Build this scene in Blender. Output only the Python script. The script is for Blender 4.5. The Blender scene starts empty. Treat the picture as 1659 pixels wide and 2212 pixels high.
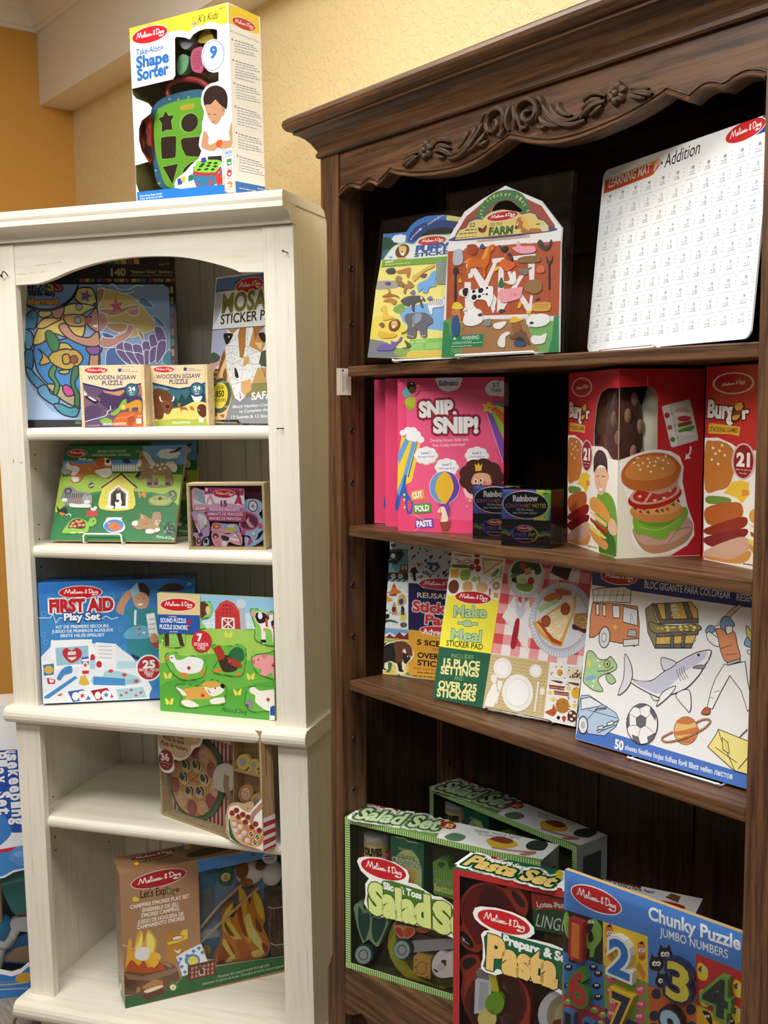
import bpy, bmesh, math, random
from mathutils import Matrix, Vector
from mathutils.geometry import delaunay_2d_cdt

# ------------------------------------------------------------------ camera, light, exposure
SC = bpy.context.scene
COL = SC.collection
CAM_H = 1.62                                   # lens height above the floor, metres
F_PX, PITCH, ROLL = 2322.7, -0.100249, -0.010955
cam_data = bpy.data.cameras.new('camera')
cam = bpy.data.objects.new('camera', cam_data)
COL.objects.link(cam)
cam_data.sensor_fit = 'VERTICAL'
cam_data.sensor_height = 24.0
cam_data.lens = 24.0 * F_PX / 2212.0
cam_data.clip_start = 0.05
_cp, _sp, _cr, _sr = math.cos(PITCH), math.sin(PITCH), math.cos(ROLL), math.sin(ROLL)
_up0 = Vector((0, -_sp, _cp)); _fw = Vector((0, _cp, _sp)); _x0 = Vector((1, 0, 0))
_rt = _x0 * _cr + _up0 * _sr; _up = -_x0 * _sr + _up0 * _cr
cam.matrix_world = Matrix(((_rt.x, _up.x, -_fw.x, 0), (_rt.y, _up.y, -_fw.y, 0), (_rt.z, _up.z, -_fw.z, CAM_H), (0, 0, 0, 1)))
SC.camera = cam
SC.view_settings.view_transform = 'Standard'
SC.view_settings.look = 'None'
SC.view_settings.gamma = 1.0
SC.view_settings.exposure = 0.0
wd = bpy.data.worlds.new('world'); SC.world = wd; wd.use_nodes = True
wd.node_tree.nodes['Background'].inputs[0].default_value = (1.0, 0.97, 0.93, 1)
wd.node_tree.nodes['Background'].inputs[1].default_value = 0.12
CEIL = 3.17                                    # ceiling height
def ceiling_lamp(x, y, power, sx=1.2, sy=0.6, rz=0.0, col=(1.0, 0.98, 0.95)):
    L = bpy.data.lights.new('ceiling_panel_light', 'AREA')
    L.shape = 'RECTANGLE'; L.size = sx; L.size_y = sy; L.energy = power; L.color = col
    o = bpy.data.objects.new('ceiling_panel_light', L); COL.objects.link(o)
    o.location = (x, y, CEIL - 0.03); o.rotation_euler = (0, 0, rz)
ceiling_lamp(-1.5, 0.8, 60); ceiling_lamp(0.45, 0.7, 40); ceiling_lamp(-0.85, 2.0, 26); ceiling_lamp(-0.7, -1.5, 44)

# ------------------------------------------------------------------ colour and materials
def lin(h):
    h = h.lstrip('#'); o = []
    for i in (0, 2, 4):
        c = int(h[i:i + 2], 16) / 255.0
        o.append(c / 12.92 if c <= 0.04045 else ((c + 0.055) / 1.055) ** 2.4)
    return (o[0], o[1], o[2], 1.0)
MATS = {}
def mat_base(name, rough=0.5, spec=0.5, coat=0.0):
    m = bpy.data.materials.new(name); m.use_nodes = True
    b = m.node_tree.nodes['Principled BSDF']
    b.inputs['Roughness'].default_value = rough
    b.inputs['Specular IOR Level'].default_value = spec
    b.inputs['Coat Weight'].default_value = coat
    MATS[name] = m
    return m, m.node_tree, b
def col_mat(name, rough, spec=0.4, coat=0.0, bump=0.0, bscale=400.0, sheen=0.0):
    m, nt, b = mat_base(name, rough, spec, coat)
    a = nt.nodes.new('ShaderNodeAttribute'); a.attribute_name = 'Col'
    nt.links.new(a.outputs['Color'], b.inputs['Base Color'])
    b.inputs['Sheen Weight'].default_value = sheen
    if bump:
        tc = nt.nodes.new('ShaderNodeTexCoord'); n = nt.nodes.new('ShaderNodeTexNoise'); n.inputs['Scale'].default_value = bscale
        bp = nt.nodes.new('ShaderNodeBump'); bp.inputs['Strength'].default_value = bump; bp.inputs['Distance'].default_value = 0.002
        nt.links.new(tc.outputs['Object'], n.inputs['Vector']); nt.links.new(n.outputs['Fac'], bp.inputs['Height']); nt.links.new(bp.outputs['Normal'], b.inputs['Normal'])
col_mat('print', 0.42, 0.35)
col_mat('gloss', 0.22, 0.45)
col_mat('plastic', 0.3, 0.5)
col_mat('fabric', 0.9, 0.15, bump=0.5, bscale=900, sheen=0.3)
def film_mat(name, rough, amount, tint):
    m = bpy.data.materials.new(name); m.use_nodes = True; nt = m.node_tree; nt.nodes.clear()
    out = nt.nodes.new('ShaderNodeOutputMaterial'); tr = nt.nodes.new('ShaderNodeBsdfTransparent'); gl = nt.nodes.new('ShaderNodeBsdfGlossy')
    tr.inputs[0].default_value = tint; gl.inputs['Roughness'].default_value = rough
    fr = nt.nodes.new('ShaderNodeFresnel'); fr.inputs[0].default_value = 1.45
    mu = nt.nodes.new('ShaderNodeMath'); mu.operation = 'MULTIPLY'; mu.inputs[1].default_value = amount
    mx = nt.nodes.new('ShaderNodeMixShader')
    tc = nt.nodes.new('ShaderNodeTexCoord'); n = nt.nodes.new('ShaderNodeTexNoise'); n.inputs['Scale'].default_value = 22
    bp = nt.nodes.new('ShaderNodeBump'); bp.inputs['Strength'].default_value = 0.25; bp.inputs['Distance'].default_value = 0.01
    nt.links.new(tc.outputs['Object'], n.inputs['Vector']); nt.links.new(n.outputs['Fac'], bp.inputs['Height'])
    nt.links.new(bp.outputs['Normal'], gl.inputs['Normal'])
    nt.links.new(fr.outputs[0], mu.inputs[0]); nt.links.new(mu.outputs[0], mx.inputs[0])
    nt.links.new(tr.outputs[0], mx.inputs[1]); nt.links.new(gl.outputs[0], mx.inputs[2]); nt.links.new(mx.outputs[0], out.inputs[0])
    MATS[name] = m
film_mat('film', 0.1, 0.7, (0.96, 0.97, 0.97, 1))
film_mat('acrylic', 0.03, 1.2, (0.95, 0.97, 0.98, 1))
def ramp(nt, stops):
    r = nt.nodes.new('ShaderNodeValToRGB'); e = r.color_ramp.elements
    while len(e) < len(stops): e.new(0.5)
    for i, (p, c) in enumerate(stops): e[i].position = p; e[i].color = lin(c)
    return r
def wood(name, axis, stops, rough, fine=1.0, stretch=22.0, scale=4.0, bump=0.15):
    m, nt, b = mat_base(name, rough, 0.4)
    tc = nt.nodes.new('ShaderNodeTexCoord'); mp = nt.nodes.new('ShaderNodeMapping')
    s = [stretch, stretch, stretch]; s[axis] = 1.0
    mp.inputs['Scale'].default_value = s
    n = nt.nodes.new('ShaderNodeTexNoise'); n.inputs['Scale'].default_value = scale; n.inputs['Detail'].default_value = 6; n.inputs['Roughness'].default_value = 0.62; n.inputs['Distortion'].default_value = 0.3
    n2 = nt.nodes.new('ShaderNodeTexNoise'); n2.inputs['Scale'].default_value = scale * 7; n2.inputs['Detail'].default_value = 3
    r = ramp(nt, stops)
    mx = nt.nodes.new('ShaderNodeMath'); mx.operation = 'MULTIPLY_ADD'; mx.inputs[1].default_value = 0.28 * fine
    nt.links.new(tc.outputs['Object'], mp.inputs['Vector'])
    nt.links.new(mp.outputs['Vector'], n.inputs['Vector']); nt.links.new(mp.outputs['Vector'], n2.inputs['Vector'])
    nt.links.new(n2.outputs['Fac'], mx.inputs[0]); nt.links.new(n.outputs['Fac'], mx.inputs[2])
    sb = nt.nodes.new('ShaderNodeMath'); sb.operation = 'SUBTRACT'; sb.inputs[1].default_value = 0.14 * fine
    nt.links.new(mx.outputs[0], sb.inputs[0]); nt.links.new(sb.outputs[0], r.inputs['Fac']); nt.links.new(r.outputs['Color'], b.inputs['Base Color'])
    bp = nt.nodes.new('ShaderNodeBump'); bp.inputs['Strength'].default_value = bump; bp.inputs['Distance'].default_value = 0.001
    nt.links.new(sb.outputs[0], bp.inputs['Height']); nt.links.new(bp.outputs['Normal'], b.inputs['Normal'])
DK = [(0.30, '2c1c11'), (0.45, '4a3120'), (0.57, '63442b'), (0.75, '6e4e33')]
DK_SHADED = [(0.30, '1a0f09'), (0.45, '2e1c11'), (0.58, '3f2919'), (0.75, '4a3220')]  # inner boards: same wood, interior shade put into darker tones
wood('dark_wood_x', 0, DK, 0.42); wood('dark_wood_z', 2, DK, 0.42); wood('dark_shaded_z', 2, DK_SHADED, 0.5); wood('dark_shaded_x', 0, DK_SHADED, 0.45)
wood('carving', 0, [(0.3, '3a291c'), (0.6, '57402c'), (0.75, '6b5038')], 0.5)
WH = [(0.25, 'd9cfb4'), (0.42, 'e9e3d2'), (0.6, 'eee9da'), (0.8, 'f1ece0')]
wood('white_wood_x', 0, WH, 0.38, fine=0.5, stretch=18, bump=0.06); wood('white_wood_z', 2, WH, 0.38, fine=0.5, stretch=18, bump=0.06)
wood('pale_wood', 0, [(0.3, 'd2b684'), (0.5, 'e6d0a4'), (0.7, 'eedcb6')], 0.55, stretch=20, bump=0.05)
wood('striped_wood', 2, [(0.38, '7a5c3c'), (0.46, 'a88656'), (0.54, 'c4a274'), (0.62, '8a6a44')], 0.55, stretch=60, scale=3, bump=0.05)
def plain(name, hexc, rough=0.5, spec=0.5, metal=0.0):
    m, nt, b = mat_base(name, rough, spec); b.inputs['Base Color'].default_value = lin(hexc); b.inputs['Metallic'].default_value = metal
    n = nt.nodes.new('ShaderNodeTexNoise'); n.inputs['Scale'].default_value = 60
    mr = nt.nodes.new('ShaderNodeMapRange'); mr.inputs['To Min'].default_value = rough * 0.9; mr.inputs['To Max'].default_value = min(1, rough * 1.1)
    nt.links.new(n.outputs['Fac'], mr.inputs['Value']); nt.links.new(mr.outputs[0], b.inputs['Roughness'])
plain('white_wire', 'efefec', 0.3); plain('dark_metal', '57504a', 0.35, metal=0.9); plain('hole', '14100d', 0.8); plain('rust', '4a3426', 0.6, metal=0.5)
plain('trim_paint', 'f4efe2', 0.45); plain('scuff', 'd6bd8a', 0.6)
def wall_mat(name, hexc, knock):
    m, nt, b = mat_base(name, 0.6, 0.25); tc = nt.nodes.new('ShaderNodeTexCoord')
    n = nt.nodes.new('ShaderNodeTexNoise'); n.inputs['Scale'].default_value = 34 if knock else 160; n.inputs['Detail'].default_value = 3; n.inputs['Distortion'].default_value = 1.6 if knock else 0.2
    r = ramp(nt, [(0.50, '000000'), (0.56, 'ffffff')]) if knock else ramp(nt, [(0.3, '000000'), (0.7, 'ffffff')])
    bp = nt.nodes.new('ShaderNodeBump'); bp.inputs['Strength'].default_value = 0.5 if knock else 0.15; bp.inputs['Distance'].default_value = 0.002 if knock else 0.001
    n3 = nt.nodes.new('ShaderNodeTexNoise'); n3.inputs['Scale'].default_value = 3
    mix = nt.nodes.new('ShaderNodeMixRGB'); c = lin(hexc); mix.inputs[1].default_value = c; mix.inputs[2].default_value = (c[0] * 0.95, c[1] * 0.93, c[2] * 0.9, 1)
    for q in (n, n3): nt.links.new(tc.outputs['Object'], q.inputs['Vector'])
    nt.links.new(n3.outputs['Fac'], mix.inputs[0]); nt.links.new(mix.outputs[0], b.inputs['Base Color'])
    nt.links.new(n.outputs['Fac'], r.inputs['Fac']); nt.links.new(r.outputs['Color'], bp.inputs['Height']); nt.links.new(bp.outputs['Normal'], b.inputs['Normal'])
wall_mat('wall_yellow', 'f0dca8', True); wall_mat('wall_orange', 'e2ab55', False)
def floor_mat():
    m, nt, b = mat_base('floor_planks', 0.45, 0.4); tc = nt.nodes.new('ShaderNodeTexCoord'); br = nt.nodes.new('ShaderNodeTexBrick')
    br.inputs['Color1'].default_value = lin('8c8378'); br.inputs['Color2'].default_value = lin('776e64'); br.inputs['Mortar'].default_value = lin('4e473f')
    br.inputs['Scale'].default_value = 1.0; br.inputs['Brick Width'].default_value = 1.2; br.inputs['Row Height'].default_value = 0.12; br.inputs['Mortar Size'].default_value = 0.004
    mp = nt.nodes.new('ShaderNodeMapping'); mp.inputs['Rotation'].default_value = (0, 0, 0.55); mp2 = nt.nodes.new('ShaderNodeMapping'); mp2.inputs['Rotation'].default_value = (0, 0, 0.55); mp2.inputs['Scale'].default_value = (4, 60, 1)
    n = nt.nodes.new('ShaderNodeTexNoise'); n.inputs['Scale'].default_value = 3; n.inputs['Detail'].default_value = 6
    mx = nt.nodes.new('ShaderNodeMixRGB'); mx.blend_type = 'OVERLAY'; mx.inputs[0].default_value = 0.7
    nt.links.new(tc.outputs['Object'], mp.inputs[0]); nt.links.new(mp.outputs[0], br.inputs[0]); nt.links.new(tc.outputs['Object'], mp2.inputs[0]); nt.links.new(mp2.outputs[0], n.inputs[0])
    nt.links.new(br.outputs['Color'], mx.inputs[1]); nt.links.new(n.outputs['Fac'], mx.inputs[2]); nt.links.new(mx.outputs[0], b.inputs['Base Color'])
floor_mat()

# ------------------------------------------------------------------ mesh building
class MB:
    def __init__(s): s.v = []; s.f = []; s.c = []; s.sm = []
    def face(s, pts, col='ffffff', smooth=False):
        n = len(s.v); s.v += [tuple(p) for p in pts]; s.f.append(tuple(range(n, n + len(pts)))); s.c.append(col); s.sm.append(smooth)
    def grid(s, rows, col='ffffff', closed=False, smooth=True):
        n = len(s.v); m = len(rows[0])
        for r in rows: s.v += [tuple(p) for p in r]
        for i in range(len(rows) - 1):
            for j in range(m if closed else m - 1):
                k = (j + 1) % m
                s.f.append((n + i * m + j, n + i * m + k, n + (i + 1) * m + k, n + (i + 1) * m + j)); s.c.append(col); s.sm.append(smooth)
    def box(s, x0, x1, y0, y1, z0, z1, col='ffffff'):
        p = [(x, y, z) for z in (z0, z1) for y in (y0, y1) for x in (x0, x1)]
        for q in ((0, 2, 3, 1), (4, 5, 7, 6), (0, 1, 5, 4), (2, 6, 7, 3), (0, 4, 6, 2), (1, 3, 7, 5)): s.face([p[i] for i in q], col)
    def build(s, name, mat, parent=None, bevel=0.0, label=None, weld=False):
        me = bpy.data.meshes.new(name); me.from_pydata(s.v, [], s.f); me.update()
        at = me.color_attributes.new('Col', 'FLOAT_COLOR', 'CORNER')
        buf = []; cache = {}
        for poly, c in zip(s.f, s.c):
            if isinstance(c, str):
                if c not in cache: cache[c] = lin(c)
                buf += list(cache[c]) * len(poly)
            else:
                for q in c: buf += list(lin(q))
        at.data.foreach_set('color', buf)
        me.polygons.foreach_set('use_smooth', s.sm)
        me.materials.append(MATS[mat])
        if bevel or weld:
            bm = bmesh.new(); bm.from_mesh(me); bmesh.ops.remove_doubles(bm, verts=bm.verts, dist=1e-6)
            if bevel:
                bmesh.ops.bevel(bm, geom=[e for e in bm.edges if e.is_manifold and e.calc_face_angle(0) > 0.5], offset=bevel, segments=2, profile=0.6, affect='EDGES', clamp_overlap=True)
            bmesh.ops.recalc_face_normals(bm, faces=bm.faces)
            bm.to_mesh(me); bm.free()
        o = bpy.data.objects.new(name, me); COL.objects.link(o)
        if parent: o.parent = parent
        if label: o['label'] = label
        return o
def tag(o, label, cat, group=None):
    o['label'] = label; o['category'] = cat
    if group: o['group'] = group
    return o
def struct(o): o['kind'] = 'structure'; return o
def empty(name, M, label, cat, group=None):
    o = bpy.data.objects.new(name, None); COL.objects.link(o); o.empty_display_size = 0.05; o.matrix_world = M
    return tag(o, label, cat, group)
def tube(mb, path, r, col='ffffff', n=10, cap=True, ry=None):
    P = [Vector(p) for p in path]; rows = []; prev = None
    for i, p in enumerate(P):
        t = (P[min(i + 1, len(P) - 1)] - P[max(i - 1, 0)]).normalized()
        if prev is None:
            a = Vector((0, 1, 0)) if abs(t.y) < 0.8 else Vector((1, 0, 0)); u = t.cross(a).normalized()
        else: u = (prev - t * prev.dot(t)).normalized()
        prev = u; w = t.cross(u); rr = r[i] if isinstance(r, (list, tuple)) else r
        rows.append([p + u * (rr * math.cos(k * 2 * math.pi / n)) + w * (rr * math.sin(k * 2 * math.pi / n)) for k in range(n)])
    mb.grid(rows, col, closed=True)
    if cap: mb.face(rows[0][::-1], col); mb.face(rows[-1], col)
def cat(pts, closed, n=4):
    m = len(pts)
    if m < 3: return pts
    o = []
    for i in range(m if closed else m - 1):
        g = lambda k: pts[k % m] if closed else pts[max(0, min(m - 1, k))]
        a, b, c, d = g(i - 1), g(i), g(i + 1), g(i + 2)
        for k in range(n):
            t = k / n; t2 = t * t; t3 = t2 * t
            o.append(tuple(0.5 * (2 * b[j] + (c[j] - a[j]) * t + (2 * a[j] - 5 * b[j] + 4 * c[j] - d[j]) * t2 + (3 * b[j] - a[j] - 3 * c[j] + d[j]) * t3) for j in range(len(b))))
    if not closed: o.append(pts[-1])
    return o
def ball(mb, c, rx, ry, rz, col, nu=20, nv=12):
    rows = []
    for i in range(nv + 1):
        a = math.pi * i / nv
        rows.append([(c[0] + rx * math.sin(a) * math.cos(2 * math.pi * j / nu), c[1] + ry * math.sin(a) * math.sin(2 * math.pi * j / nu), c[2] + rz * math.cos(a)) for j in range(nu)])
    mb.grid(rows, col, closed=True)

# ------------------------------------------------------------------ printed artwork: flat shapes laid in thin layers on a panel
STEP = 0.0005
def path(v):
    """first point, then steps from point to point"""
    x = y = 0; o = []
    for i in range(0, len(v), 2): x += int(v[i]); y += int(v[i + 1]); o.append((x * STEP, y * STEP))
    return o
def pairs(l): return [(l[i], l[i + 1]) for i in range(0, len(l), 2)]
_TX = {}
def text_mesh(txt, bold, extrude=0.0):
    k = (txt, bold, extrude)
    if k not in _TX:
        cu = bpy.data.curves.new('t', 'FONT'); cu.body = txt; cu.size = 1.0; cu.offset = bold; cu.resolution_u = 3; cu.extrude = extrude
        ob = bpy.data.objects.new('t', cu); COL.objects.link(ob)
        me = ob.to_mesh(); V = [tuple(v.co) for v in me.vertices]; Fs = [tuple(p.vertices) for p in me.polygons]
        ec = {}
        for f in Fs:
            for i in range(len(f)):
                e = tuple(sorted((f[i], f[(i + 1) % len(f)]))); ec[e] = ec.get(e, 0) + 1
        B = [e for e, n in ec.items() if n == 1]
        ob.to_mesh_clear(); bpy.data.objects.remove(ob); bpy.data.curves.remove(cu)
        _TX[k] = (V, Fs, B)
    return _TX[k]
_cap = text_mesh('H', 0.0)[0]; CAP = max(v[1] for v in _cap) - min(v[1] for v in _cap)
LOGO = [[(9, 42), (12, 50), (15, 66), (17, 53), (19, 46), (23, 66), (25, 50), (26, 43), (28, 45)], [(28, 47), (31, 49), (31.5, 52.5), (29.5, 52.5), (28.5, 48), (30, 44), (33, 46), (36, 58), (36.5, 65), (35, 64), (34.5, 50), (36, 44), (38, 46), (39, 52), (39.3, 45), (41, 45), (43.5, 52), (44.3, 48), (43.5, 44), (41.8, 45)], [(44.5, 46), (47.5, 52), (48.3, 48), (47.3, 44), (45.6, 45)], [(53.2, 51), (50.8, 52), (49.3, 47), (51, 44), (53, 47), (53.5, 51), (53.7, 45), (58.5, 48)], [(38.8, 57.5), (39.4, 59)],
        [(66.5, 47), (63, 58), (64.3, 63), (65.8, 60), (63, 53), (62.3, 46), (64.5, 44), (67, 49)], [(72, 45), (73, 64)], [(70, 62), (75, 66), (79.3, 60), (79, 50), (75, 44), (71, 45)], [(82.5, 52), (80.7, 48), (82, 44.5), (84, 47.5), (82.5, 52), (85, 51), (85.2, 46), (87, 45), (88.6, 52), (88.8, 45)], [(92.5, 51.5), (90.3, 52), (89.7, 47), (91.3, 45.5), (93, 52), (93, 40), (90, 34.5), (82, 33), (79, 35.5), (82, 37.5), (86, 37)]]
EPS = 4e-5
def inpoly(p, P):
    x, y = p; c = False; j = len(P) - 1
    for i in range(len(P)):
        if (P[i][1] > y) != (P[j][1] > y) and x < (P[j][0] - P[i][0]) * (y - P[i][1]) / (P[j][1] - P[i][1]) + P[i][0]: c = not c
        j = i
    return c
def bbox(P): xs = [p[0] for p in P]; ys = [p[1] for p in P]; return (min(xs), min(ys), max(xs), max(ys))
def tess(poly, clip, holes):
    """triangles of poly inside clip and outside holes"""
    V = []; E = []
    for L in [poly] + ([clip] if clip else []) + holes:
        n = len(V); V += [Vector(p) for p in L]; E += [(n + i, n + (i + 1) % len(L)) for i in range(len(L))]
    r = delaunay_2d_cdt(V, E, [], 0, 1e-6); out = []
    for f in r[2]:
        T = [tuple(r[0][i]) for i in f]; c = (sum(t[0] for t in T) / 3, sum(t[1] for t in T) / 3)
        if inpoly(c, poly) and (not clip or inpoly(c, clip)) and not any(inpoly(c, h) for h in holes): out.append(T)
    return out
class Plane:
    def __init__(s, O, U, V, N, clip=None, holes=None, base=0):
        s.O, s.U, s.V, s.N = Vector(O), Vector(U), Vector(V), Vector(N); s.clip = clip; s.holes = holes or []; s.lay = []; s.base = base
        s.cb = bbox(clip) if clip else None; s.hb = [bbox(h) for h in s.holes]; s.rect = bool(clip) and len(clip) == 4
    def at(s, p, k): return s.O + s.U * p[0] + s.V * p[1] + s.N * (k * EPS)
    def layer(s, b):
        k = s.base
        for (q, n) in s.lay:
            if n > k and q[0] < b[2] and q[2] > b[0] and q[1] < b[3] and q[3] > b[1]: k = n
        s.lay.append((b, k + 1)); return k + 1
    def put(s, mb, polys, col, k, single=False):
        for P in polys:
            b = bbox(P); cc = col
            clipq = s.cb and not (s.rect and b[0] >= s.cb[0] and b[1] >= s.cb[1] and b[2] <= s.cb[2] and b[3] <= s.cb[3])
            hs = [h for h, q in zip(s.holes, s.hb) if q[0] < b[2] and q[2] > b[0] and q[1] < b[3] and q[3] > b[1]]
            if clipq and (b[2] <= s.cb[0] or b[0] >= s.cb[2] or b[3] <= s.cb[1] or b[1] >= s.cb[3]): continue
            if clipq or hs:
                if len(P) <= 4 and not single:
                    c = (sum(p[0] for p in P) / len(P), sum(p[1] for p in P) / len(P))
                    if (clipq and not inpoly(c, s.clip)) or any(inpoly(c, h) for h in hs): continue
                    mb.face([s.at(p, k) for p in P], col)
                else:
                    for T in tess(P, s.clip if clipq else None, hs): mb.face([s.at(p, k) for p in T], col)
            else: mb.face([s.at(p, k) for p in P], col)
    def ribbon(s, P, w, closed):
        n = len(P); out = []
        if n < 2: return out
        L = []; R = []
        for i in range(n):
            a = P[i - 1] if (i or closed) else P[i]; c = P[(i + 1) % n] if (i < n - 1 or closed) else P[i]; b = P[i]
            d1 = Vector((b[0] - a[0], b[1] - a[1])); d2 = Vector((c[0] - b[0], c[1] - b[1]))
            if d1.length < 1e-9: d1 = d2
            if d2.length < 1e-9: d2 = d1
            if d1.length < 1e-9: d1 = d2 = Vector((1, 0))
            d1.normalize(); d2.normalize(); t = d1 + d2
            if t.length < 0.3: t = d2.copy()
            t.normalize(); m = min(1.6, 1.0 / max(0.3, t.dot(d2))); nx = Vector((-t.y, t.x)) * (w * 0.5 * m)
            L.append((b[0] + nx.x, b[1] + nx.y)); R.append((b[0] - nx.x, b[1] - nx.y))
        for i in range(n if closed else n - 1):
            j = (i + 1) % n; out.append([R[i], R[j], L[j], L[i]])
        return out
    def draw(s, mb, src):
        for ln in src.split('\n'):
            t = ln.split(' ')
            if len(t) < 4: continue
            k = t[0]
            if len(k) == 6: t = ['P'] + t; k = 'P'                       # filled outline
            if k in 'PQ':
                i = 2 if k == 'P' else 3; P = path(t[i + 1:])
                if t[i] == '1': P = cat(P, True)
                la = s.layer(bbox(P)); s.put(mb, [P], t[1], la, True)
            elif k == 'C':                                               # filled outline with an inked edge
                P = path(t[5:]); P = cat(P, True) if t[4] == '1' else P
                la = s.layer(bbox(P)); s.put(mb, [P], t[1], la, True)
                Q = s.ribbon(P, int(t[3]) * 1e-4, True); la = s.layer(bbox([p for q in Q for p in q])); s.put(mb, Q, t[2], la)
            elif k == 'E':                                               # ellipse
                c = [int(q) for q in t[2:]]; cx, cy = c[0] * STEP, c[1] * STEP; a = [q * 1e-4 for q in (c[2:] if len(c) == 6 else (c[2], 0, 0, c[3]))]
                n = 10 if math.hypot(a[0], a[1]) < 0.004 else 28
                P = [(cx + a[0] * math.cos(g) + a[2] * math.sin(g), cy + a[1] * math.cos(g) + a[3] * math.sin(g)) for g in [-2 * math.pi * q / n for q in range(n)]]
                la = s.layer(bbox(P)); s.put(mb, [P], t[1], la, True)
            elif k == 'L':                                               # stroke
                P = path(t[4:]); cl = t[2][1] == '1'
                if t[2][0] == '1': P = cat(P, cl)
                Q = s.ribbon(P, int(t[3]) * 1e-4, cl)
                if Q: la = s.layer(bbox([p for q in Q for p in q])); s.put(mb, Q, t[1], la)
            elif k == 'T':                                               # lettering
                P = path(t[2:6]); s.text(mb, t[1], ' '.join(t[11:]), [*P[0], *P[1], int(t[6]) * 1e-4], float(t[7]), '' if t[8] == '-' else t[8], int(t[9]) * 1e-4, float(t[10]))
            elif k == 'M': s.logo(mb, t[1], t[2], t[3], [int(q) * 1e-4 for q in t[4:10]], float(t[10]))
            elif k == 'Z': globals()['gen_' + t[1]](s, mb, t[2], path(t[4:]), int(t[3]))
    def text(s, mb, col, txt, c, bold, oc='', ow=0.0, sh=0.0):
        V, Fs, B = text_mesh(txt, bold)
        if not V: return
        x0 = min(v[0] for v in V); x1 = max(v[0] for v in V); d = Vector((c[2] - c[0], c[3] - c[1])); L = d.length; u = d / L; w = Vector((-u.y, u.x)); sx = L / max(1e-6, x1 - x0); sy = c[4] / CAP
        f = lambda v: (c[0] + u.x * ((v[0] - x0) * sx + sh * v[1] * sy) + w.x * v[1] * sy, c[1] + u.y * ((v[0] - x0) * sx + sh * v[1] * sy) + w.y * v[1] * sy)
        P = [f(v) for v in V]; bb = bbox(P)
        if oc:
            b2 = (bb[0] - ow, bb[1] - ow, bb[2] + ow, bb[3] + ow); la = s.layer(b2); Q = []
            for a, b in B:
                p, q = Vector(P[a]), Vector(P[b]); t = q - p
                if t.length < 1e-7: continue
                t.normalize(); nx = Vector((-t.y, t.x)) * ow; t = t * (ow * 0.42)
                Q.append([tuple(p - t - nx), tuple(q + t - nx), tuple(q + t + nx), tuple(p - t + nx)])
            s.put(mb, Q, oc, la); s.put(mb, [[P[i] for i in g] for g in Fs], oc, la)
        la = s.layer(bb); s.put(mb, [[P[i] for i in g] for g in Fs], col, la)
    def logo(s, mb, bg, ring, ink, c, rw):
        a = Vector((c[2], c[3])); b = Vector((c[4], c[5])); o = Vector((c[0], c[1])); b = b - a * (b.dot(a) / a.dot(a)); al, bl = a.length, b.length
        def ell(g, e): return [tuple(o + a * ((1 + g * bl / al) * math.cos(t)) + b * ((1 + e) * math.sin(t))) for t in [2 * math.pi * q / 40 for q in range(40)]]
        P = ell(rw, rw); la = s.layer(bbox(P)); s.put(mb, [P], ring, la, True)
        P = ell(0, 0); la = s.layer(bbox(P)); s.put(mb, [P], bg, la, True); la = s.layer(bbox(P))
        for st in LOGO:
            Q = cat([tuple(o + a * ((x - 50.5) / 50 * 0.93) + b * ((y - 49) / 34 * 1.0)) for x, y in st], False, 5)
            s.put(mb, s.ribbon(Q, al * 0.036, False), ink, la)
def gen_fine(s, mb, col, P, n):
    """print too small to read: a broken fine stroke"""
    w = n * 1e-4; a, b = Vector(P[0]), Vector(P[1]); L = (b - a).length; R = random.Random(int(a.x * 9e4 + a.y * 7e4)); t = 0.0; Q = []
    while t < L:
        e = min(L, t + R.uniform(3, 8) * w); Q += s.ribbon([tuple(a.lerp(b, t / L)), tuple(a.lerp(b, e / L))], w, False); t = e + w * 1.2
    if Q: s.put(mb, Q, col, s.layer(bbox([p for q in Q for p in q])))
def quad(P):
    tl, tr, bl, br = P
    return lambda u, v: tuple(tl[i] * (1 - u) * (1 - v) + tr[i] * u * (1 - v) + bl[i] * (1 - u) * v + br[i] * u * v for i in (0, 1))
def gen_cloth(s, mb, col, P, n):
    at = quad(P); la = s.layer(bbox(P))
    for i in range(n):
        for j in range(n): s.put(mb, [[at(i / n, (j + 1) / n), at((i + 1) / n, (j + 1) / n), at((i + 1) / n, j / n), at(i / n, j / n)]], ('d8545c', 'eca4a4', 'f6eeec')[i % 2 + j % 2], la)
def gen_chevron(s, mb, col, P, n):
    at = quad(P); la = s.layer(bbox(P))
    for k in range(n): s.put(mb, s.ribbon([at(i / 23, (k + .3 + .5 * (i % 2)) / (n + .6)) for i in range(24)], 0.001, False), col, la)
def gen_rim(s, mb, col, P, n):
    o, a, b, c = [Vector(p) for p in P]; a = a - o; b = b - o; k = (c - o).length / a.length; Q = []
    for i in range(n): d = a * math.cos(6.2832 * i / n) + b * math.sin(6.2832 * i / n); Q += s.ribbon([tuple(o + d * k), tuple(o + d)], 0.0008 + 0.001 * (n > 50), False)
    s.put(mb, Q, col, s.layer(bbox([p for q in Q for p in q])))
def gen_cheese(s, mb, col, P, n):
    o, a, b = [Vector(p) for p in P]; a = a - o; b = b - o; R = random.Random(5)
    for i in range(n):
        t = R.uniform(0, 6.28); r = R.random() ** .5; p = o + a * (r * math.cos(t)) + b * (r * math.sin(t)); Q = cat([tuple(p), tuple(p + Vector((R.uniform(-.006, .006), R.uniform(-.006, .006)))), tuple(p + Vector((R.uniform(-.01, .01), R.uniform(-.008, .008))))], False)
        Q = s.ribbon(Q, 0.0014, False); s.put(mb, Q, ('e8c88c', 'f0dca8', 'c8744c', 'b8603c')[i % 4], s.layer(bbox([p for q in Q for p in q])))
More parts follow.
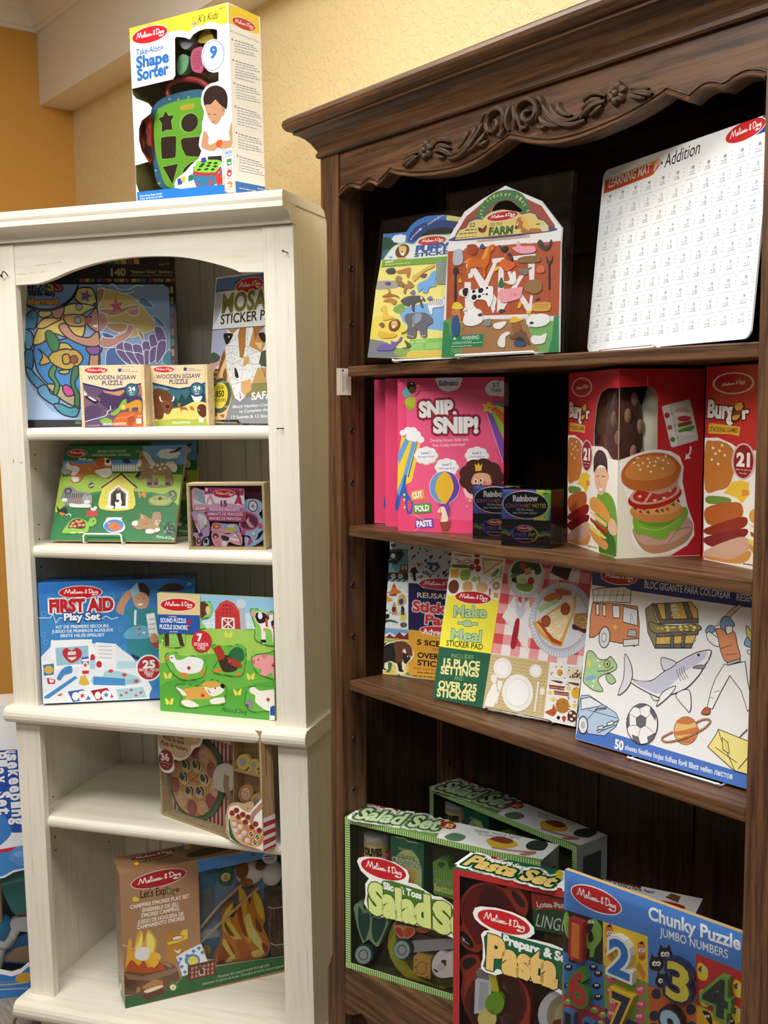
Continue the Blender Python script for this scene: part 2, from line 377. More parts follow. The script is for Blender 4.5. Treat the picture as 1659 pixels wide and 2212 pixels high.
def gen_stickers(s, mb, col, P, n):
    b = bbox(P); R = random.Random(8)
    for i in range(n):
        x, y, w = R.uniform(b[0], b[2]), R.uniform(b[1], b[3]), R.uniform(.002, .005)
        for f, c in ((1.35, 'ecebe8'), (1.0, ('3c2c2c', '24344c', '7c4030', '2c2c30', '5c3c50', '8c6c50', '44607c')[i % 7])):
            Q = cat([(x - w * f, y), (x - w * .2, y - w * f), (x + w * f, y + w * .2), (x + w * .3, y + w * f)], True); s.put(mb, [Q], c, s.layer(bbox(Q)), True)
def gen_shells(s, mb, col, P, n):
    b = bbox(P); R = random.Random(6)
    for i in range(n):
        x, y = R.uniform(b[0], b[2]), R.uniform(b[1], b[3])
        for f, c in ((1, 'b8c8c8'), (.45, 'e0e8e6')): Q = [(x + .0024 * f * math.cos(-g), y + .0018 * f * math.sin(-g)) for g in [.7 * q for q in range(9)]]; s.put(mb, [Q], c, s.layer(bbox(Q)), True)
def gen_speck(s, mb, col, P, n):
    b = bbox(P); R = random.Random(n + int(b[0] * 1e4)); Q = []
    for i in range(n):
        x, y = R.uniform(b[0], b[2]), R.uniform(b[1], b[3]); r = 0.0007; Q.append([(x - r, y), (x, y - r), (x + r, y), (x, y + r)])
    s.put(mb, Q, col, s.layer(b))
def gen_gingham(s, mb, col, P, n):
    w, h = s.cb[2], s.cb[3]; Q = []; g = 0.0115
    for k in range(0, 170, 2): x = w * k / 170; Q += [[(x, 0), (x + w / 170, 0), (x + w / 170, g), (x, g)], [(x, h - g), (x + w / 170, h - g), (x + w / 170, h), (x, h)]]
    for k in range(0, 126, 2): y = h * k / 126; Q += [[(0, y), (g, y), (g, y + h / 126), (0, y + h / 126)], [(w - g, y), (w, y), (w, y + h / 126), (w - g, y + h / 126)]]
    s.put(mb, Q, col, s.layer(s.cb))
def gen_matgrid(s, mb, col, P, n):
    at = quad(P); la = s.layer(bbox(P)); C_, R_ = 11, 10
    for j in range(1, R_): s.put(mb, sum([s.ribbon([at((i + .12) / C_, j / R_), at((i + .9) / C_, j / R_)], 0.0005, False) for i in range(C_)], []), col, la)
    for i in range(C_ + 1):
        for j in range(R_):
            for k in range(3):
                x, y = at(i / C_, (j + .25 + k * .22) / R_); r = 0.0008; s.put(mb, [[(x - r, y), (x, y - r), (x + r, y), (x, y + r)]], ['6a6a74', '3c4470', '8a5060'][(k + i) % 3], la)
    for i in range(C_):
        for j in range(R_):
            s.put(mb, s.ribbon([at((i + .34) / C_, (j + .74) / R_), at((i + .74) / C_, (j + .74) / R_)], 0.0006, False), '7a7e84', la)
            for t, a, b, v in (('%d' % (j + 1), .5, .66, .44), ('+%d' % (i + 1), .38, .68, .69)): s.text(mb, '9a9ea2', t, [*at((i + a) / C_, (j + v) / R_), *at((i + b) / C_, (j + v) / R_), 0.0042], 0.0)
# ------------------------------------------------------------------ frames of the two bookcases
def frame(x, y, yaw, le, ti):
    ca, sa = math.cos(yaw), math.sin(yaw)
    ex, ey, ez = Vector((1, 0, -le)), Vector((0, 1, -ti)), Vector((le, ti, 1))
    Rz = Matrix(((ca, sa, 0), (-sa, ca, 0), (0, 0, 1)))
    M = (Rz @ Matrix((ex, ey, ez)).transposed()).to_quaternion().to_matrix().to_4x4()
    M.translation = (x, y, CAM_H); return M
FW = frame(-0.9524, 2.6668, 0.31107, -0.00441, -0.00992)        # white bookcase
FD = frame(-0.08456, 2.15161, 0.90485, -0.00187, 0.01074)       # dark bookcase
FR = frame(-0.08456, 2.15161, 0.90485, 0, 0)                    # room, square with the dark bookcase
FO = Matrix.Translation((0, 0, CAM_H))
FRAMES = {'W': FW, 'D': FD, 'O': FO}
ZF = -CAM_H
# ------------------------------------------------------------------ room
def room(name, mat, fn, M=FR):
    mb = MB(); fn(mb); o = mb.build(name, mat, weld=True); o.matrix_world = M; return struct(o)
XC, YW = -2.469, 0.50
room('floor', 'floor_planks', lambda b: b.box(XC - 0.1, 3.0, -5.0, YW + 0.1, ZF - 0.05, ZF))
room('wall_back', 'wall_yellow', lambda b: b.box(XC - 0.1, 3.0, YW, YW + 0.1, ZF, CEIL - CAM_H))
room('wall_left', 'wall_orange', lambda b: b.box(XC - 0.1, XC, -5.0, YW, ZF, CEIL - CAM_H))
room('ceiling', 'trim_paint', lambda b: b.box(XC - 0.1, 3.0, -5.0, YW + 0.1, CEIL - CAM_H, CEIL - CAM_H + 0.05))
room('trim_1', 'trim_paint', lambda b: b.box(XC, 3.0, 0.3677, YW, 1.1688, CEIL - CAM_H))
CROWN = [(0.0, 1.436), (0.012, 1.436), (0.014, 1.448), (0.024, 1.452), (0.030, 1.462), (0.040, 1.480), (0.052, 1.495), (0.064, 1.503), (0.068, 1.512), (0.080, 1.516), (0.084, 1.528), (0.094, 1.532), (0.096, 1.55), (0.0, 1.55)]
def crown(b):
    rows = []
    for (x, y, sx, sy) in ((XC, -5.0, 1, 0), (XC, 0.3677, 1, -1), (3.0, 0.3677, 0, -1)):
        rows.append([(x + p * sx, y + p * sy, z) for p, z in CROWN])
    b.grid(rows, smooth=False); 
room('trim_2', 'trim_paint', crown)
# ------------------------------------------------------------------ white bookcase
W = empty('white_bookcase', FW, 'tall cream painted bookcase with arched top, at the left', 'bookcase')
def part(name, mat, fn, parent, bevel=0.0, label=None, weld=False):
    b = MB(); fn(b); return b.build(name, mat, parent, bevel, label, weld)
def profile(b, prof, x0, x1):
    """extrude a closed (y, z) outline along x"""
    b.grid([[(x0, y, z) for y, z in prof + prof[:1]], [(x1, y, z) for y, z in prof + prof[:1]]], smooth=False)
    b.face([(x0, y, z) for y, z in prof]); b.face([(x1, y, z) for y, z in prof[::-1]])
def nosed(yf, yb, zt, th, n=8):
    """board section with a rounded front"""
    r = th / 2
    return [(yb, zt)] + [(yf + r * 0.8 - r * 0.8 * math.sin(math.pi * i / n), zt - r + r * math.cos(math.pi * i / n)) for i in range(n + 1)] + [(yb, zt - th)]
for x0, x1 in ((0.0, 0.0725), (0.7264, 0.8)):
    part('stile', 'white_wood_z', lambda b: b.box(x0, x1, 0, 0.021, -0.752, 0.3925), W, 0.0012)
    part('stile', 'white_wood_z', lambda b: b.box(x0 + 0.002 * (x0 == 0), x1, 0.001, 0.022, -1.527, -0.79), W, 0.0012)
for x0, x1 in ((0.003, 0.026), (0.774, 0.797)):
    part('side_panel', 'white_wood_z', lambda b: b.box(x0, x1, 0.0215, 0.462, -1.575, 0.436), W, 0.001)
part('top_board', 'white_wood_x', lambda b: profile(b, [(0.47, 0.4589), (-0.050, 0.4589), (-0.054, 0.457), (-0.0555, 0.4525), (-0.0555, 0.4425), (-0.054, 0.4378), (-0.050, 0.4362), (0.47, 0.4362)], 0.0, 0.8), W)
cv = [(0.02, 0.4355), (-0.0555, 0.4355), (-0.0555, 0.4235)] + [(-0.0545 + 0.043 * math.sin(a), 0.4225 - 0.027 * (1 - math.cos(a))) for a in [math.pi / 2 * i / 8 for i in range(9)]] + [(-0.0105, 0.3940), (0.02, 0.3935)]
part('crown_moulding', 'white_wood_x', lambda b: profile(b, cv, 0.0, 0.8), W)
ARW = cat([(0.133, 0.2957), (0.17, 0.3035), (0.226, 0.321), (0.30, 0.3364), (0.36, 0.3425), (0.42, 0.344), (0.48, 0.3415), (0.533, 0.3352), (0.591, 0.3217), (0.648, 0.3043), (0.666, 0.2957)], False)
def valance(b):
    pr = [(0.0733, 0.393), (0.0733, 0.295)] + ARW + [(0.7256, 0.293), (0.7256, 0.393)]
    b.face([(x, 0.002, z) for x, z in pr]); b.face([(x, 0.021, z) for x, z in pr[::-1]]); q = pr + pr[:1]
    b.grid([[(x, 0.002, z) for x, z in q], [(x, 0.021, z) for x, z in q]], smooth=False)
v = part('arched_valance', 'white_wood_x', valance, W, weld=True)
def scuff(b, x, z, L, up, k):
    R = random.Random(k); n = 8
    if up: a = [(x + 0.0006 * R.random(), 0.0004, z + L * i / n) for i in range(n + 1)]; c = [(p[0] + 0.001 * R.random(), p[1], p[2]) for p in a]
    else: a = [(x + L * i / n, 0.00175, z - 0.0006 * R.random() + 0.002 * i / n * (L > 0.028)) for i in range(n + 1)]; c = [(p[0], p[1], z + 0.0003 + 0.0012 * R.random() + 0.002 * i / n * (L > 0.028)) for i, p in enumerate(a)]
    b.grid([a, c], smooth=False)
for k, (x, z, L, up) in enumerate(((0.079, 0.3195, 0.026, 0), (0.113, 0.3215, 0.016, 0), (0.142, 0.322, 0.012, 0), (0.13, 0.338, 0.03, 0), (0.168, 0.341, 0.036, 0), (0.028, -1.2, 0.25, 1), (0.030, -0.98, 0.06, 1), (0.775, -1.02, 0.10, 1), (0.786, -1.40, 0.18, 1))):
    part('scuff_mark', 'scuff', lambda b: scuff(b, x, z, L, up, k), W if up else v, label='tan scratch in the cream paint')
for zt in (-0.051, -0.344, -1.045):
    part('shelf', 'white_wood_x', lambda b: profile(b, nosed(0.013, 0.438, zt, 0.030), 0.0265, 0.7735), W)
part('waist_moulding', 'white_wood_x', lambda b: profile(b, nosed(-0.032, 0.438, -0.750, 0.040), -0.009, 0.809), W, label='wider rounded board between upper and lower halves')
part('base_board', 'white_wood_x', lambda b: profile(b, nosed(-0.052, 0.462, -1.527, 0.048), -0.016, 0.816), W, label='thick rounded base board')
def foot(b, x0, x1):
    o = [(x0, ZF), (x1, ZF), (x1 + (0.03 if x0 < 0.4 else 0.0), -1.5755), (x0 - (0.03 if x0 > 0.4 else 0), -1.5755)]
    b.face([(x, 0.0, z) for x, z in o]); b.face([(x, 0.05, z) for x, z in o[::-1]]); q = o + o[:1]; b.grid([[(x, 0.0, z) for x, z in q], [(x, 0.05, z) for x, z in q]], smooth=False)
for x0, x1 in ((0.03, 0.10), (0.70, 0.77)): part('foot', 'white_wood_x', lambda b: foot(b, x0, x1), W)
for x0, x1 in ((0.03, 0.08), (0.72, 0.77)): part('foot', 'white_wood_x', lambda b: b.box(x0, x1, 0.40, 0.45, ZF, -1.5755), W)
def beadboard(b):
    xs = [0.0265]; k = 0
    while xs[-1] < 0.7735 - 0.045: xs.append(xs[-1] + (0.075 if k % 2 == 0 else 0.045)); k += 1
    xs[-1] = 0.7735; P = []
    for i, x in enumerate(xs):
        if 0 < i < len(xs) - 1: P += [(x - 0.003, 0.440), (x - 0.001, 0.444), (x, 0.4415), (x + 0.001, 0.444), (x + 0.003, 0.440)]
        else: P.append((x, 0.440))
    b.grid([[(x, y, -1.527) for x, y in P], [(x, y, 0.43) for x, y in P]], smooth=False); b.box(0.0265, 0.7735, 0.446, 0.456, -1.527, 0.43)
part('back_panel', 'white_wood_z', beadboard, W, label='grooved back boards')
def peg(b, x, y, z, r=0.0026, d=1):
    b.face([(x, y + r * math.cos(a), z + r * math.sin(a)) for a in [2 * math.pi * i / 12 for i in range(12)]])
for y, zs in ((0.106, (-0.121, -0.157, -0.302, -0.340, -0.413, -1.030, -1.105, -1.142, -1.178)), (0.358, (-1.22, -1.26))):
    for z in zs: part('shelf_pin_hole', 'hole', lambda b: peg(b, 0.0263, y, z), W)
part('bent_hook', 'rust', lambda b: tube(b, cat([(0.0375, -0.001, 0.3165), (0.040, -0.012, 0.3205), (0.043, -0.010, 0.314), (0.047, -0.014, 0.322), (0.053, -0.016, 0.327), (0.0585, -0.014, 0.322), (0.0600, -0.010, 0.3165)], False), 0.0013), W, label='rusty bent hook')
part('nail', 'dark_metal', lambda b: (tube(b, [(0.788, 0.004, 0.3305), (0.781, -0.014, 0.3335)], 0.0012), tube(b, [(0.781, -0.014, 0.3335), (0.7806, -0.0155, 0.3337)], 0.0026)), W)
part('nail', 'rust', lambda b: (tube(b, [(0.766, 0.004, -0.0555), (0.756, -0.014, -0.0560)], 0.0012), tube(b, [(0.756, -0.014, -0.056), (0.7556, -0.0155, -0.056)], 0.002)), W)
for x, z in ((0.0400, -0.130), (0.0623, -0.1342)):
    part('nail_hole', 'rust', lambda b: b.face([(x + 0.0012 * math.cos(a) * (1 if x > .05 else .8), -0.0004, z + (0.0016 if x > .05 else 0.0045) * math.sin(a)) for a in [2 * math.pi * i / 10 for i in range(10)]]), W)

# ------------------------------------------------------------------ dark carved bookcase
D = empty('dark_bookcase', FD, 'dark brown carved wooden bookcase with scalloped top, at the right', 'bookcase')
XR = 0.9328; ZT = 0.488; ZB = -1.163
def stile(b, m):
    X = (lambda x: x) if m == 0 else (lambda x: XR - x)
    S = [(ZF, 0.0006), (-1.20, 0.0006), (-1.185, 0.009), (-1.165, 0.020), (0.362, 0.020), (0.385, 0.011), (0.394, 0.0006), (ZT, 0.0006)]
    rows = []
    for z, c in S:
        o = [(0.0, 0.0), (-0.0615 + c * 1.15, 0.0), (-0.0615 + c * 0.95, c * 0.22), (-0.0615 + c * 0.42, c * 0.38), (-0.0615 + c * 0.12, c * 0.72), (-0.0615, c * 1.1), (-0.0615, 0.0605), (0.0, 0.0605)]
        rows.append([(X(x), y, z) for x, y in o])
    b.grid(rows, closed=True, smooth=False); b.face(rows[0]); b.face(rows[-1])
for m in (0, 1): part('stile', 'dark_wood_z', lambda b: stile(b, m), D, weld=True)
for m in (0, 1):
    x0, x1 = ((-0.058, -0.046) if m == 0 else (XR + 0.046, XR + 0.058))
    part('side_panel', 'dark_shaded_z', lambda b: b.box(x0, x1, 0.060, 0.356, -1.22, ZT), D)
    x0, x1 = ((-0.0605, -0.030) if m == 0 else (XR + 0.030, XR + 0.0605))
    part('rear_post', 'dark_wood_z', lambda b: b.box(x0, x1, 0.2955, 0.3545, ZF, ZT), D, 0.001)
def backb(b):
    xs = [-0.046, 0.12, 0.375, 0.60, 0.78, XR + 0.046]; P = []
    for i, x in enumerate(xs):
        if 0 < i < len(xs) - 1: P += [(x - 0.0022, 0.3545), (x - 0.0022, 0.3585), (x + 0.0022, 0.3585), (x + 0.0022, 0.3545)]
        else: P.append((x, 0.3545))
    b.grid([[(x, y, -1.22) for x, y in P], [(x, y, ZT) for x, y in P]], smooth=False); b.box(-0.046, XR + 0.046, 0.3595, 0.368, -1.22, ZT)
part('back_panel', 'dark_shaded_z', backb, D, label='dark back boards')
part('back_rail', 'dark_shaded_x', lambda b: b.box(-0.030, XR + 0.030, 0.338, 0.3543, 0.285, ZT), D, 0.002)
for zt in (0.0747, -0.2421, -0.5572):
    part('shelf', 'dark_wood_x', lambda b: b.box(0.017, XR - 0.004, 0.006, 0.352, zt - 0.0205, zt), D, 0.0025)
part('bottom_board', 'dark_wood_x', lambda b: b.box(-0.045, XR + 0.045, 0.0615, 0.353, ZB - 0.022, ZB), D)
def apron(b):
    pr = [(0.0005, ZB - 0.11), (0.03, ZB - 0.10), (0.06, ZB - 0.085), (0.085, ZB - 0.10), (0.12, ZB - 0.088), (0.17, ZB - 0.125), (0.3, ZB - 0.14), (0.4664, ZB - 0.115)]
    pr = pr + [(XR - x, z) for x, z in pr[:-1][::-1]]; pr = [(0.0005, ZB)] + cat(pr, False) + [(XR - 0.0005, ZB)]; q = pr + pr[:1]
    b.face([(x, 0.001, z) for x, z in pr]); b.face([(x, 0.0612, z) for x, z in pr[::-1]]); b.grid([[(x, 0.001, z) for x, z in q], [(x, 0.0612, z) for x, z in q]], smooth=False)
part('bottom_apron', 'dark_wood_x', apron, D, weld=True)
part('top_board', 'dark_shaded_x', lambda b: b.box(-0.06, XR + 0.06, 0.0, 0.36, ZT - 0.001, ZT + 0.02), D)
CW = [(-0.02, 0.4875), (0.0035, 0.4875), (0.0068, 0.4905), (0.0068, 0.4965), (0.0040, 0.4990), (0.0048, 0.5020), (0.0085, 0.508), (0.014, 0.517), (0.022, 0.526), (0.032, 0.5325), (0.0395, 0.5350), (0.0395, 0.5395), (0.0440, 0.5405), (0.0500, 0.5435), (0.0540, 0.5495), (0.0555, 0.5560), (0.0535, 0.5625), (0.0480, 0.5675), (0.0400, 0.5690), (-0.02, 0.5690)]
def cornice(b):
    xl, xr = -0.0615, XR + 0.0615; rows = []
    for (x, y, sx, sy) in ((xl, 0.385, -1, 0), (xl, 0.0, -1, -1), (xr, 0.0, 1, -1), (xr, 0.385, 1, 0)): rows.append([(x + p * sx, y + p * sy, z) for p, z in CW])
    b.grid(rows, smooth=False); b.face([(xl - 0.04, -0.04, 0.5689), (xr + 0.04, -0.04, 0.5689), (xr + 0.04, 0.385, 0.5689), (xl - 0.04, 0.385, 0.5689)])
part('cornice', 'dark_wood_x', cornice, D, label='projecting crown moulding')
LOBES = [[(0.0006, 0.4035), (0.012, 0.4098), (0.026, 0.4142), (0.038, 0.4152), (0.052, 0.4125), (0.062, 0.4085), (0.0704, 0.4068)], [(0.0704, 0.4068), (0.080, 0.4110), (0.092, 0.4138), (0.103, 0.4128), (0.113, 0.4085), (0.1225, 0.4035)], [(0.1225, 0.4035), (0.1600, 0.4222)],
         [(0.1600, 0.4222), (0.180, 0.4150), (0.225, 0.4040), (0.280, 0.3962), (0.330, 0.3930), (0.375, 0.3955), (0.415, 0.4045), (0.445, 0.4140), (0.4680, 0.4215)]]
AH = []
for L in LOBES: AH += cat(L, False, 5)[(1 if AH else 0):]
AH = AH + [(0.936 - x, z) for x, z in AH[:-1][::-1] if 0.936 - x < XR]
def dval(b):
    pr = [(0.0006, ZT)] + AH + [(XR - 0.0006, ZT)]; q = AH
    up = [(x, z + 0.013) for x, z in AH]
    b.face([(x, 0.003, z) for x, z in [(0.0006, ZT)] + up + [(XR - 0.0006, ZT)]]); b.face([(x, 0.030, z) for x, z in pr[::-1]])
    rows = []
    for dz, y in ((0.013, 0.003), (0.0115, 0.0005), (0.0095, 0.0005), (0.0080, 0.0030), (0.0065, 0.0030), (0.0050, 0.0000), (0.0030, -0.0020), (0.0010, -0.0015), (0.0, 0.001), (0.0, 0.030)): rows.append([(x, y, z + dz) for x, z in AH])
    b.grid(rows, smooth=False)
part('scalloped_valance', 'dark_wood_x', dval, D, label='scalloped front with a beaded lower edge')
# carved garland on the valance: tapered leaves, scrolls and flowers, mirrored about the middle
def leaf(b, pts, w, h, groove=True):
    P = cat(pts, False, 5); n = len(P); rows = []
    for i, p in enumerate(P):
        a = P[max(i - 1, 0)]; c = P[min(i + 1, n - 1)]; t = Vector((c[0] - a[0], c[1] - a[1])).normalized(); nx = Vector((-t.y, t.x)); s = math.sin(math.pi * min(1.0, 0.08 + 0.92 * i / (n - 1))) ** 0.6 if i < n - 1 else 0.05
        r = []
        for k in range(7):
            q = (k - 3) / 3.0; bul = 1.45 * h * (0.35 + 0.65 * s) * math.sqrt(max(0.0, 1 - q * q)) * (0.62 if groove and k == 3 else 1.0)
            r.append((p[0] + nx.x * w * s * q, 0.0035 - bul, p[1] + nx.y * w * s * q))
        rows.append(r)
    b.grid(rows)
AX = 0.4765
def mir(pts, m): return [(AX + (x - AX) * m, z) for x, z in pts]
for m in (1, -1):
    def scroll(b):
        c = (0.4385, 0.4515); sp = [(c[0] + (0.004 + 0.0013 * i) * math.cos(2.2 - i * 0.55) , c[1] + (0.003 + 0.0012 * i) * math.sin(2.2 - i * 0.55)) for i in range(14)]
        leaf(b, mir(sp, m), 0.0042, 0.010)
        leaf(b, mir([(0.452, 0.428), (0.458, 0.445), (0.463, 0.458), (0.457, 0.470), (0.440, 0.474), (0.425, 0.466), (0.418, 0.450), (0.424, 0.436)], m), 0.0050, 0.011)
        leaf(b, mir([(0.470, 0.434), (0.466, 0.448), (0.470, 0.464), (0.474, 0.474)], m), 0.0040, 0.009)
        leaf(b, mir([(0.460, 0.440), (0.450, 0.432), (0.442, 0.434)], m), 0.0035, 0.008)
    part('carved_scroll', 'carving', scroll, D)
    def leaves(b):
        L = [([(0.200, 0.427), (0.215, 0.433), (0.236, 0.440)], .006), ([(0.206, 0.436), (0.222, 0.441), (0.240, 0.444)], .004), ([(0.210, 0.424), (0.228, 0.430), (0.244, 0.438)], .004),
             ([(0.282, 0.444), (0.300, 0.452), (0.318, 0.450), (0.326, 0.444)], .005), ([(0.284, 0.437), (0.304, 0.436), (0.322, 0.428), (0.334, 0.420)], .006), ([(0.292, 0.442), (0.310, 0.442), (0.330, 0.434)], .005), ([(0.290, 0.432), (0.302, 0.424), (0.314, 0.422)], .004),
             ([(0.322, 0.418), (0.345, 0.416), (0.368, 0.422), (0.388, 0.436), (0.404, 0.452), (0.410, 0.464)], .0055), ([(0.336, 0.424), (0.356, 0.424), (0.374, 0.432), (0.388, 0.446), (0.394, 0.458)], .005), ([(0.350, 0.430), (0.364, 0.436), (0.374, 0.448), (0.374, 0.456)], .004), ([(0.372, 0.420), (0.392, 0.424), (0.408, 0.434), (0.416, 0.444)], .0045), ([(0.398, 0.426), (0.410, 0.424), (0.420, 0.430)], .004), ([(0.406, 0.458), (0.414, 0.470), (0.424, 0.474)], .0035)]
        for p, w in L: leaf(b, mir(p, m), w, 0.009)
    part('carved_leaves', 'carving', leaves, D)
    def flower(b):
        cx, cz = AX + (0.263 - AX) * m, 0.4430
        for k in range(6):
            a = k * math.pi / 3 + 0.3; leaf(b, [(cx + 0.004 * math.cos(a), cz + 0.004 * math.sin(a)), (cx + 0.011 * math.cos(a), cz + 0.011 * math.sin(a)), (cx + 0.018 * math.cos(a), cz + 0.018 * math.sin(a))], 0.0075, 0.008)
        ball(b, (cx, -0.004, cz), 0.0052, 0.006, 0.0052, 'ffffff', 12, 8)
    part('carved_flower', 'carving', flower, D)
def ring(b, x, y, z, s):
    rows = []
    for i in range(17):
        a = 2 * math.pi * i / 16; rows.append([(x + s * (0.0008 + 0.0012 * math.sin(t)), y + (0.0048 + 0.0012 * math.cos(t)) * math.cos(a), z + (0.0048 + 0.0012 * math.cos(t)) * math.sin(a)) for t in [2 * math.pi * j / 8 for j in range(8)]])
    b.grid(rows, closed=True)
for (x, y, zs) in ((0.0, 0.0285, (0.268, 0.1606, -0.0524, -0.1575, -0.3669, -0.4726, -0.6874, -0.7948)), (-0.030, 0.318, (-0.806,))):
    for z in zs:
        s = part('shelf_pin_sleeve', 'dark_metal', lambda b: ring(b, x, y, z, 1), D, label='metal shelf pin sleeve')
        part('pin_bore', 'hole', lambda b: b.face([(x + 0.0004, y + 0.0042 * math.cos(a), z + 0.0042 * math.sin(a)) for a in [2 * math.pi * i / 14 for i in range(14)]]), s)

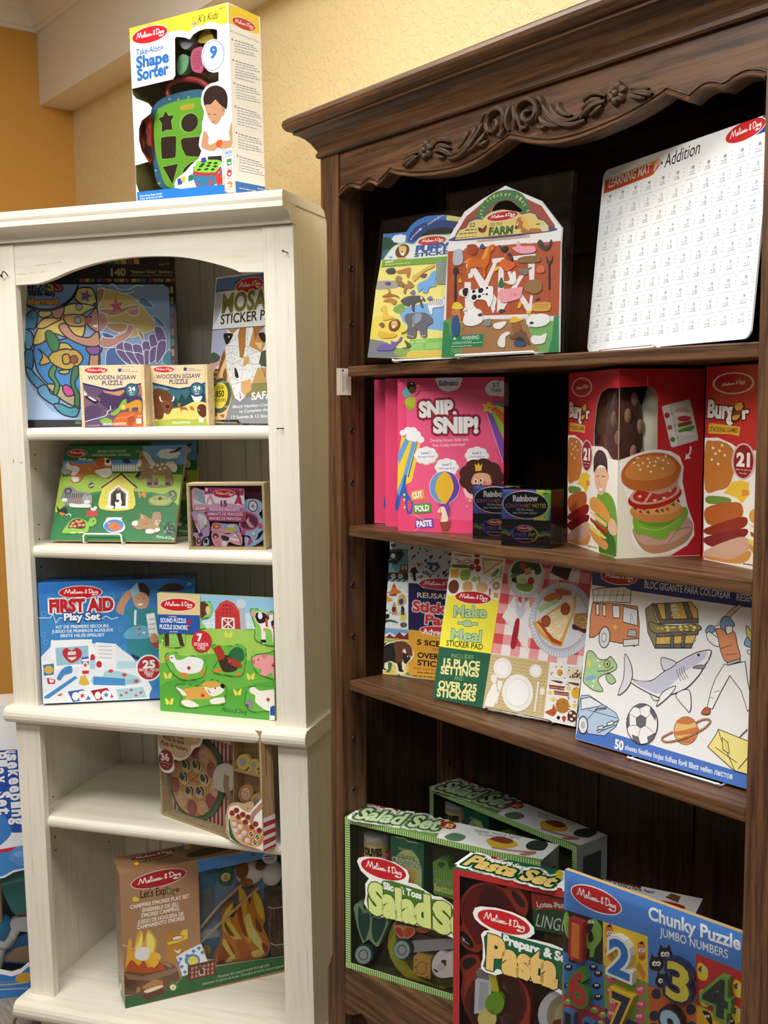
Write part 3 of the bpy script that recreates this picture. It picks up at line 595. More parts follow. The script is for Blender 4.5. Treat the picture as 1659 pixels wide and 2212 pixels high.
# ------------------------------------------------------------------ artwork data: one printed shape per line, in half millimetres on its own panel, from the lower left corner
ART = {}
ART['sorter'] = [
('hole', 'F', '283 774 12 7 44 -11 36 -15 20 17 34 10 39 2 48 -9 22 -9 -1 -41 -28 6 -27 -3 -22 -14 -14 -22 -6 -23 4 -29 15 -25 22 -20 27 -10 31 -1 -3 -40 -19 -3 -28 0 -30 -11 -21 -20 -9 -31 1 -20 15 -35 -7 -32 -9 -19 0 -33 -17 -31 -7 -32 15 -27 -18 -31 -46 -23 -47 -32 -47 -20 -16 -23 2 -18 -231 7 -17 43 -1 83 86 8 -39 55 -15 53 3 51 20 36 58 23 11 26 -23 25 -76 33 -22 24 -2 24 262 2 15 14', 0),
('face', 'F', '''f2d23c 0 -4 877 602 -7 3 -82 -30 -6 -32 12 -21 12 -33 2 -38 -5 -39 1 -28 -7 -12 -12 -27 13 -45 11 -51 -1 -5 23 -91 23 -139 -35 -14 -23
M c8242c f4f4f4 f6f2ee 641 4104 557 -9 10 181 .1
T 2d6cb4 37 741 172 -5 138 .02 - 0 0 Take-Along
T 2d6cb4 34 683 209 -4 252 .045 - 0 0 Shape
T 2d6cb4 37 625 203 0 252 .045 - 0 0 Sorter
T 2a2420 428 817 115 -2 164 0 - 0 .25 K's Kids
E e0962c 408 835 74 66
E f2d23c 408 835 55 50
8e9298 0 392 823 31 -1 -3 -12 -25 2
Z fine 8a7a40 20 552 855 35 -1
E f6f6f6 511 659 353 356
E 2d6cb4 511 659 324 326
E f6f6f6 511 659 306 312
T 2d6cb4 488 652 44 -4 240 .05 - 0 0 9
T 2d6cb4 466 634 90 -2 48 0 - 0 0 blocks · blocs
T 2d6cb4 485 619 51 -1 48 0 - 0 0 bloques
f6f5f4 0 438 510 23 21 56 10 70 -6 20 -151 2 -142 -57 -9 -13 -31 -120 15 -14 68 19 47 14 60 -8 67
b98c6c 1 452 455 9 -46 18 -31 26 -22 31 5 22 22 10 27 -12 34 -54 20
30241f 1 448 448 -5 37 18 30 33 13 38 -4 34 -19 18 -29 1 -33 -9 -29 -21 14 -21 19 -21 17 -28 -14 -27 2
E a87a5c 558 415 54 56
L 3a2a22 00 14 469 410 14 -6
L 3a2a22 00 14 499 401 14 0
L 8a4038 00 16 490 370 16 1
e9e6ec 1 466 394 -24 -36 10 -26 13 -18 -5 -53 -13 -39 93 -8 39 36 25 73 5 52 -29 12 -27 0 -23 -25 -25 -10 -23 21
b98c6c 1 442 338 -20 -55 10 -24 54 -18 28 9 -7 26 -30 -5 -14 10 4 25
b98c6c 1 605 351 -18 -41 4 -33 -43 1 -22 -13 10 -22 38 3 32 12
e2562c 1 510 277 28 9 10 -14 -15 -20 -19 2
302a2e 0 458 220 82 -6 1 -29 -84 11
3f6f92 1 368 161 6 -51 22 -23 66 -6 37 11 36 12 2 53 -33 -21
a83a3a 0 368 190 0 -42 64 -11 71 -5 34 21 -4 17 -34 -25 -67 6
7cc044 1 377 164 16 40 53 3 88 -15 -18 -32 -23 -14
E 35302a 426 189 66 23
E 35302a 468 190 66 23
E 35302a 503 185 65 23
E 35302a 414 182 66 23
E 35302a 459 179 66 23
E 35302a 500 171 65 23
E 35302a 402 168 67 23
E 35302a 447 165 66 23
E 35302a 485 159 65 23
L b83a3c 10 54 386 109 4 -26 33 -4 40 13 10 27
c43a30 1 503 132 33 0 4 -41 -18 -27 -15 23
3a3f8e 0 418 219 29 -1 0 -23 -29 1
2f6f4c 0 334 146 20 8 13 -14 -3 -14 -29 -5
31469e 0 265 142 20 2 14 -13 -4 -16 -26 -3
dca63c 0 285 144 23 7 11 -11 -7 -19 -14 -2
2a74c8 0 5 111 243 -8 46 -9 91 -2 122 -5 98 -6 -2 -46 -596 35
T e8eef4 22 85 146 -3 48 0 - 0 0 Take-Along Shape Sorter
T e8eef4 22 72 149 -3 48 0 - 0 0 Trieur de formes portable
d88a4c 0 546 234 17 12 44 0 7 -204 -44 0 -18 11
f4f2ee 0 550 231 16 11 39 0 3 -196 -35 0 -17 9
T 2d6cb4 559 216 43 3 73 .03 - 0 0 Skills
T 2d6cb4 560 202 44 4 53 .02 - 0 0 at Play!
3a8a3c 0 569 194 29 0 -1 -30 -28 1
E c8323a 582 131 75 85
e0843c 0 568 90 16 7 16 -11 -4 -20 -24 1
f4f2ee 1 575 179 18 -1 -8 -9
f4f2ee 1 573 131 18 0 -8 -10
f4f2ee 1 571 80 17 0 -8 -10
Z fine 8a6a6a 18 566 154 35 -2
Z fine 8a6a6a 18 564 109 35 -1
Z fine 8a6a6a 18 562 59 35 -1'''),
('face', 'R', '''f2d23c 0 -10 865 228 14 4 -85 -41 -7 -68 -5 -66 2 -53 1
M cc3a34 f4f4f4 f6f2ee 545 4039 416 25 6 119 .1
T 6a7ab0 7 749 206 4 44 0 - 0 0 #CountlessWaysToPlay
E 5a6aa0 21 718 26 7 -1 -24
Z fine 5a6aa0 18 37 719 141 10
Z fine 8c96b4 18 37 706 157 16
Z fine 8c96b4 18 36 694 175 20
Z fine 8c96b4 18 35 682 141 12
Z fine 8c96b4 18 35 670 158 16
E 5a6aa0 23 629 26 6 -1 -24
Z fine 5a6aa0 18 39 629 142 9
Z fine 8c96b4 18 38 617 160 13
Z fine 8c96b4 18 37 604 178 18
Z fine 8c96b4 18 37 592 142 10
Z fine 8c96b4 18 36 580 160 14
Z fine 8c96b4 18 35 568 178 18
Z fine 8c96b4 18 35 556 142 10
E 5a6aa0 25 529 26 6 -1 -24
Z fine 5a6aa0 18 40 528 144 7
Z fine 8c96b4 18 39 516 162 11
Z fine 8c96b4 18 39 504 179 15
Z fine 8c96b4 18 38 492 145 7
Z fine 8c96b4 18 37 479 162 12
Z fine 8c96b4 18 37 467 179 16
E 5a6aa0 27 427 26 6 -1 -25
Z fine 5a6aa0 18 41 426 147 4
Z fine 8c96b4 18 41 413 164 9
Z fine 8c96b4 18 40 401 182 12
Z fine 8c96b4 18 39 389 147 5
Z fine 8c96b4 18 39 376 164 10
Z fine 8c96b4 18 38 364 182 13
Z fine 8c96b4 18 37 352 147 6
E 5a6aa0 30 312 27 25
Z fine 5a6aa0 19 43 310 149 2
Z fine 8c96b4 19 42 298 167 5
Z fine 8c96b4 19 42 285 184 10
Z fine 8c96b4 19 41 273 149 3
Z fine 8c96b4 19 40 261 167 6
Z fine 8c96b4 19 40 248 184 10
E 5a6aa0 32 210 27 25
Z fine 5a6aa0 19 44 208 152 0
Z fine 8c96b4 19 44 196 169 3
Z fine 8c96b4 19 43 184 187 6
Z fine 8c96b4 19 42 171 152 1
Z fine 8c96b4 19 42 159 169 3
Z fine 8c96b4 19 41 146 187 7
2a74c8 0 10 95 231 8 2 -31 -231 -34
Z fine e0eaf4 19 37 68 122 4
Z fine e0eaf4 19 173 87 56 0'''),
('face', 'T', '''f0cf38 0 0 0 606 0 0 231 -606 0'''),
('piece', 'sorter_cube', 300, 500, '44789a', '57 442 5 46 29 35 55 21 82 8 104 -1 67 -11 76 -26 19 -81 -13 -288 -80 -29 -196 -7 -82 13 -40 31 -20 76 -7 96', 1, '''L 9c3a40 10 64 63 497 29 34 60 21 100 5 147 -6
E b4cc6a 114 496 41 23
E b4cc6a 183 532 41 23
E b4cc6a 238 521 40 23
E b4cc6a 302 522 40 23
E b4cc6a 65 372 42 24
E b4cc6a 63 298 42 24
E b4cc6a 77 214 42 24
E b4cc6a 95 151 42 24''', '', 'blue quilted sorter cube', 'print'),
('piece', 'sorter_face', 240, 60, '7cc43c', '85 362 8 89 19 32 37 18 65 9 103 1 90 -8 77 -18 -10 -342 -119 -19 -115 -8 -59 0 -40 28 -26 64 -20 67', 1, '''L a6dc74 01 30 166 477 16 -24 37 -5 -21 -20 6 -44 -38 6 -30 -7 3 40 -20 27 30 4
3e2c26 0 166 477 16 -24 37 -5 -21 -20 6 -44 -38 6 -30 -7 3 40 -20 27 30 4
E a6dc74 309 403 293 225
E 3e2c26 313 402 260 208
L a6dc74 11 30 130 348 17 10 70 -5 8 -14 -7 -76 -18 -8 -64 4 -7 12
3e2c26 1 130 348 17 10 70 -5 8 -14 -7 -76 -18 -8 -64 4 -7 12
L a6dc74 01 29 254 331 20 6 120 -8 -5 -92 -73 10 -34 8 -22 37
3e2c26 0 254 331 20 6 120 -8 -5 -92 -73 10 -34 8 -22 37
L a6dc74 01 30 134 221 97 3 -40 -90
3e2c26 0 134 221 97 3 -40 -90
L a6dc74 01 30 258 182 15 19 41 19 46 4 -2 -46 -58 -14
3e2c26 0 258 182 15 19 41 19 46 4 -2 -46 -58 -14
e0bc40 1 263 486 76 1 5 -14 -9 -9 -69 2''', 'sorter_cube', 'bright green face with cut-out shapes', 'print'),
('tube', 'handle', 300, 'a83c3c', 74, '164 550 5 46 45 18 75 -6 73 -20 49 -33 43 -30', 1, '', 'padded red carry handle', 'plastic'),
('piece', 'plush_flap', 200, 200, 'c0462e', '74 461 -46 -6 -29 -39 -6 -47 22 -42 12 -62 38 -9 9 106', 1, '''2a2420 1 28 442 -12 -46 15 -54 -5 -38 46 -45 3 60 -29 21 7 68
9c3a3a 1 38 410 10 -35 -5 -34 21 -3 4 68''', '', 'red and black fabric flap', 'print'),
('piece', 'block', 200, 200, 'dcc24c', '387 753 36 41 33 0 23 -35 2 -14 -50 -6', 1, '''''', '', '', 'print'),
('piece', 'block', 200, 200, 'd86a8a', '349 715 31 13 39 -11 -5 -95 -33 -7 -33 18 -8 43', 1, '''E b84e70 380 671 141 199
E d86a8a 380 671 116 170
E b84e70 380 671 94 133
E d86a8a 380 671 69 104
E b84e70 380 671 47 66
E d86a8a 380 671 22 38''', '', '', 'print'),
('piece', 'block', 200, 200, '7cb48c', '259 689 19 22 28 -1 22 -20 -8 -36 -24 -25 -29 -4 -13 23', 1, '''L 5c9470 10 17 269 646 13 31 23 17''', '', '', 'print'),
('piece', 'block', 200, 200, 'a4a8b0', '267 787 42 -15 40 9 22 -8 -12 -23 -35 -18 -33 10', 1, '''''', '', '', 'print')]
ART['mermaid'] = [
('face', 'F', '''16181c 0 0 0 772 0 0 868 -772 0
8c3a44 0 294 755 22 0 0 -16 -23 0
b8963c 0 319 755 23 0 -1 -16 -22 0
5a7a3c 0 345 755 22 0 0 -16 -23 0
3c5a94 0 379 755 23 0 -1 -16 -22 0
7c3050 0 405 755 22 0 0 -16 -23 0
b0603c 0 430 755 23 0 -1 -16 -22 0
6a8a44 0 465 755 22 0 0 -17 -23 1
c0904c 0 490 755 23 0 -1 -17 -22 0
8c3a44 0 516 755 23 0 -1 -17 -23 0
b8963c 0 551 755 22 0 0 -17 -23 0
5a7a3c 0 576 755 23 0 0 -17 -23 0
3c5a94 0 602 755 23 0 -1 -17 -22 0
7c3050 0 637 755 23 0 -1 -17 -22 0
b0603c 0 663 755 23 0 -1 -17 -23 0
6a8a44 0 689 755 23 0 -1 -17 -23 0
c0904c 0 724 755 23 0 -1 -17 -23 0
8c3a44 0 750 755 23 0 -1 -17 -23 0
8c3a44 0 143 856 27 0 1 -26 -27 0
3c5a94 0 175 858 28 -2 0 -26 -27 0
6a8a44 0 208 856 27 0 1 -26 -28 0
b8963c 0 240 858 27 -2 1 -26 -28 0
7c3050 0 272 856 27 0 1 -26 -27 0
c0904c 0 304 858 28 -2 0 -25 -27 -1
5a7a3c 0 337 856 27 0 1 -25 -28 0
b0603c 0 369 858 28 -1 0 -26 -27 0
8c3a44 0 402 857 27 0 1 -26 -28 0
3c5a94 0 434 858 28 -1 0 -26 -27 0
6a8a44 0 467 857 27 0 1 -26 -27 0
b8963c 0 500 858 27 -1 1 -26 -28 0
7c3050 0 532 857 28 0 1 -26 -28 0
c0904c 0 565 858 28 -1 1 -26 -28 0
b8963c 0 745 714 15 0 0 -36 -16 0
6a8a44 0 744 660 15 0 0 -37 -15 0
3c5a94 0 743 606 15 -1 0 -36 -15 0
8c3a44 0 742 551 16 0 -1 -37 -15 1
b0603c 0 742 497 15 0 0 -37 -16 0
5a7a3c 0 741 443 15 -1 0 -36 -15 0
c0904c 0 740 388 15 0 0 -36 -15 0
7c3050 0 739 334 15 0 0 -37 -15 1
b8963c 0 738 280 16 0 0 -37 -16 1
6a8a44 0 738 226 15 0 0 -37 -16 0
3c5a94 0 737 172 15 0 0 -37 -15 0
8c3a44 0 736 118 15 -1 0 -36 -15 0
b0603c 0 735 64 16 -1 -1 -36 -15 0
5a7a3c 0 735 10 15 0 0 -37 -16 1
5a7a3c 0 250 27 27 -1 0 -15 -27 0
b0603c 0 285 26 27 -1 0 -15 -28 1
8c3a44 0 319 25 28 0 -1 -16 -27 1
3c5a94 0 354 24 27 0 0 -16 -27 1
6a8a44 0 389 24 27 -1 0 -15 -28 0
b8963c 0 424 23 27 -1 0 -15 -28 0
7c3050 0 459 22 27 0 0 -16 -28 1
c0904c 0 494 21 27 0 0 -16 -28 1
5a7a3c 0 529 21 27 -1 0 -15 -28 0
b0603c 0 564 20 27 -1 0 -15 -28 0
8c3a44 0 599 19 28 -1 -1 -15 -28 1
3c5a94 0 634 18 28 0 -1 -16 -27 1
6a8a44 0 670 17 27 0 0 -16 -28 1
b8963c 0 705 17 28 -1 -1 -15 -28 0
T a89060 449 771 76 0 177 .05 - 0 0 140
T a89060 546 783 213 0 78 .02 - 0 0 “Stained Glass” Stickers
T a89060 549 768 210 1 47 0 - 0 0 with Ready to Hang Cord & Suction Cup
T a89060 691 824 57 2 68 0 - 0 0 Ages 5+'''),
('piece', 'sticker_scene', -30, 20, '86a4cc', '-65 710 73 15 375 -1 328 -1 29 -21 -2 -396 -5 -280 -484 5 -313 7', 0, '''a8c0e2 0 10 265 56 -103 71 -83 132 -43 -265 5
C 4a86ac 14161a 33 1 53 592 -35 -41 -7 -61 30 10 24 -1 17 51 -4 31
C 5c98bc 14161a 33 1 11 490 4 -62 8 -36 25 10 11 51 -18 36
C 3c7496 14161a 33 1 23 392 -10 -30 5 -61 27 -11 11 46 -3 51
C 4a86ac 14161a 33 1 18 301 11 -51 43 -57 29 4 6 21 -43 46 -19 26
C 5c98bc 14161a 33 1 72 193 18 -41 58 -42 24 9 2 41 -35 6 -28 46
C 4a8ea4 14161a 33 1 148 110 38 -47 63 -17 21 26 1 35 -40 -14 -49 21
C 3f84c8 14161a 33 1 58 402 3 -66 18 -62 42 -57 53 -57 77 -52 39 -1 36 205 7 72 -32 67 -109 -9 -94 -15
C b0a078 14161a 33 1 116 212 74 -6 62 -47 -1 -56 -68 37
C dcc060 14161a 33 1 80 494 -16 -36 -6 -40 45 9 50 46 68 -21 70 -1 21 46 -8 72 -103 22 -45 0 -40 -31
C d8cc70 14161a 34 1 272 673 16 31 60 2 19 -34 3 -51 -64 0 -39 31
C d8cc60 14161a 33 1 201 591 35 30 60 5 69 -16 -31 -20 -50 -26 -59 -4
C cda458 14161a 33 1 210 560 54 10 50 -11 3 -41 -35 -10 -54 10
C d8c868 14161a 33 1 90 586 52 5 9 -21 -35 -15 -24 6
C dcb458 14161a 33 1 76 509 40 41 84 0 -45 -26 -50 -25
C c89078 14161a 33 1 151 591 60 15 -11 -46 -30 -10
C c48c74 14161a 33 1 184 509 35 15 42 -57 69 -16 36 30 15 5 -2 -72 -40 -10 -59 16 -63 37
C c48c74 14161a 34 1 318 549 26 25 31 26 6 -114 -30 6 -28 31
C c48c74 14161a 33 0 333 384 45 -1 -3 -87 -49 5 6 52
C 84549c 14161a 33 1 314 399 40 5 40 -3 -16 -33 -40 -5
E c45c6c 332 538 80 88
E 14161a 342 556 35 26
f4f4f2 0 352 515 30 2 -5 -15 -20 1
E 14161a 288 608 94 98
E a8a8b8 288 608 72 75
E 14161a 278 541 94 98
E a8a8b8 278 541 72 75
7c60a8 0 332 700 2 -25 23 -8 -22 -11 -2 -25 -16 18 -23 -7 12 22 -13 21 24 -5
C c8a444 14161a 33 1 130 345 20 31 45 14 64 0 39 -42 -26 -41 -55 -19 -54 21
C c8a444 14161a 33 1 130 345 -48 52 19 -36 -16 -46 49 10
C ccae54 14161a 33 1 165 386 16 35 44 0 24 -31 -39 5
C c49a3c 14161a 33 1 199 360 30 4 4 -41 -30 -4
C b8a458 14161a 33 1 177 283 50 4 -6 -20 -34 1
E 14161a 254 339 109 118
E 8a4c2c 254 339 89 98
C 3c7c48 14161a 33 1 146 386 -23 51 -4 41 20 10 29 -25 18 -37 -11 -41
C 4c8a50 14161a 33 1 148 309 -21 -46 29 -46 -7 -46 15 -11 16 51 -23 47 11 41
C 3c7448 14161a 33 1 247 297 24 5 4 -41 -21 -46 23 -57 -7 -66 -19 16 1 51 -18 57
C c04c8c 14161a 33 1 194 196 20 15 29 -26 4 -26 -29 -7 -15 13
C c8b468 d8e0ec 21 1 383 698 54 0 90 -26 59 -42 49 -63 28 -47 -11 -36 -46 -15 -76 -20 -98 57 -48 84
C b08468 d8e0ec 21 1 378 698 39 -5 -22 -62 -15 -10
C b48c5c d8e0ec 21 1 485 599 91 21 4 -32 -46 1 -71 -26 -49 11 -30 21
C c08c80 d8e0ec 21 1 524 589 56 10 -1 -31 -35 -5
C b08850 d8e0ec 21 1 427 522 85 -1 14 -26 -45 -20 -50 21
C c48c84 d8e0ec 21 1 379 569 30 5 19 -36 -17 -42 -30 -15
C bc8878 d8e0ec 21 1 379 414 49 -16 81 35 48 62 -25 21 -26 -41 -76 -25 -30 5
C b08850 d8e0ec 21 1 572 495 29 -31 4 -37 -15 16
C 3c5a9c d8e0ec 21 1 396 476 35 -6 29 -21 -50 1
C 4868a8 d8e0ec 21 1 428 393 40 -1 28 -62 29 -37 -105 2 -8 62
C 6c5488 d8e0ec 21 1 464 408 40 20 4 -52 -35 1
C 6c5488 d8e0ec 21 1 504 423 40 -11 4 -41 -40 11
C 6c5488 d8e0ec 21 1 549 412 40 -5 4 -47 -40 11
C 6c5488 d8e0ec 21 1 595 422 40 5 -1 -47 -31 -10
C 6c5488 d8e0ec 21 1 631 458 41 5 3 -57 -36 -10
C 6c5488 d8e0ec 21 1 658 499 40 -5 18 -63 -41 -10
C 6c5488 d8e0ec 21 1 463 382 45 -6 33 -67 -45 21
C 6c5488 d8e0ec 21 1 508 376 45 -10 28 -58 -35 11
C 6c5488 d8e0ec 21 1 553 366 45 -6 8 -52 -20 -5
C 6c5488 d8e0ec 21 1 603 375 30 0 -6 -57 -17 -52
C 6c5488 d8e0ec 21 1 634 385 41 15 -12 -62 -32 -25
C 6c5488 d8e0ec 21 1 675 421 41 5 -7 -57 -47 -57
C 4a86a4 d8e0ec 16 1 655 562 29 -16 34 -47 -44 21
C 4a7ca4 d8e0ec 16 1 581 640 31 16 49 -52 -55 10
C 4a86a4 d8e0ec 16 1 698 348 37 36 3 -78 -41 6
b8486c 0 467 651 13 -23 26 2 -17 -20 10 -25 -24 11 -20 -18 3 26 -23 14 26 6
L e4f0f8 10 26 383 724 45 -10 30 10 30 -26 50 0 41 21 35 -6
L e4f0f8 10 26 487 682 40 -5 36 10
E 70b0c4 418 714 100 36
E 70b0c4 522 687 151 42
L 14161a 00 18 375 706 6 -220 2 -175
E 14161a 368 618 65 62
E 14161a 122 745 852 801
E 7898cc 123 756 815 771
T 7c5a70 24 693 39 0 236 .05 14161a 23 0 G
T 4c6890 61 693 38 0 236 .05 14161a 23 0 L
T 7c8a4c 93 693 38 0 236 .05 14161a 23 0 A
T b89c54 132 693 39 0 237 .05 14161a 23 0 S
T b8505c 169 693 39 0 237 .05 14161a 23 0 S
T b8505c -35 760 34 0 218 .05 14161a 23 0 S
T 4c6890 4 760 34 0 218 .05 14161a 23 0 T
T 7c8a4c 41 760 34 0 218 .05 14161a 23 0 A
T b89c54 80 760 34 0 219 .05 14161a 23 0 I
T 7c5a70 100 760 34 0 219 .05 14161a 23 0 N
T 4c6890 141 760 35 0 219 .05 14161a 23 0 E
T b07850 201 760 34 0 219 .05 14161a 23 0 D
T 16181c 42 667 132 0 118 .035 - 0 0 made easy
T e0a850 36 622 147 0 149 .04 4a3820 15 0 Mermaid
90aad6 0 26 33 223 -2 0 -28 -223 2
T 283c64 28 10 74 2 76 .01 - 0 0 WARNING:
Z fine 384c78 20 111 23 132 -1
Z fine 384c78 20 113 12 96 -2''', '', 'blue stained glass mermaid scene', 'print')]
ART['jigA'] = [
('piece', 'label_sleeve', -10, 10, 'f2dcb4', '4 302 290 -12 -1 -290 -288 1', 0, '''6a5470 0 5 216 136 -35 149 24 3 -205 -288 1
d8946a 0 101 176 52 -7 62 11 -9 -10 -25 -20 -74 18
4c3a5c 0 99 172 45 -21 45 -3 34 26 72 -38 0 -56 -84 17 -83 -14 -40 33 -28 24
8a6478 1 8 166 40 -17 33 -5 3 -20 -33 -8 -42 -23
5c4868 1 9 93 54 11 28 -21 -36 -48 -47 -3
b0705c 0 245 205 45 4 3 -49 -22 -11
f0ece4 0 9 182 13 -21 2 -4 -17 -3
2a2430 1 9 149 23 0 40 -17 4 -12 -21 -4 -32 21
f0ece4 1 26 148 14 -2 28 -17 -16 0
L c8d4ec 00 24 7 28 49 13 50 12 13 10 -2 12 19 11 -3 17
8cb84c 1 80 35 30 11 28 -12 -5 -16 -41 0
8cb84c 1 131 62 39 28 22 32 21 12 -1 -29 -26 -23 -26 -24
cc6c34 0 146 34 31 32 25 7 86 -1 4 -72 -155 5
b0502c 1 217 41 25 15 12 -24 -18 -28 -17 0
L e8955c 00 20 159 42 58 7 34 11
d89a3c 1 186 90 22 19 20 6 34 14 24 -5 4 -28 -6 -24 -12 0 -3 20 -29 -3 -1 -14 -12 0 -4 18 -17 -12 -16 1
E e8cc54 197 96 54 57
T f4f0ea 92 9 115 1 53 .03 - 0 0 GRAND CANYON
T f0ece4 267 47 22 0 40 0 - 0 0 3+
Z fine d0c8d8 10 13 9 66 1
f2f0ec 0 259 15 24 0 0 24 -24 0
L 2a3a6c 10 32 2 213 65 -16 49 -15 41 -6 50 12 42 9 41 10
M d8343c d8343c f6f2ee 359 1373 280 -5 3 72 .02
T 3a4270 29 231 238 -3 101 .012 - 0 0 WOODEN JIGSAW
T 3a4270 99 203 101 0 101 .012 - 0 0 PUZZLE
3a4a80 0 180 281 17 0 -1 -14 -8 -3 -8 3
T 4a5480 199 273 40 0 32 0 - 0 0 National
Z fine 4a5480 12 199 267 77 -2
Z fine 8a8680 8 195 289 66 0
E 2a3a6c 243 175 177 173
E 3c7480 243 175 148 149
T f0f0ea 227 172 34 1 97 .04 - 0 0 24
Z fine e8ece8 18 232 164 22 1
Z fine e8ece8 18 232 155 21 0''', '', 'printed paper label sleeve', 'print')]
ART['jigB'] = [
('piece', 'label_sleeve', -10, 10, 'f2dcb4', '0 294 295 1 1 -296 -288 0', 0, '''3c6c7c 0 5 213 143 -32 147 18 1 -200 -288 0
24484e 0 102 93 21 53 18 -29 24 40 17 -33 30 36 12 -20 29 24 45 -17 -3 -65
5c9cb8 0 4 197 75 -10 22 -12 -88 1
e8d078 1 97 77 70 15 56 22 46 1 29 -17 -1 -81 -287 -1
a8b84c 0 10 24 108 11 93 -5 87 4 -2 -35 -288 0
6c4028 1 5 168 27 16 37 -9 32 -21 12 -29 -1 -32 -25 -37 -23 21 -11 -41 -37 0 -9 58
7c4c30 1 48 122 46 0 14 -17 -26 -49 -22 21
f0ece4 0 37 139 7 10 4 -23 14 -10 -19 4
f0ece4 0 125 137 -8 11 -4 -19 -10 -12 15 4
E 3a2418 82 93 61 37
a8683c 1 138 109 21 -1 -6 -16 33 -4 10 -25 -9 12 -25 1 -5 -12 -4 16 -11 12
L 5a3824 00 10 140 101 -4 14 14 -2
L 5a3824 00 10 151 100 10 14
b07a44 1 204 91 18 0 9 -16 -18 0
5c3422 1 250 95 23 8 22 -13 -1 -40 -19 -12 -22 16 -8 21
f0ece4 0 247 83 7 -12 7 4 -9 2
e8eef4 1 216 148 18 -8 27 3 14 -4 -15 -24 -27 0
T f4f4ea 104 10 101 1 45 .02 - 0 0 YELLOWSTONE
f2f0ec 0 252 15 24 0 0 23 -24 0
L 2a3a6c 10 33 3 210 76 -19 69 -13 69 9 78 17
M d8343c d8343c f6f2ee 349 1373 285 -7 3 69 .02
T 3a4270 25 230 244 0 102 .012 - 0 0 WOODEN JIGSAW
T 3a4270 98 204 103 -1 102 .012 - 0 0 PUZZLE
3a4a80 0 179 282 17 -1 0 -14 -9 -3 -8 4
T 4a5480 198 273 40 -1 30 0 - 0 0 National
Z fine 4a5480 12 198 267 77 -1
E 2a3a6c 248 174 196 174
E 3c7480 248 174 164 149
T f0f0ea 229 171 38 0 97 .04 - 0 0 24
Z fine e8ece8 18 235 163 24 0
Z fine e8ece8 18 235 153 24 0''', '', 'printed paper label sleeve', 'print')]
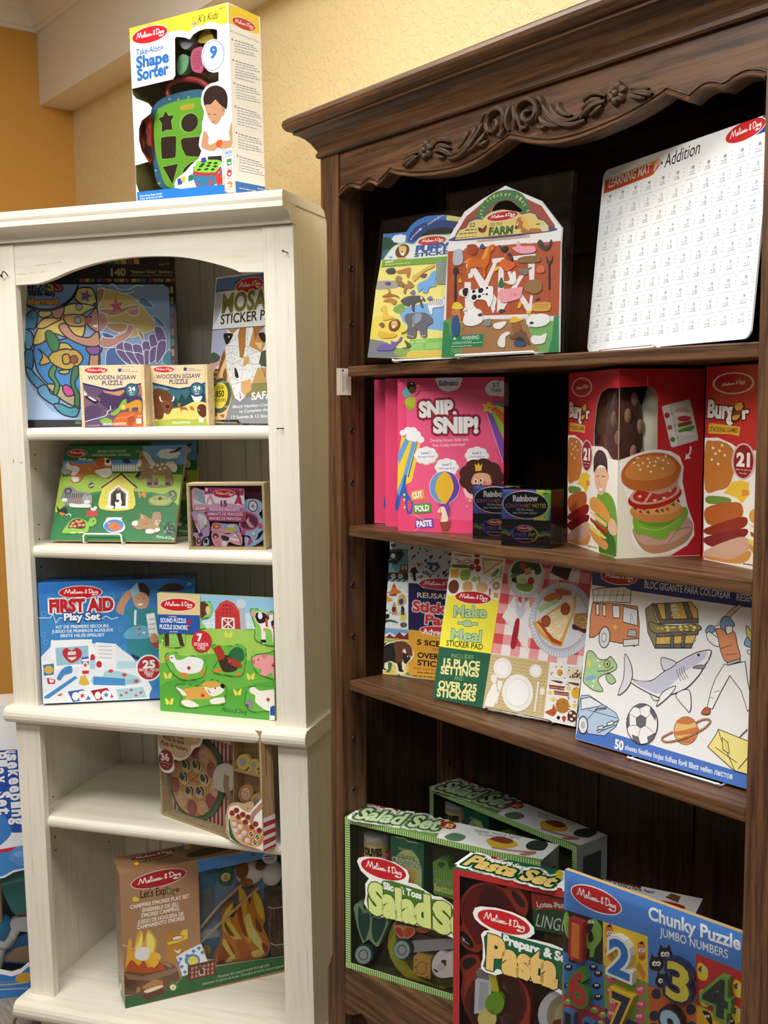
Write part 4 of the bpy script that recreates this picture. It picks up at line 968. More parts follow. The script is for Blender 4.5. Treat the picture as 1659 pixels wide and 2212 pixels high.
ART['mosaic'] = [
('face', 'F', '''e6ecec 0 0 0 500 0 0 721 -500 0
5c80b0 0 10 714 344 -3 175 -3 4 -47 -527 -11
L 1c1c1c 00 18 6 649 166 1 363 0
b8bcc4 0 6 646 75 -16 -35 -92 -39 -61 -1 56
b4b8d4 0 -6 460 399 -3 19 -93 -419 -52
d8a8a8 0 -9 329 82 1 4 -39 -83 -47
c8a468 0 -6 248 70 9 363 6 17 -117 -455 7
8c8c5c 0 -14 181 454 12 13 -80 -469 -17
8c949c 0 184 115 266 24 17 -139 -327 1
4c5c48 1 -9 326 7 17 28 6 47 -21 -9 -22 -56 -9
4c5c48 1 380 322 29 22 156 -3 7 -72 -181 2
L 5a4038 00 14 391 271 36 -54
L 5a4038 00 13 426 273 -7 -56
e8c890 0 113 370 -46 -148 -65 -140 -15 -75 153 -6 44 114 -24 122 -33 53
8a5a38 0 106 360 12 -35 -28 -52 -16 -34 -10 18 20 69
8a5a38 1 105 238 19 31 16 -49 -21 -17
7c4c34 0 40 268 31 -1 -5 -10 -36 -3
7c4c34 0 26 245 37 -1 -5 -10 -40 -3
7c4c34 0 13 223 42 -1 -6 -11 -44 -2
7c4c34 0 -1 200 49 -1 -8 -10 -47 -3
7c4c34 0 -15 177 55 -1 -9 -10 -51 -3
7c4c34 0 -28 155 60 -1 -10 -11 -55 -3
7c4c34 0 -42 132 66 -1 -11 -11 -58 -3
a06c40 1 29 50 38 10 14 -24 -45 -7
a06c40 1 103 39 33 4 -4 -18
eef2f4 0 113 377 3 76 87 4 10 2 101 1 -1 -34 71 -91 -14 -63 -43 -90 -47 -61 -30 -17 -40 18 -34 62 -34 71 -17 52
b07c44 0 211 459 51 -1 3 -87 -10 -58 -27 4 -25 108
c89458 0 312 433 42 -6 51 -39 -3 -27 -18 -26 -92 34
e8c890 0 333 385 57 -6 -12 -34
a87040 0 309 460 89 -3 -44 -26 -17 -40 -14 35
c08c54 0 121 457 82 0 -41 -23
d8a868 0 260 316 37 2 8 -27 -51 -19
e0b078 0 253 200 71 12 6 -57 -51 -20 -24 24
2a2422 1 90 434 27 6 48 -8 -21 -35 -21 -13 -12 7
2a2422 1 357 427 44 -2 9 -41 -26 5 -17 18
E f0f0f0 134 421 25 19
2c2422 1 195 270 18 -14 17 -35 -25 1 -10 24
L b08850 00 12 191 284 -16 -30 12 -35 42 -15
L 8e9a96 00 9 113 377 109 -3
L 8e9a96 00 9 222 372 -62 -28 -38 -6
L 8e9a96 00 9 160 344 68 -23
L 8e9a96 00 9 125 307 52 -22 31 12 47 16
L 8e9a96 00 9 260 316 93 24
L 8e9a96 00 9 287 370 0 -55 40 -35 63 1
L 8e9a96 00 9 254 272 1 -65 -17 14
L 8e9a96 00 9 254 272 52 15 21 -7 10 -41 -19 -23
L 8e9a96 00 9 176 184 75 16 4 -44 -61 -37
L 8e9a96 00 9 255 156 47 -38 28 30
L 8e9a96 00 9 208 297 46 -25
L 8e9a96 00 9 160 344 17 -59
L 8e9a96 00 9 203 425 -38 -26 -52 -22
L 8e9a96 00 9 278 455 -2 -85
L 8e9a96 00 9 265 371 88 -35
L 8e9a96 00 9 142 255 35 30
E 8a9494 187 401 19 16
E 8a9494 278 404 19 15
E 8a9494 137 359 19 16
E 8a9494 169 363 19 16
E 8a9494 204 342 19 16
E 8a9494 146 317 19 16
E 8a9494 188 312 19 16
E 8a9494 273 348 19 15
E 8a9494 310 345 18 15
E 8a9494 324 312 18 15
E 8a9494 366 316 18 15
E 8a9494 235 300 19 15
E 8a9494 272 258 19 15
E 8a9494 234 257 19 15
E 8a9494 309 250 19 15
E 8a9494 350 259 18 15
E 8a9494 158 259 19 16
E 8a9494 170 219 19 16
E 8a9494 219 194 19 15
E 8a9494 200 167 19 16
E 8a9494 294 138 19 15
E 8a9494 336 219 18 15
c06a60 0 244 156 15 -35 -10 -6
L b07c7c 10 10 205 119 45 -18 30 17
1c1c1c 0 158 683 31 14 17 -60 -45 18
M c8242c e8e4e0 f6f2ee 1316 3315 505 4 -17 172 .1
T 7a7c34 65 542 445 3 443 .035 e8e8dc 28 0 MOSAIC
T 2a2e24 62 486 434 5 230 .015 eceae4 14 0 STICKER PAD
L 3a3e38 00 16 -3 462 398 -3 158 -1
E 4c5c4c 98 135 410 434
E e4d448 93 135 312 321
T 3a3a24 63 163 59 3 88 .01 - 0 0 OVER
T 3a3a24 60 127 66 3 150 .03 - 0 0 850
T 3a3a24 41 103 102 3 74 .01 - 0 0 STICKERS
T e8ecd8 20 191 144 8 43 0 - 0 0 FUN FOR KIDS AND
T e8ecd8 32 71 134 5 43 0 - 0 0 GROWNUPS, TOO!
T f4f4f0 334 111 203 11 170 .03 - 0 0 SAFARI
T f4f4f0 199 72 401 15 69 .01 - 0 0 Match Number-Coded Stickers
T f4f4f0 250 50 313 13 69 .01 - 0 0 to Complete the Picture
T f4f4f0 193 22 412 11 69 .01 - 0 0 12 Scenes & 12 Sticker Sheets''')]
ART['pet'] = [
('face', 'F', '''3a8a4c 0 0 0 669 0 0 511 -669 0
2f7444 0 -18 510 703 5 10 -78 -710 -6
5c94cc 0 -4 431 679 7 4 -72 -677 -3
6ca4dc 0 430 509 240 3 -4 -126 -221 1
2f6c44 0 -4 399 673 8 3 -69 -671 2
eef0ec 0 277 398 4 16 8 -16 5 -28 -13 0
eef0ec 0 292 398 3 16 9 -16 4 -28 -12 0
eef0ec 0 306 398 4 16 9 -16 4 -28 -12 0
eef0ec 0 321 398 4 16 8 -16 5 -28 -13 0
eef0ec 0 336 398 3 16 9 -16 4 -28 -12 0
eef0ec 0 350 398 4 15 9 -15 4 -28 -13 0
eef0ec 0 365 398 4 15 8 -15 4 -28 -12 0
eef0ec 0 379 398 4 15 9 -15 4 -28 -13 0
eef0ec 0 394 398 4 15 8 -15 4 -28 -12 0
eef0ec 0 409 398 3 15 9 -15 4 -28 -12 0
eef0ec 0 423 398 4 15 8 -15 5 -28 -13 0
eef0ec 0 438 398 4 15 8 -15 4 -28 -12 0
eef0ec 0 452 398 4 15 9 -16 3 -27 -12 0
eef0ec 0 467 397 4 16 8 -16 4 -27 -12 0
L eef0ec 00 26 278 391 156 1
E dfe8e0 424 347 13 13
E dfe8e0 538 342 13 13
E dfe8e0 502 343 13 13
E dfe8e0 24 354 14 14
E dfe8e0 634 348 13 13
E dfe8e0 605 361 13 13
E dfe8e0 320 358 14 13
E dfe8e0 371 351 14 13
E dfe8e0 12 360 14 14
E dfe8e0 195 343 14 13
E dfe8e0 516 360 13 13
E dfe8e0 537 360 13 13
E dfe8e0 418 361 13 13
E dfe8e0 7 345 14 14
E dfe8e0 145 360 14 14
E dfe8e0 660 343 13 13
E dfe8e0 202 342 14 13
E dfe8e0 368 348 14 13
E dfe8e0 145 343 14 13
E dfe8e0 469 342 13 13
E dfe8e0 601 356 13 13
E dfe8e0 247 360 14 13
E dfe8e0 101 363 14 14
E dfe8e0 209 351 14 13
E dfe8e0 7 349 14 14
E dfe8e0 232 357 14 13
E e4ecf4 617 464 129 60
E e4ecf4 608 452 129 60
E e4ecf4 581 448 130 60
E e4ecf4 554 453 130 61
E e4ecf4 541 464 130 61
E e4ecf4 550 476 130 61
E e4ecf4 577 480 130 61
E e4ecf4 605 475 130 61
E e4ecf4 579 464 231 94
b4bcc8 1 3 389 12 26 35 -21 27 -31 -69 -5
E eef0f0 96 440 64 26
E eef0f0 118 438 53 26
E e0c850 150 435 85 26
a8cc4c 1 -5 340 676 11 -4 -51 0 -111 -45 30 -86 35 -72 5 -157 10 -123 -15 -80 -26 -65 -51 -36 -21
2f7a44 1 2 126 39 41 86 51 100 31 82 10 104 -5 105 -15 85 -25 65 -35 18 -173 -674 -7
Z speck 5cae6c 240 -6 166 681 -155
M c8242c e6e2da f6f2ee 362 2364 278 -7 -17 100 .1
T eef2ea 186 474 155 1 64 0 - 0 0 PEG PUZZLE • PUZZLE À BOUTONS
T eef2ea 157 454 212 1 59 0 - 0 0 ROMPECABEZAS DE MADERA • STECK-PUZZLE
T eef2ea 400 474 17 0 63 0 - 0 0 2+
3a2a24 1 583 476 24 6 24 18 14 -3 -21 -21 -35 -8
E b87840 604 472 46 21
E 2c4c7c 180 294 79 82
e0d470 0 168 292 23 10 4 -8 -24 -10
283c5c 1 329 434 23 9 27 -25 -31 -4
d8943c 1 443 259 20 -10 2 15 23 -15 -4 -22 -19 12 -12 -14
262622 1 7 182 22 -18 26 13 18 -26 -10 -21 -29 4 -14 17
c8843c 1 25 151 36 -10 -19 -11
L d8dcd0 10 26 62 134 24 6 10 -14
c84838 0 179 159 51 6 14 -36 -65 -2
eef0ec 1 196 179 12 -7 14 11 9 -11 -12 -15 -18 4
2c4a34 1 604 59 15 35 24 5 21 -29 2 -30 -39 -6
E c8d4c4 650 68 13 12
E c8d4c4 624 67 13 12
E c8d4c4 642 89 13 12
E c8d4c4 655 90 13 12
E c8d4c4 649 50 13 12
E c8d4c4 611 52 13 12
E c8d4c4 627 63 13 12
E c8d4c4 605 89 13 12
E c8d4c4 620 44 13 12
E c8d4c4 620 54 13 12
E c8d4c4 659 45 13 12
E c8d4c4 625 74 13 12
E c8d4c4 637 53 13 12
E c8d4c4 615 54 13 12
E c8d4c4 652 49 13 12
E c8d4c4 613 44 13 12
T eef2ea 571 18 98 -9 70 0 - 0 .3 Melissa & Doug'''),
('piece', 'puzzle_piece', -22, 28, 'c8783c', '27 424 44 -11 80 -2 35 12 8 16 62 5 21 -32 -1 -26 10 -31 -23 -23 -38 10 -44 13 -42 -5 -26 -36 -36 -5 -16 13 -7 44 -28 26', 1, '''f0efe8 1 28 422 23 -19 38 -6 14 -20 -17 -26 -26 0 2 20 -36 19
f0efe8 1 62 338 39 0 7 -21 -26 -6
f0efe8 1 189 371 60 15 33 -5 6 -26 -30 -21 -34 10
f0efe8 1 225 439 36 -4 14 -28 -28 -5
E 181818 253 425 53 57
b85c2c 1 189 434 42 5 0 -37 -31 -5
L c04c40 00 32 186 387 52 3''', '', 'brown and white dog piece', 'print'),
('ball', 'knob', -55, 'e08a4c', [789, 1927, 50, 50, 40], 'puzzle_piece', '', 'plastic'),
('piece', 'puzzle_piece', -22, 28, 'a08468', '424 474 31 2 23 -13 20 -31 27 -11 62 -2 25 2 25 -31 -7 -26 -20 -5 9 -66 -126 -7 -12 43 -41 -2 -25 10 18 38 -20 21 8 26', 1, '''d8d4c8 1 437 474 30 -6 36 -36 9 -31 -26 5
d8d4c8 1 576 421 41 2 25 -33 -11 -31 -34 26
E e0d4c0 498 391 41 36
E e0d4c0 528 401 41 36
E e0d4c0 553 406 41 36
E e0d4c0 571 385 41 36
E e0d4c0 546 380 41 36
E e0d4c0 579 406 41 36
E e0d4c0 506 411 41 36
3c2c24 0 487 309 23 2 2 -18 -23 0
3c2c24 0 525 309 17 2 2 -15 -20 -2
3c2c24 0 584 309 26 -1 2 -15 -26 0
3c2c24 0 420 362 24 8 -5 -33 -21 -2
E e8e0d4 425 411 83 103
E 181818 437 445 21 21
a8cc4c 0 504 349 73 -5 6 -46 -31 0 -15 39 -18 -18''', '', 'spotted brown horse piece', 'print'),
('ball', 'knob', -55, 'e08a4c', [2596, 1858, 49, 49, 40], 'puzzle_piece', '', 'plastic'),
('piece', 'puzzle_piece', -22, 28, '8c8c8c', '28 257 11 26 37 3 35 -23 65 -11 18 -15 7 -41 -6 -25 -37 0 -74 4 -47 31 -14 15', 1, '''L 34343a 00 21 50 249 -2 -25
L 34343a 00 21 62 249 -1 -24
L 34343a 00 21 74 249 0 -24
L 34343a 00 21 85 249 1 -24
L 34343a 00 21 97 249 2 -24
L 34343a 00 21 108 249 3 -24
L 34343a 00 21 120 249 4 -24
L 34343a 00 21 132 249 5 -24
L 34343a 00 21 143 249 6 -24
E 3c3c40 59 263 106 82
E 8c8c8c 59 261 63 46
E f0efe8 46 214 84 51
f0efe8 1 80 196 54 -5 41 5 24 -20 -105 0
a8a8a8 1 144 232 10 13 15 -10 22 4 11 -27 -21 -21 -26 10
E f0efe8 173 204 84 51''', '', 'grey striped cat piece', 'print'),
('ball', 'knob', -55, 'e08a4c', [563, 1061, 50, 49, 40], 'puzzle_piece', '', 'plastic'),
('piece', 'puzzle_piece', -22, 28, 'e8e05c', '337 360 97 -80 -17 -8 13 -103 -180 -1 -4 105 -7 10', 1, '''L 2c2c2c 00 42 241 280 97 76 96 -76
f4f4f0 0 290 168 -7 84 45 47 64 -41 11 -89
4a4440 0 306 168 -8 79 32 36 49 -36 9 -78
f2f2ee 0 331 168 -4 79 22 6 19 -85
181818 1 309 237 13 16 14 -56 -12 -26 -14 26
181818 1 353 253 16 -21 11 -45 -13 -16
E f4f4f2 346 199 93 111
E 181818 339 209 52 35
E f4f4f2 303 176 114 45
E f4f4f2 375 175 82 40
L c8b840 00 10 255 252 31 0
L c8b840 00 10 395 253 24 0
L c8b840 00 10 259 227 31 0
L c8b840 00 10 398 227 25 0
L c8b840 00 10 263 202 31 0
L c8b840 00 10 402 202 25 0''', '', 'yellow doghouse piece', 'print'),
('ball', 'knob', -55, 'e08a4c', [1683, 1363, 49, 49, 40], 'puzzle_piece', '', 'plastic'),
('piece', 'puzzle_piece', -22, 28, '7c8c58', '511 227 38 21 41 0 28 20 31 -10 3 -35 -20 -25 -23 -16 -82 3 -21 22', 1, '''a8b868 1 512 219 59 19 59 -25 -32 -24 -62 3
L 3c4438 10 30 618 228 29 10 -13 22 -20 -7 10 -17
L c8d0a0 10 15 613 226 27 14 -13 16
L 4c5844 00 20 534 225 5 -10
L 4c5844 00 20 545 225 5 -10
L 4c5844 00 20 556 225 6 -10
L 4c5844 00 20 567 226 6 -11
L 4c5844 00 20 579 226 5 -11
L 4c5844 00 20 590 226 5 -10
L 4c5844 00 20 601 226 5 -10''', '', 'green coiled lizard piece', 'print'),
('ball', 'knob', -55, '7c5c30', [2837, 1116, 48, 48, 40], 'puzzle_piece', '', 'plastic'),
('piece', 'puzzle_piece', -22, 28, '8cc04c', '80 74 25 36 41 7 33 -12 17 -10 8 20 25 5 14 -25 -17 -20 -20 -5 -11 -30 -119 -4 -12 10', 1, '''5c3828 1 92 64 10 35 34 14 33 -8 16 -25 -9 -20 -63 4
E d89868 114 89 47 35
E d89868 133 100 47 35
E d89868 157 100 47 35
E d89868 127 74 47 35
E d89868 152 80 47 35
E d89868 173 80 47 35
E d89868 106 74 47 35
E 181818 225 102 21 20
E e8ecd8 123 38 73 20
E e8ecd8 169 39 83 20''', '', 'turtle piece with brown shell', 'print'),
('ball', 'knob', -55, 'e08a4c', [725, 463, 49, 48, 40], 'puzzle_piece', '', 'plastic'),
('piece', 'puzzle_piece', -22, 28, 'f0f4f4', '301 121 77 0 -3 -10 25 -35 -6 -25 -34 -10 -47 5 -31 30 9 30', 1, '''E 4c8cd4 339 78 266 164
d87840 1 308 76 17 20 32 -5 24 -25 -28 -15 -26 5
E e8f0f4 300 98 21 20
E e8f0f4 311 88 15 15''', '', 'fishbowl piece with orange fish', 'print'),
('ball', 'knob', -55, 'e08a4c', [1748, 395, 49, 48, 40], 'puzzle_piece', '', 'plastic'),
('piece', 'puzzle_piece', -22, 28, 'a88c64', '433 97 43 20 -9 25 26 -5 23 -15 21 -5 4 30 37 2 11 -41 -9 -25 11 -30 -43 -17 -31 4 -8 22 -35 -5 -33 20', 1, '''c8b090 1 558 107 31 1 -9 -25 -24 2
E f2efe6 451 92 81 70
E f2efe6 536 50 131 59
E f2efe6 575 58 70 49
d8a0a0 0 473 135 13 0 11 -23 -16 7
E 181818 576 100 18 17''', '', 'tan rabbit piece', 'print'),
('ball', 'knob', -55, 'e08a4c', [2551, 475, 48, 48, 40], 'puzzle_piece', '', 'plastic')]
ART['magnets'] = [
('hole', 'F', '7 302 361 -6 20 -294 -377 13', 0),
('piece', 'magnet', 80, 60, 'e4a8bc', '20 283 17 13 28 -11 38 -16 -2 -53 -2 -35 -72 0 -9 54', 1, '''a8bcc8 1 28 277 14 8 28 -16 14 -50 -38 16 -18 24
e4ecf0 0 28 240 40 -19 13 -5 -54 3
e8e0ec 0 28 197 58 3 0 -8 -58 -3
L 2c2430 00 11 28 205 2 -18 56 -1
L 6c8c9c 00 7 39 280 20 -56
L 6c8c9c 00 7 47 280 21 -56
L 6c8c9c 00 7 55 280 21 -56
L 6c8c9c 00 7 63 280 21 -56''', '', 'pink magnet with grey-blue gown', 'print'),
('piece', 'magnet', 80, 60, 'c4a0cc', '13 176 25 5 39 -8 23 -40 0 -43 -5 -27 -22 -5 -15 -19 -6 -19 -14 -6 -8 11 1 27 -16 16 8 11 23 0 -16 40', 1, '''e4a0c0 0 24 165 19 -3 20 -56 -6 -16 -21 37
e8eef0 1 45 165 29 -3 18 -24 -27 -48 -5 8
L 4c2c54 10 16 25 127 29 -48 6 11 26 21
e8dcf0 1 28 122 18 -21 8 -19 -6 -3
4c3050 0 44 74 18 5 5 -13 -11 -8 -11 2
5c3424 1 36 49 17 3 2 -19 -11 -8 -10 6
E e0b090 46 40 28 38
E a88850 30 133 47 32
E a88850 83 111 47 32
L 8a9aa4 00 5 47 162 16 -64
L 8a9aa4 00 5 55 162 10 -64
L 8a9aa4 00 5 62 162 4 -64
L 8a9aa4 00 5 69 162 -1 -64
L 8a9aa4 00 5 76 162 -6 -64''', '', 'lilac magnet of gowned figure', 'print'),
('piece', 'magnet', 80, 60, 'e4a4bc', '111 111 14 17 33 -3 33 -3 39 0 16 -16 -1 -24 -55 -5 -44 5 -36 3', 1, '''c8783c 1 116 114 14 7 22 -4 0 -16 -23 -6 -12 8
E f0d0b0 136 109 33 29
9cc0e4 1 152 120 28 5 50 -5 15 -30 -55 -13 -11 21
f2f2f4 0 184 112 37 8 11 -11 -33 -5
dcc83c 1 182 96 19 8 28 2 -3 -16 -36 -5''', '', 'pink magnet of lying figure', 'print'),
('piece', 'magnet', 80, 60, 'e8a8c0', '112 79 34 6 43 -14 39 14 22 -3 10 -29 -4 -32 -30 2 -32 11 -12 -24 -22 2 -11 3 -22 0 -16 29', 1, '''6c4028 1 118 74 16 3 11 -14 -12 -13 -16 5
E e8c8a4 129 58 30 32
3c3448 1 156 63 17 3 24 -11 -6 -13 -25 0
f2f0f0 0 197 58 47 -10 -1 -11 -46 8
f2f0f0 0 208 61 20 13 11 -13
L 2c2028 00 13 228 80 21 -27 2 -27
E d8b84c 150 63 33 32
E e090a8 141 31 83 67
E eef0f4 171 28 61 67''', '', 'pink magnet of reclining figure', 'print'),
('piece', 'magnet', 80, 60, 'a4c8ec', '277 229 20 10 30 0 26 -10 13 -22 -6 -21 -14 -16 8 -16 13 -21 5 -21 -9 -19 -23 -18 -6 -19 -14 -11 -13 3 -11 16 -35 8 -5 26 -10 22 13 56 17 21', 1, '''E 3c2438 318 206 120 139
E f0eef0 318 206 98 117
L 5c3c50 00 7 318 206 19 0
L 5c3c50 00 7 318 206 13 -16
L 5c3c50 00 7 318 206 -1 -22
L 5c3c50 00 7 318 206 -14 -16
L 5c3c50 00 7 318 206 -19 0
L 5c3c50 00 7 318 206 -13 16
L 5c3c50 00 7 318 206 0 23
L 5c3c50 00 7 318 206 14 16
E 7c5468 318 206 27 32
cc5c84 1 281 176 11 5 38 -16 15 -27 -9 -31 -31 -17 -35 3 -19 19 10 32
6c3450 1 286 170 41 -13 13 -24 -9 -24 -25 -11 -33 3 -13 13 9 30
e8a0bc 1 300 106 -18 30 15 18 2 -21 23 -26
E f0d8b8 289 133 33 40
L e088a0 10 21 327 170 17 16 11 15
E cc5c84 351 112 57 69
E cc5c84 268 82 58 67
f0f0ec 0 310 80 12 3 2 -14 -14 0
e8a44c 0 313 68 15 1 1 -13 -14 -2''', '', 'light blue carriage magnet', 'print'),
('piece', 'magnet', 80, 60, '9cc4e8', '274 61 30 -13 33 0 22 24 3 8 5 -27 -31 -26 -39 -19 -16 0 -8 18', 1, '''a85c94 1 285 58 14 0 13 -21 -20 -19 -10 14
e8b8cc 1 282 58 11 0 -6 -29 -7 5
eef2f4 0 343 75 14 8 -6 -19''', '', 'light blue magnet of gown', 'print'),
('piece', 'magnet', 80, 60, 'a4cce4', '66 36 15 19 13 -8 0 -24 -15 -8 -11 2', 1, '''2c2020 1 71 42 12 8 6 -8 -4 -14 -12 3''', '', 'pale blue magnet', 'print'),
('piece', 'label_card', 20, 10, 'f2eaf2', '87 297 194 -5 3 -157 -12 -4 -159 6 -17 5 -6 8', 0, '''a83c6c 0 87 297 194 -5 -2 -34 -41 1 -109 6 -42 -1
c878a8 0 87 204 194 -6 1 -21 -193 3
b84878 0 89 182 193 -4 2 -43 -12 -4 -159 6 -17 5 -6 8
dca8cc 0 87 222 194 -4 0 -20 -194 4
M c8242c f4f4f4 f6f2ee 911 1330 267 -10 3 95 .1
T 7c2450 164 208 32 0 122 .05 - 0 0 15
e0a0b8 0 107 281 10 3 0 -22 18 -42 -36 -6 -3 16 13 30
f4f0f4 0 111 246 13 -29 -25 -3
8c4c7c 0 120 262 12 -42 4 -3 -14 32
b83c5c 0 247 275 8 3 6 -24 11 -43 -41 6 15 34
f0e4ec 0 250 222 22 -12 -41 4
E 5c2c3c 251 267 30 53
E 5c2c3c 112 276 25 35
T f2eef4 109 186 146 -2 69 .015 - 0 0 PRINCESS MAGNETS
T f2eef4 97 164 174 -2 69 .015 - 0 0 AIMANTS DE PRINCESSE
T f2eef4 105 143 158 -3 69 .015 - 0 0 IMANES DE PRINCESA
f4f2f4 0 8 285 3 0 0 7 -3 0
f4f2f4 0 90 293 13 -1 -1 -13 -11 0
T f4f2f4 258 280 12 -1 40 0 - 0 0 4+''', '', 'magenta and white printed card', 'print')]
ART['firstaid'] = [
('face', 'F', '''4488c8 0 0 0 775 0 0 613 -775 0
2f6fba 0 -10 610 782 7 0 -63 -401 4 -373 1
e8ecf4 0 -2 237 54 55 168 8 150 -12 82 -71 81 -140 39 -91 -575 11
3a7cc0 0 -2 559 410 -1 -5 -135 -406 6
L 6aa4dc 11 14 41 533 12 11 12 -8 -10 -17
L 6aa4dc 11 14 349 536 12 11 13 -8 -10 -17
L 6aa4dc 11 14 10 458 12 11 12 -8 -10 -17
L 6aa4dc 11 15 385 365 12 12 13 -9 -10 -17
L 6aa4dc 11 14 321 528 11 11 13 -9 -10 -16
L 6aa4dc 11 14 13 313 12 11 13 -8 -10 -17
L 6aa4dc 11 15 396 268 11 11 13 -8 -10 -17
L 6aa4dc 11 14 6 352 11 11 13 -8 -10 -17
L e8f0f4 00 19 -3 437 56 -2 15 20 12 -48 19 26 173 -7 15 16 13 -25 28 17 28 -17 33 8
M c8242c f4f4f4 f6f2ee 1034 2794 528 -10 6 154 .1
T c0242c 51 464 316 -1 298 .05 f2f2f2 38 0 FIRST AID
T f2f4f6 120 419 180 -2 173 .04 2f62a8 34 0 Play Set
T eef2f6 79 380 260 -3 72 .02 - 0 0 KIT DE PREMIERS SECOURS
T eef2f6 58 358 301 -3 72 .02 - 0 0 JUEGO DE PRIMEROS AUXILIOS
T eef2f6 100 335 217 -4 72 .02 - 0 0 ERSTE HILFE-SPIELSET
T e8eef4 738 573 21 1 87 0 - 0 0 3+
3c8c98 1 423 451 58 27 66 -12 55 -32 15 -127 -33 -67 -94 -25 -46 22 -16 78 22 96
c89878 1 378 463 39 75 39 28 8 -25 -40 -61 -11 -43
d0a080 1 464 541 67 12 13 -39 -11 -43 -34 -8 -26 20
3c2a20 1 455 556 30 36 38 0 25 -34 -4 -34 -14 15 -32 11 -34 -18
9cc8e0 0 451 561 39 40 10 -56 -38 -20
L 3a2820 00 15 487 514 9 2
L 3a2820 00 15 515 515 10 2
f4eeea 1 486 489 28 2 -14 -12
L e8f0f4 00 58 475 459 -5 -78
6cb0d0 1 415 345 43 27 71 2 12 -59 -85 -3 -38 4
E cc5048 491 361 43 34
E cc5048 490 332 33 24
E e8e4d8 514 341 38 29
f0f2f2 0 527 435 42 6 17 -137 -45 -3
L 7c8894 00 15 540 408 33 2
L 7c8894 00 15 539 382 33 3
L 7c8894 00 15 538 357 33 3
L 7c8894 00 15 537 332 33 2
c89878 1 541 320 29 14 14 -25 -20 -24 -19 11
4a3428 1 602 565 44 23 56 -7 14 -30 -119 0
b84040 0 540 286 46 3 -1 -34
2c3a5c 0 444 237 46 -22 -1 -19 -37 21
f4f6f8 1 51 312 30 8 159 -2 13 -15 1 -107 -189 -25 -15 25
9cc4d8 0 72 282 162 5 -1 -90 -158 -7
c03440 1 106 261 20 19 25 -16 26 15 23 -20 -6 -31 -45 -27 -35 31
e8d8dc 0 134 260 38 0 0 -36 -23 -11 -21 18
b84858 0 126 243 53 1 -5 -11 -45 -2
f0f2f4 0 272 302 100 -12 -8 -108 -101 14
L 9aa4b0 00 15 285 282 66 -5
L 9aa4b0 00 15 284 263 66 -6
L 9aa4b0 00 15 284 244 65 -6
L 9aa4b0 00 15 283 224 66 -6
2f5ca8 0 199 228 35 2 0 -42 -35 -1
f0f2f2 0 200 218 34 3 -1 -14 -33 0
c03840 0 198 160 36 3 -3 -19 -30 -2
f2f2f4 0 199 187 35 1 -1 -28 -33 0
E f2f2f2 216 188 75 87
E d06840 216 188 42 48
c03440 0 244 236 11 9 11 -15 -2 -19 -23 1
a8cce0 0 239 212 28 1 -3 -46 -25 1
E c03440 284 189 70 87
f0f2f4 0 4 217 49 8 14 -15 -5 -63 -54 -7
3c78b8 0 9 198 53 5 -3 -56 -49 -5
E d8b050 35 172 112 106
4c8cc8 1 73 127 30 47 42 13 4 -34 -38 -13 -20 -24
d8b84c 0 179 93 11 38 24 7 21 -48 -28 -8
c03440 0 24 131 41 -11 -3 -22 -35 2
f2f2f4 0 35 124 23 -6 -3 -13 -18 2
4c8cc8 0 6 35 156 100 14 -11 -145 -97 -22 -2
f0f0f0 0 59 26 30 28 18 -6 -25 -33
c06840 0 69 40 29 12 -8 -18
a8d0dc 1 298 126 20 29 75 -9 84 -33 -6 -34 -212 10 -3 39
4c90cc 0 253 128 158 -18 0 -36 -160 11
94c0d0 0 420 106 57 2 -3 -29 -53 3
E c85048 341 152 61 44
E c85048 407 129 61 44
E c85048 467 94 62 44
b8dce8 0 376 201 104 -5 4 -34 -114 0
3c74c0 0 124 57 77 8 36 -53 -90 -10
E f0f2f4 195 32 131 126
c03440 0 196 51 2 -14 14 4 -11 -9 10 -11 -13 6 -3 -15 -3 15 -13 -4 11 9 -10 10 13 -5
2f64ac 0 124 57 40 2 17 -44 -34 -13
E f0f2f4 161 31 84 107
b03040 0 237 56 82 11 31 -50 -85 -14
E f0f2f4 313 30 122 117
3c74c0 0 314 49 2 -14 13 4 -10 -9 9 -10 -12 5 -4 -13 -2 13 -13 -3 10 8 -9 10 12 -5
9c2c38 0 237 56 40 5 17 -49 -29 -9
E f0f2f4 272 30 75 97
a4ccd8 0 363 57 136 6 17 -54 -142 -5
E c85048 388 25 38 34
E c85048 414 37 38 34
E c85048 439 50 38 34
E c85048 462 21 38 34
E c85048 487 34 38 34
3c7cc4 1 531 28 48 66 8 -108 -48 -6
E f2f2f4 531 160 323 341
E b03438 531 160 285 302
T f4f2f2 500 160 64 0 185 .05 - 0 0 25
T f0e8e8 480 145 101 -4 63 .02 - 0 0 PIECES · PIÈCES
T f0e8e8 508 129 45 -3 63 .02 - 0 0 PIEZAS
T f0e8e8 513 115 34 -2 63 .02 - 0 0 TEILE'''),
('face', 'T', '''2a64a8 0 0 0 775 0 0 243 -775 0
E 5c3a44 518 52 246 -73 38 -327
E 8c98ac 667 88 297 -88 29 -332''')]
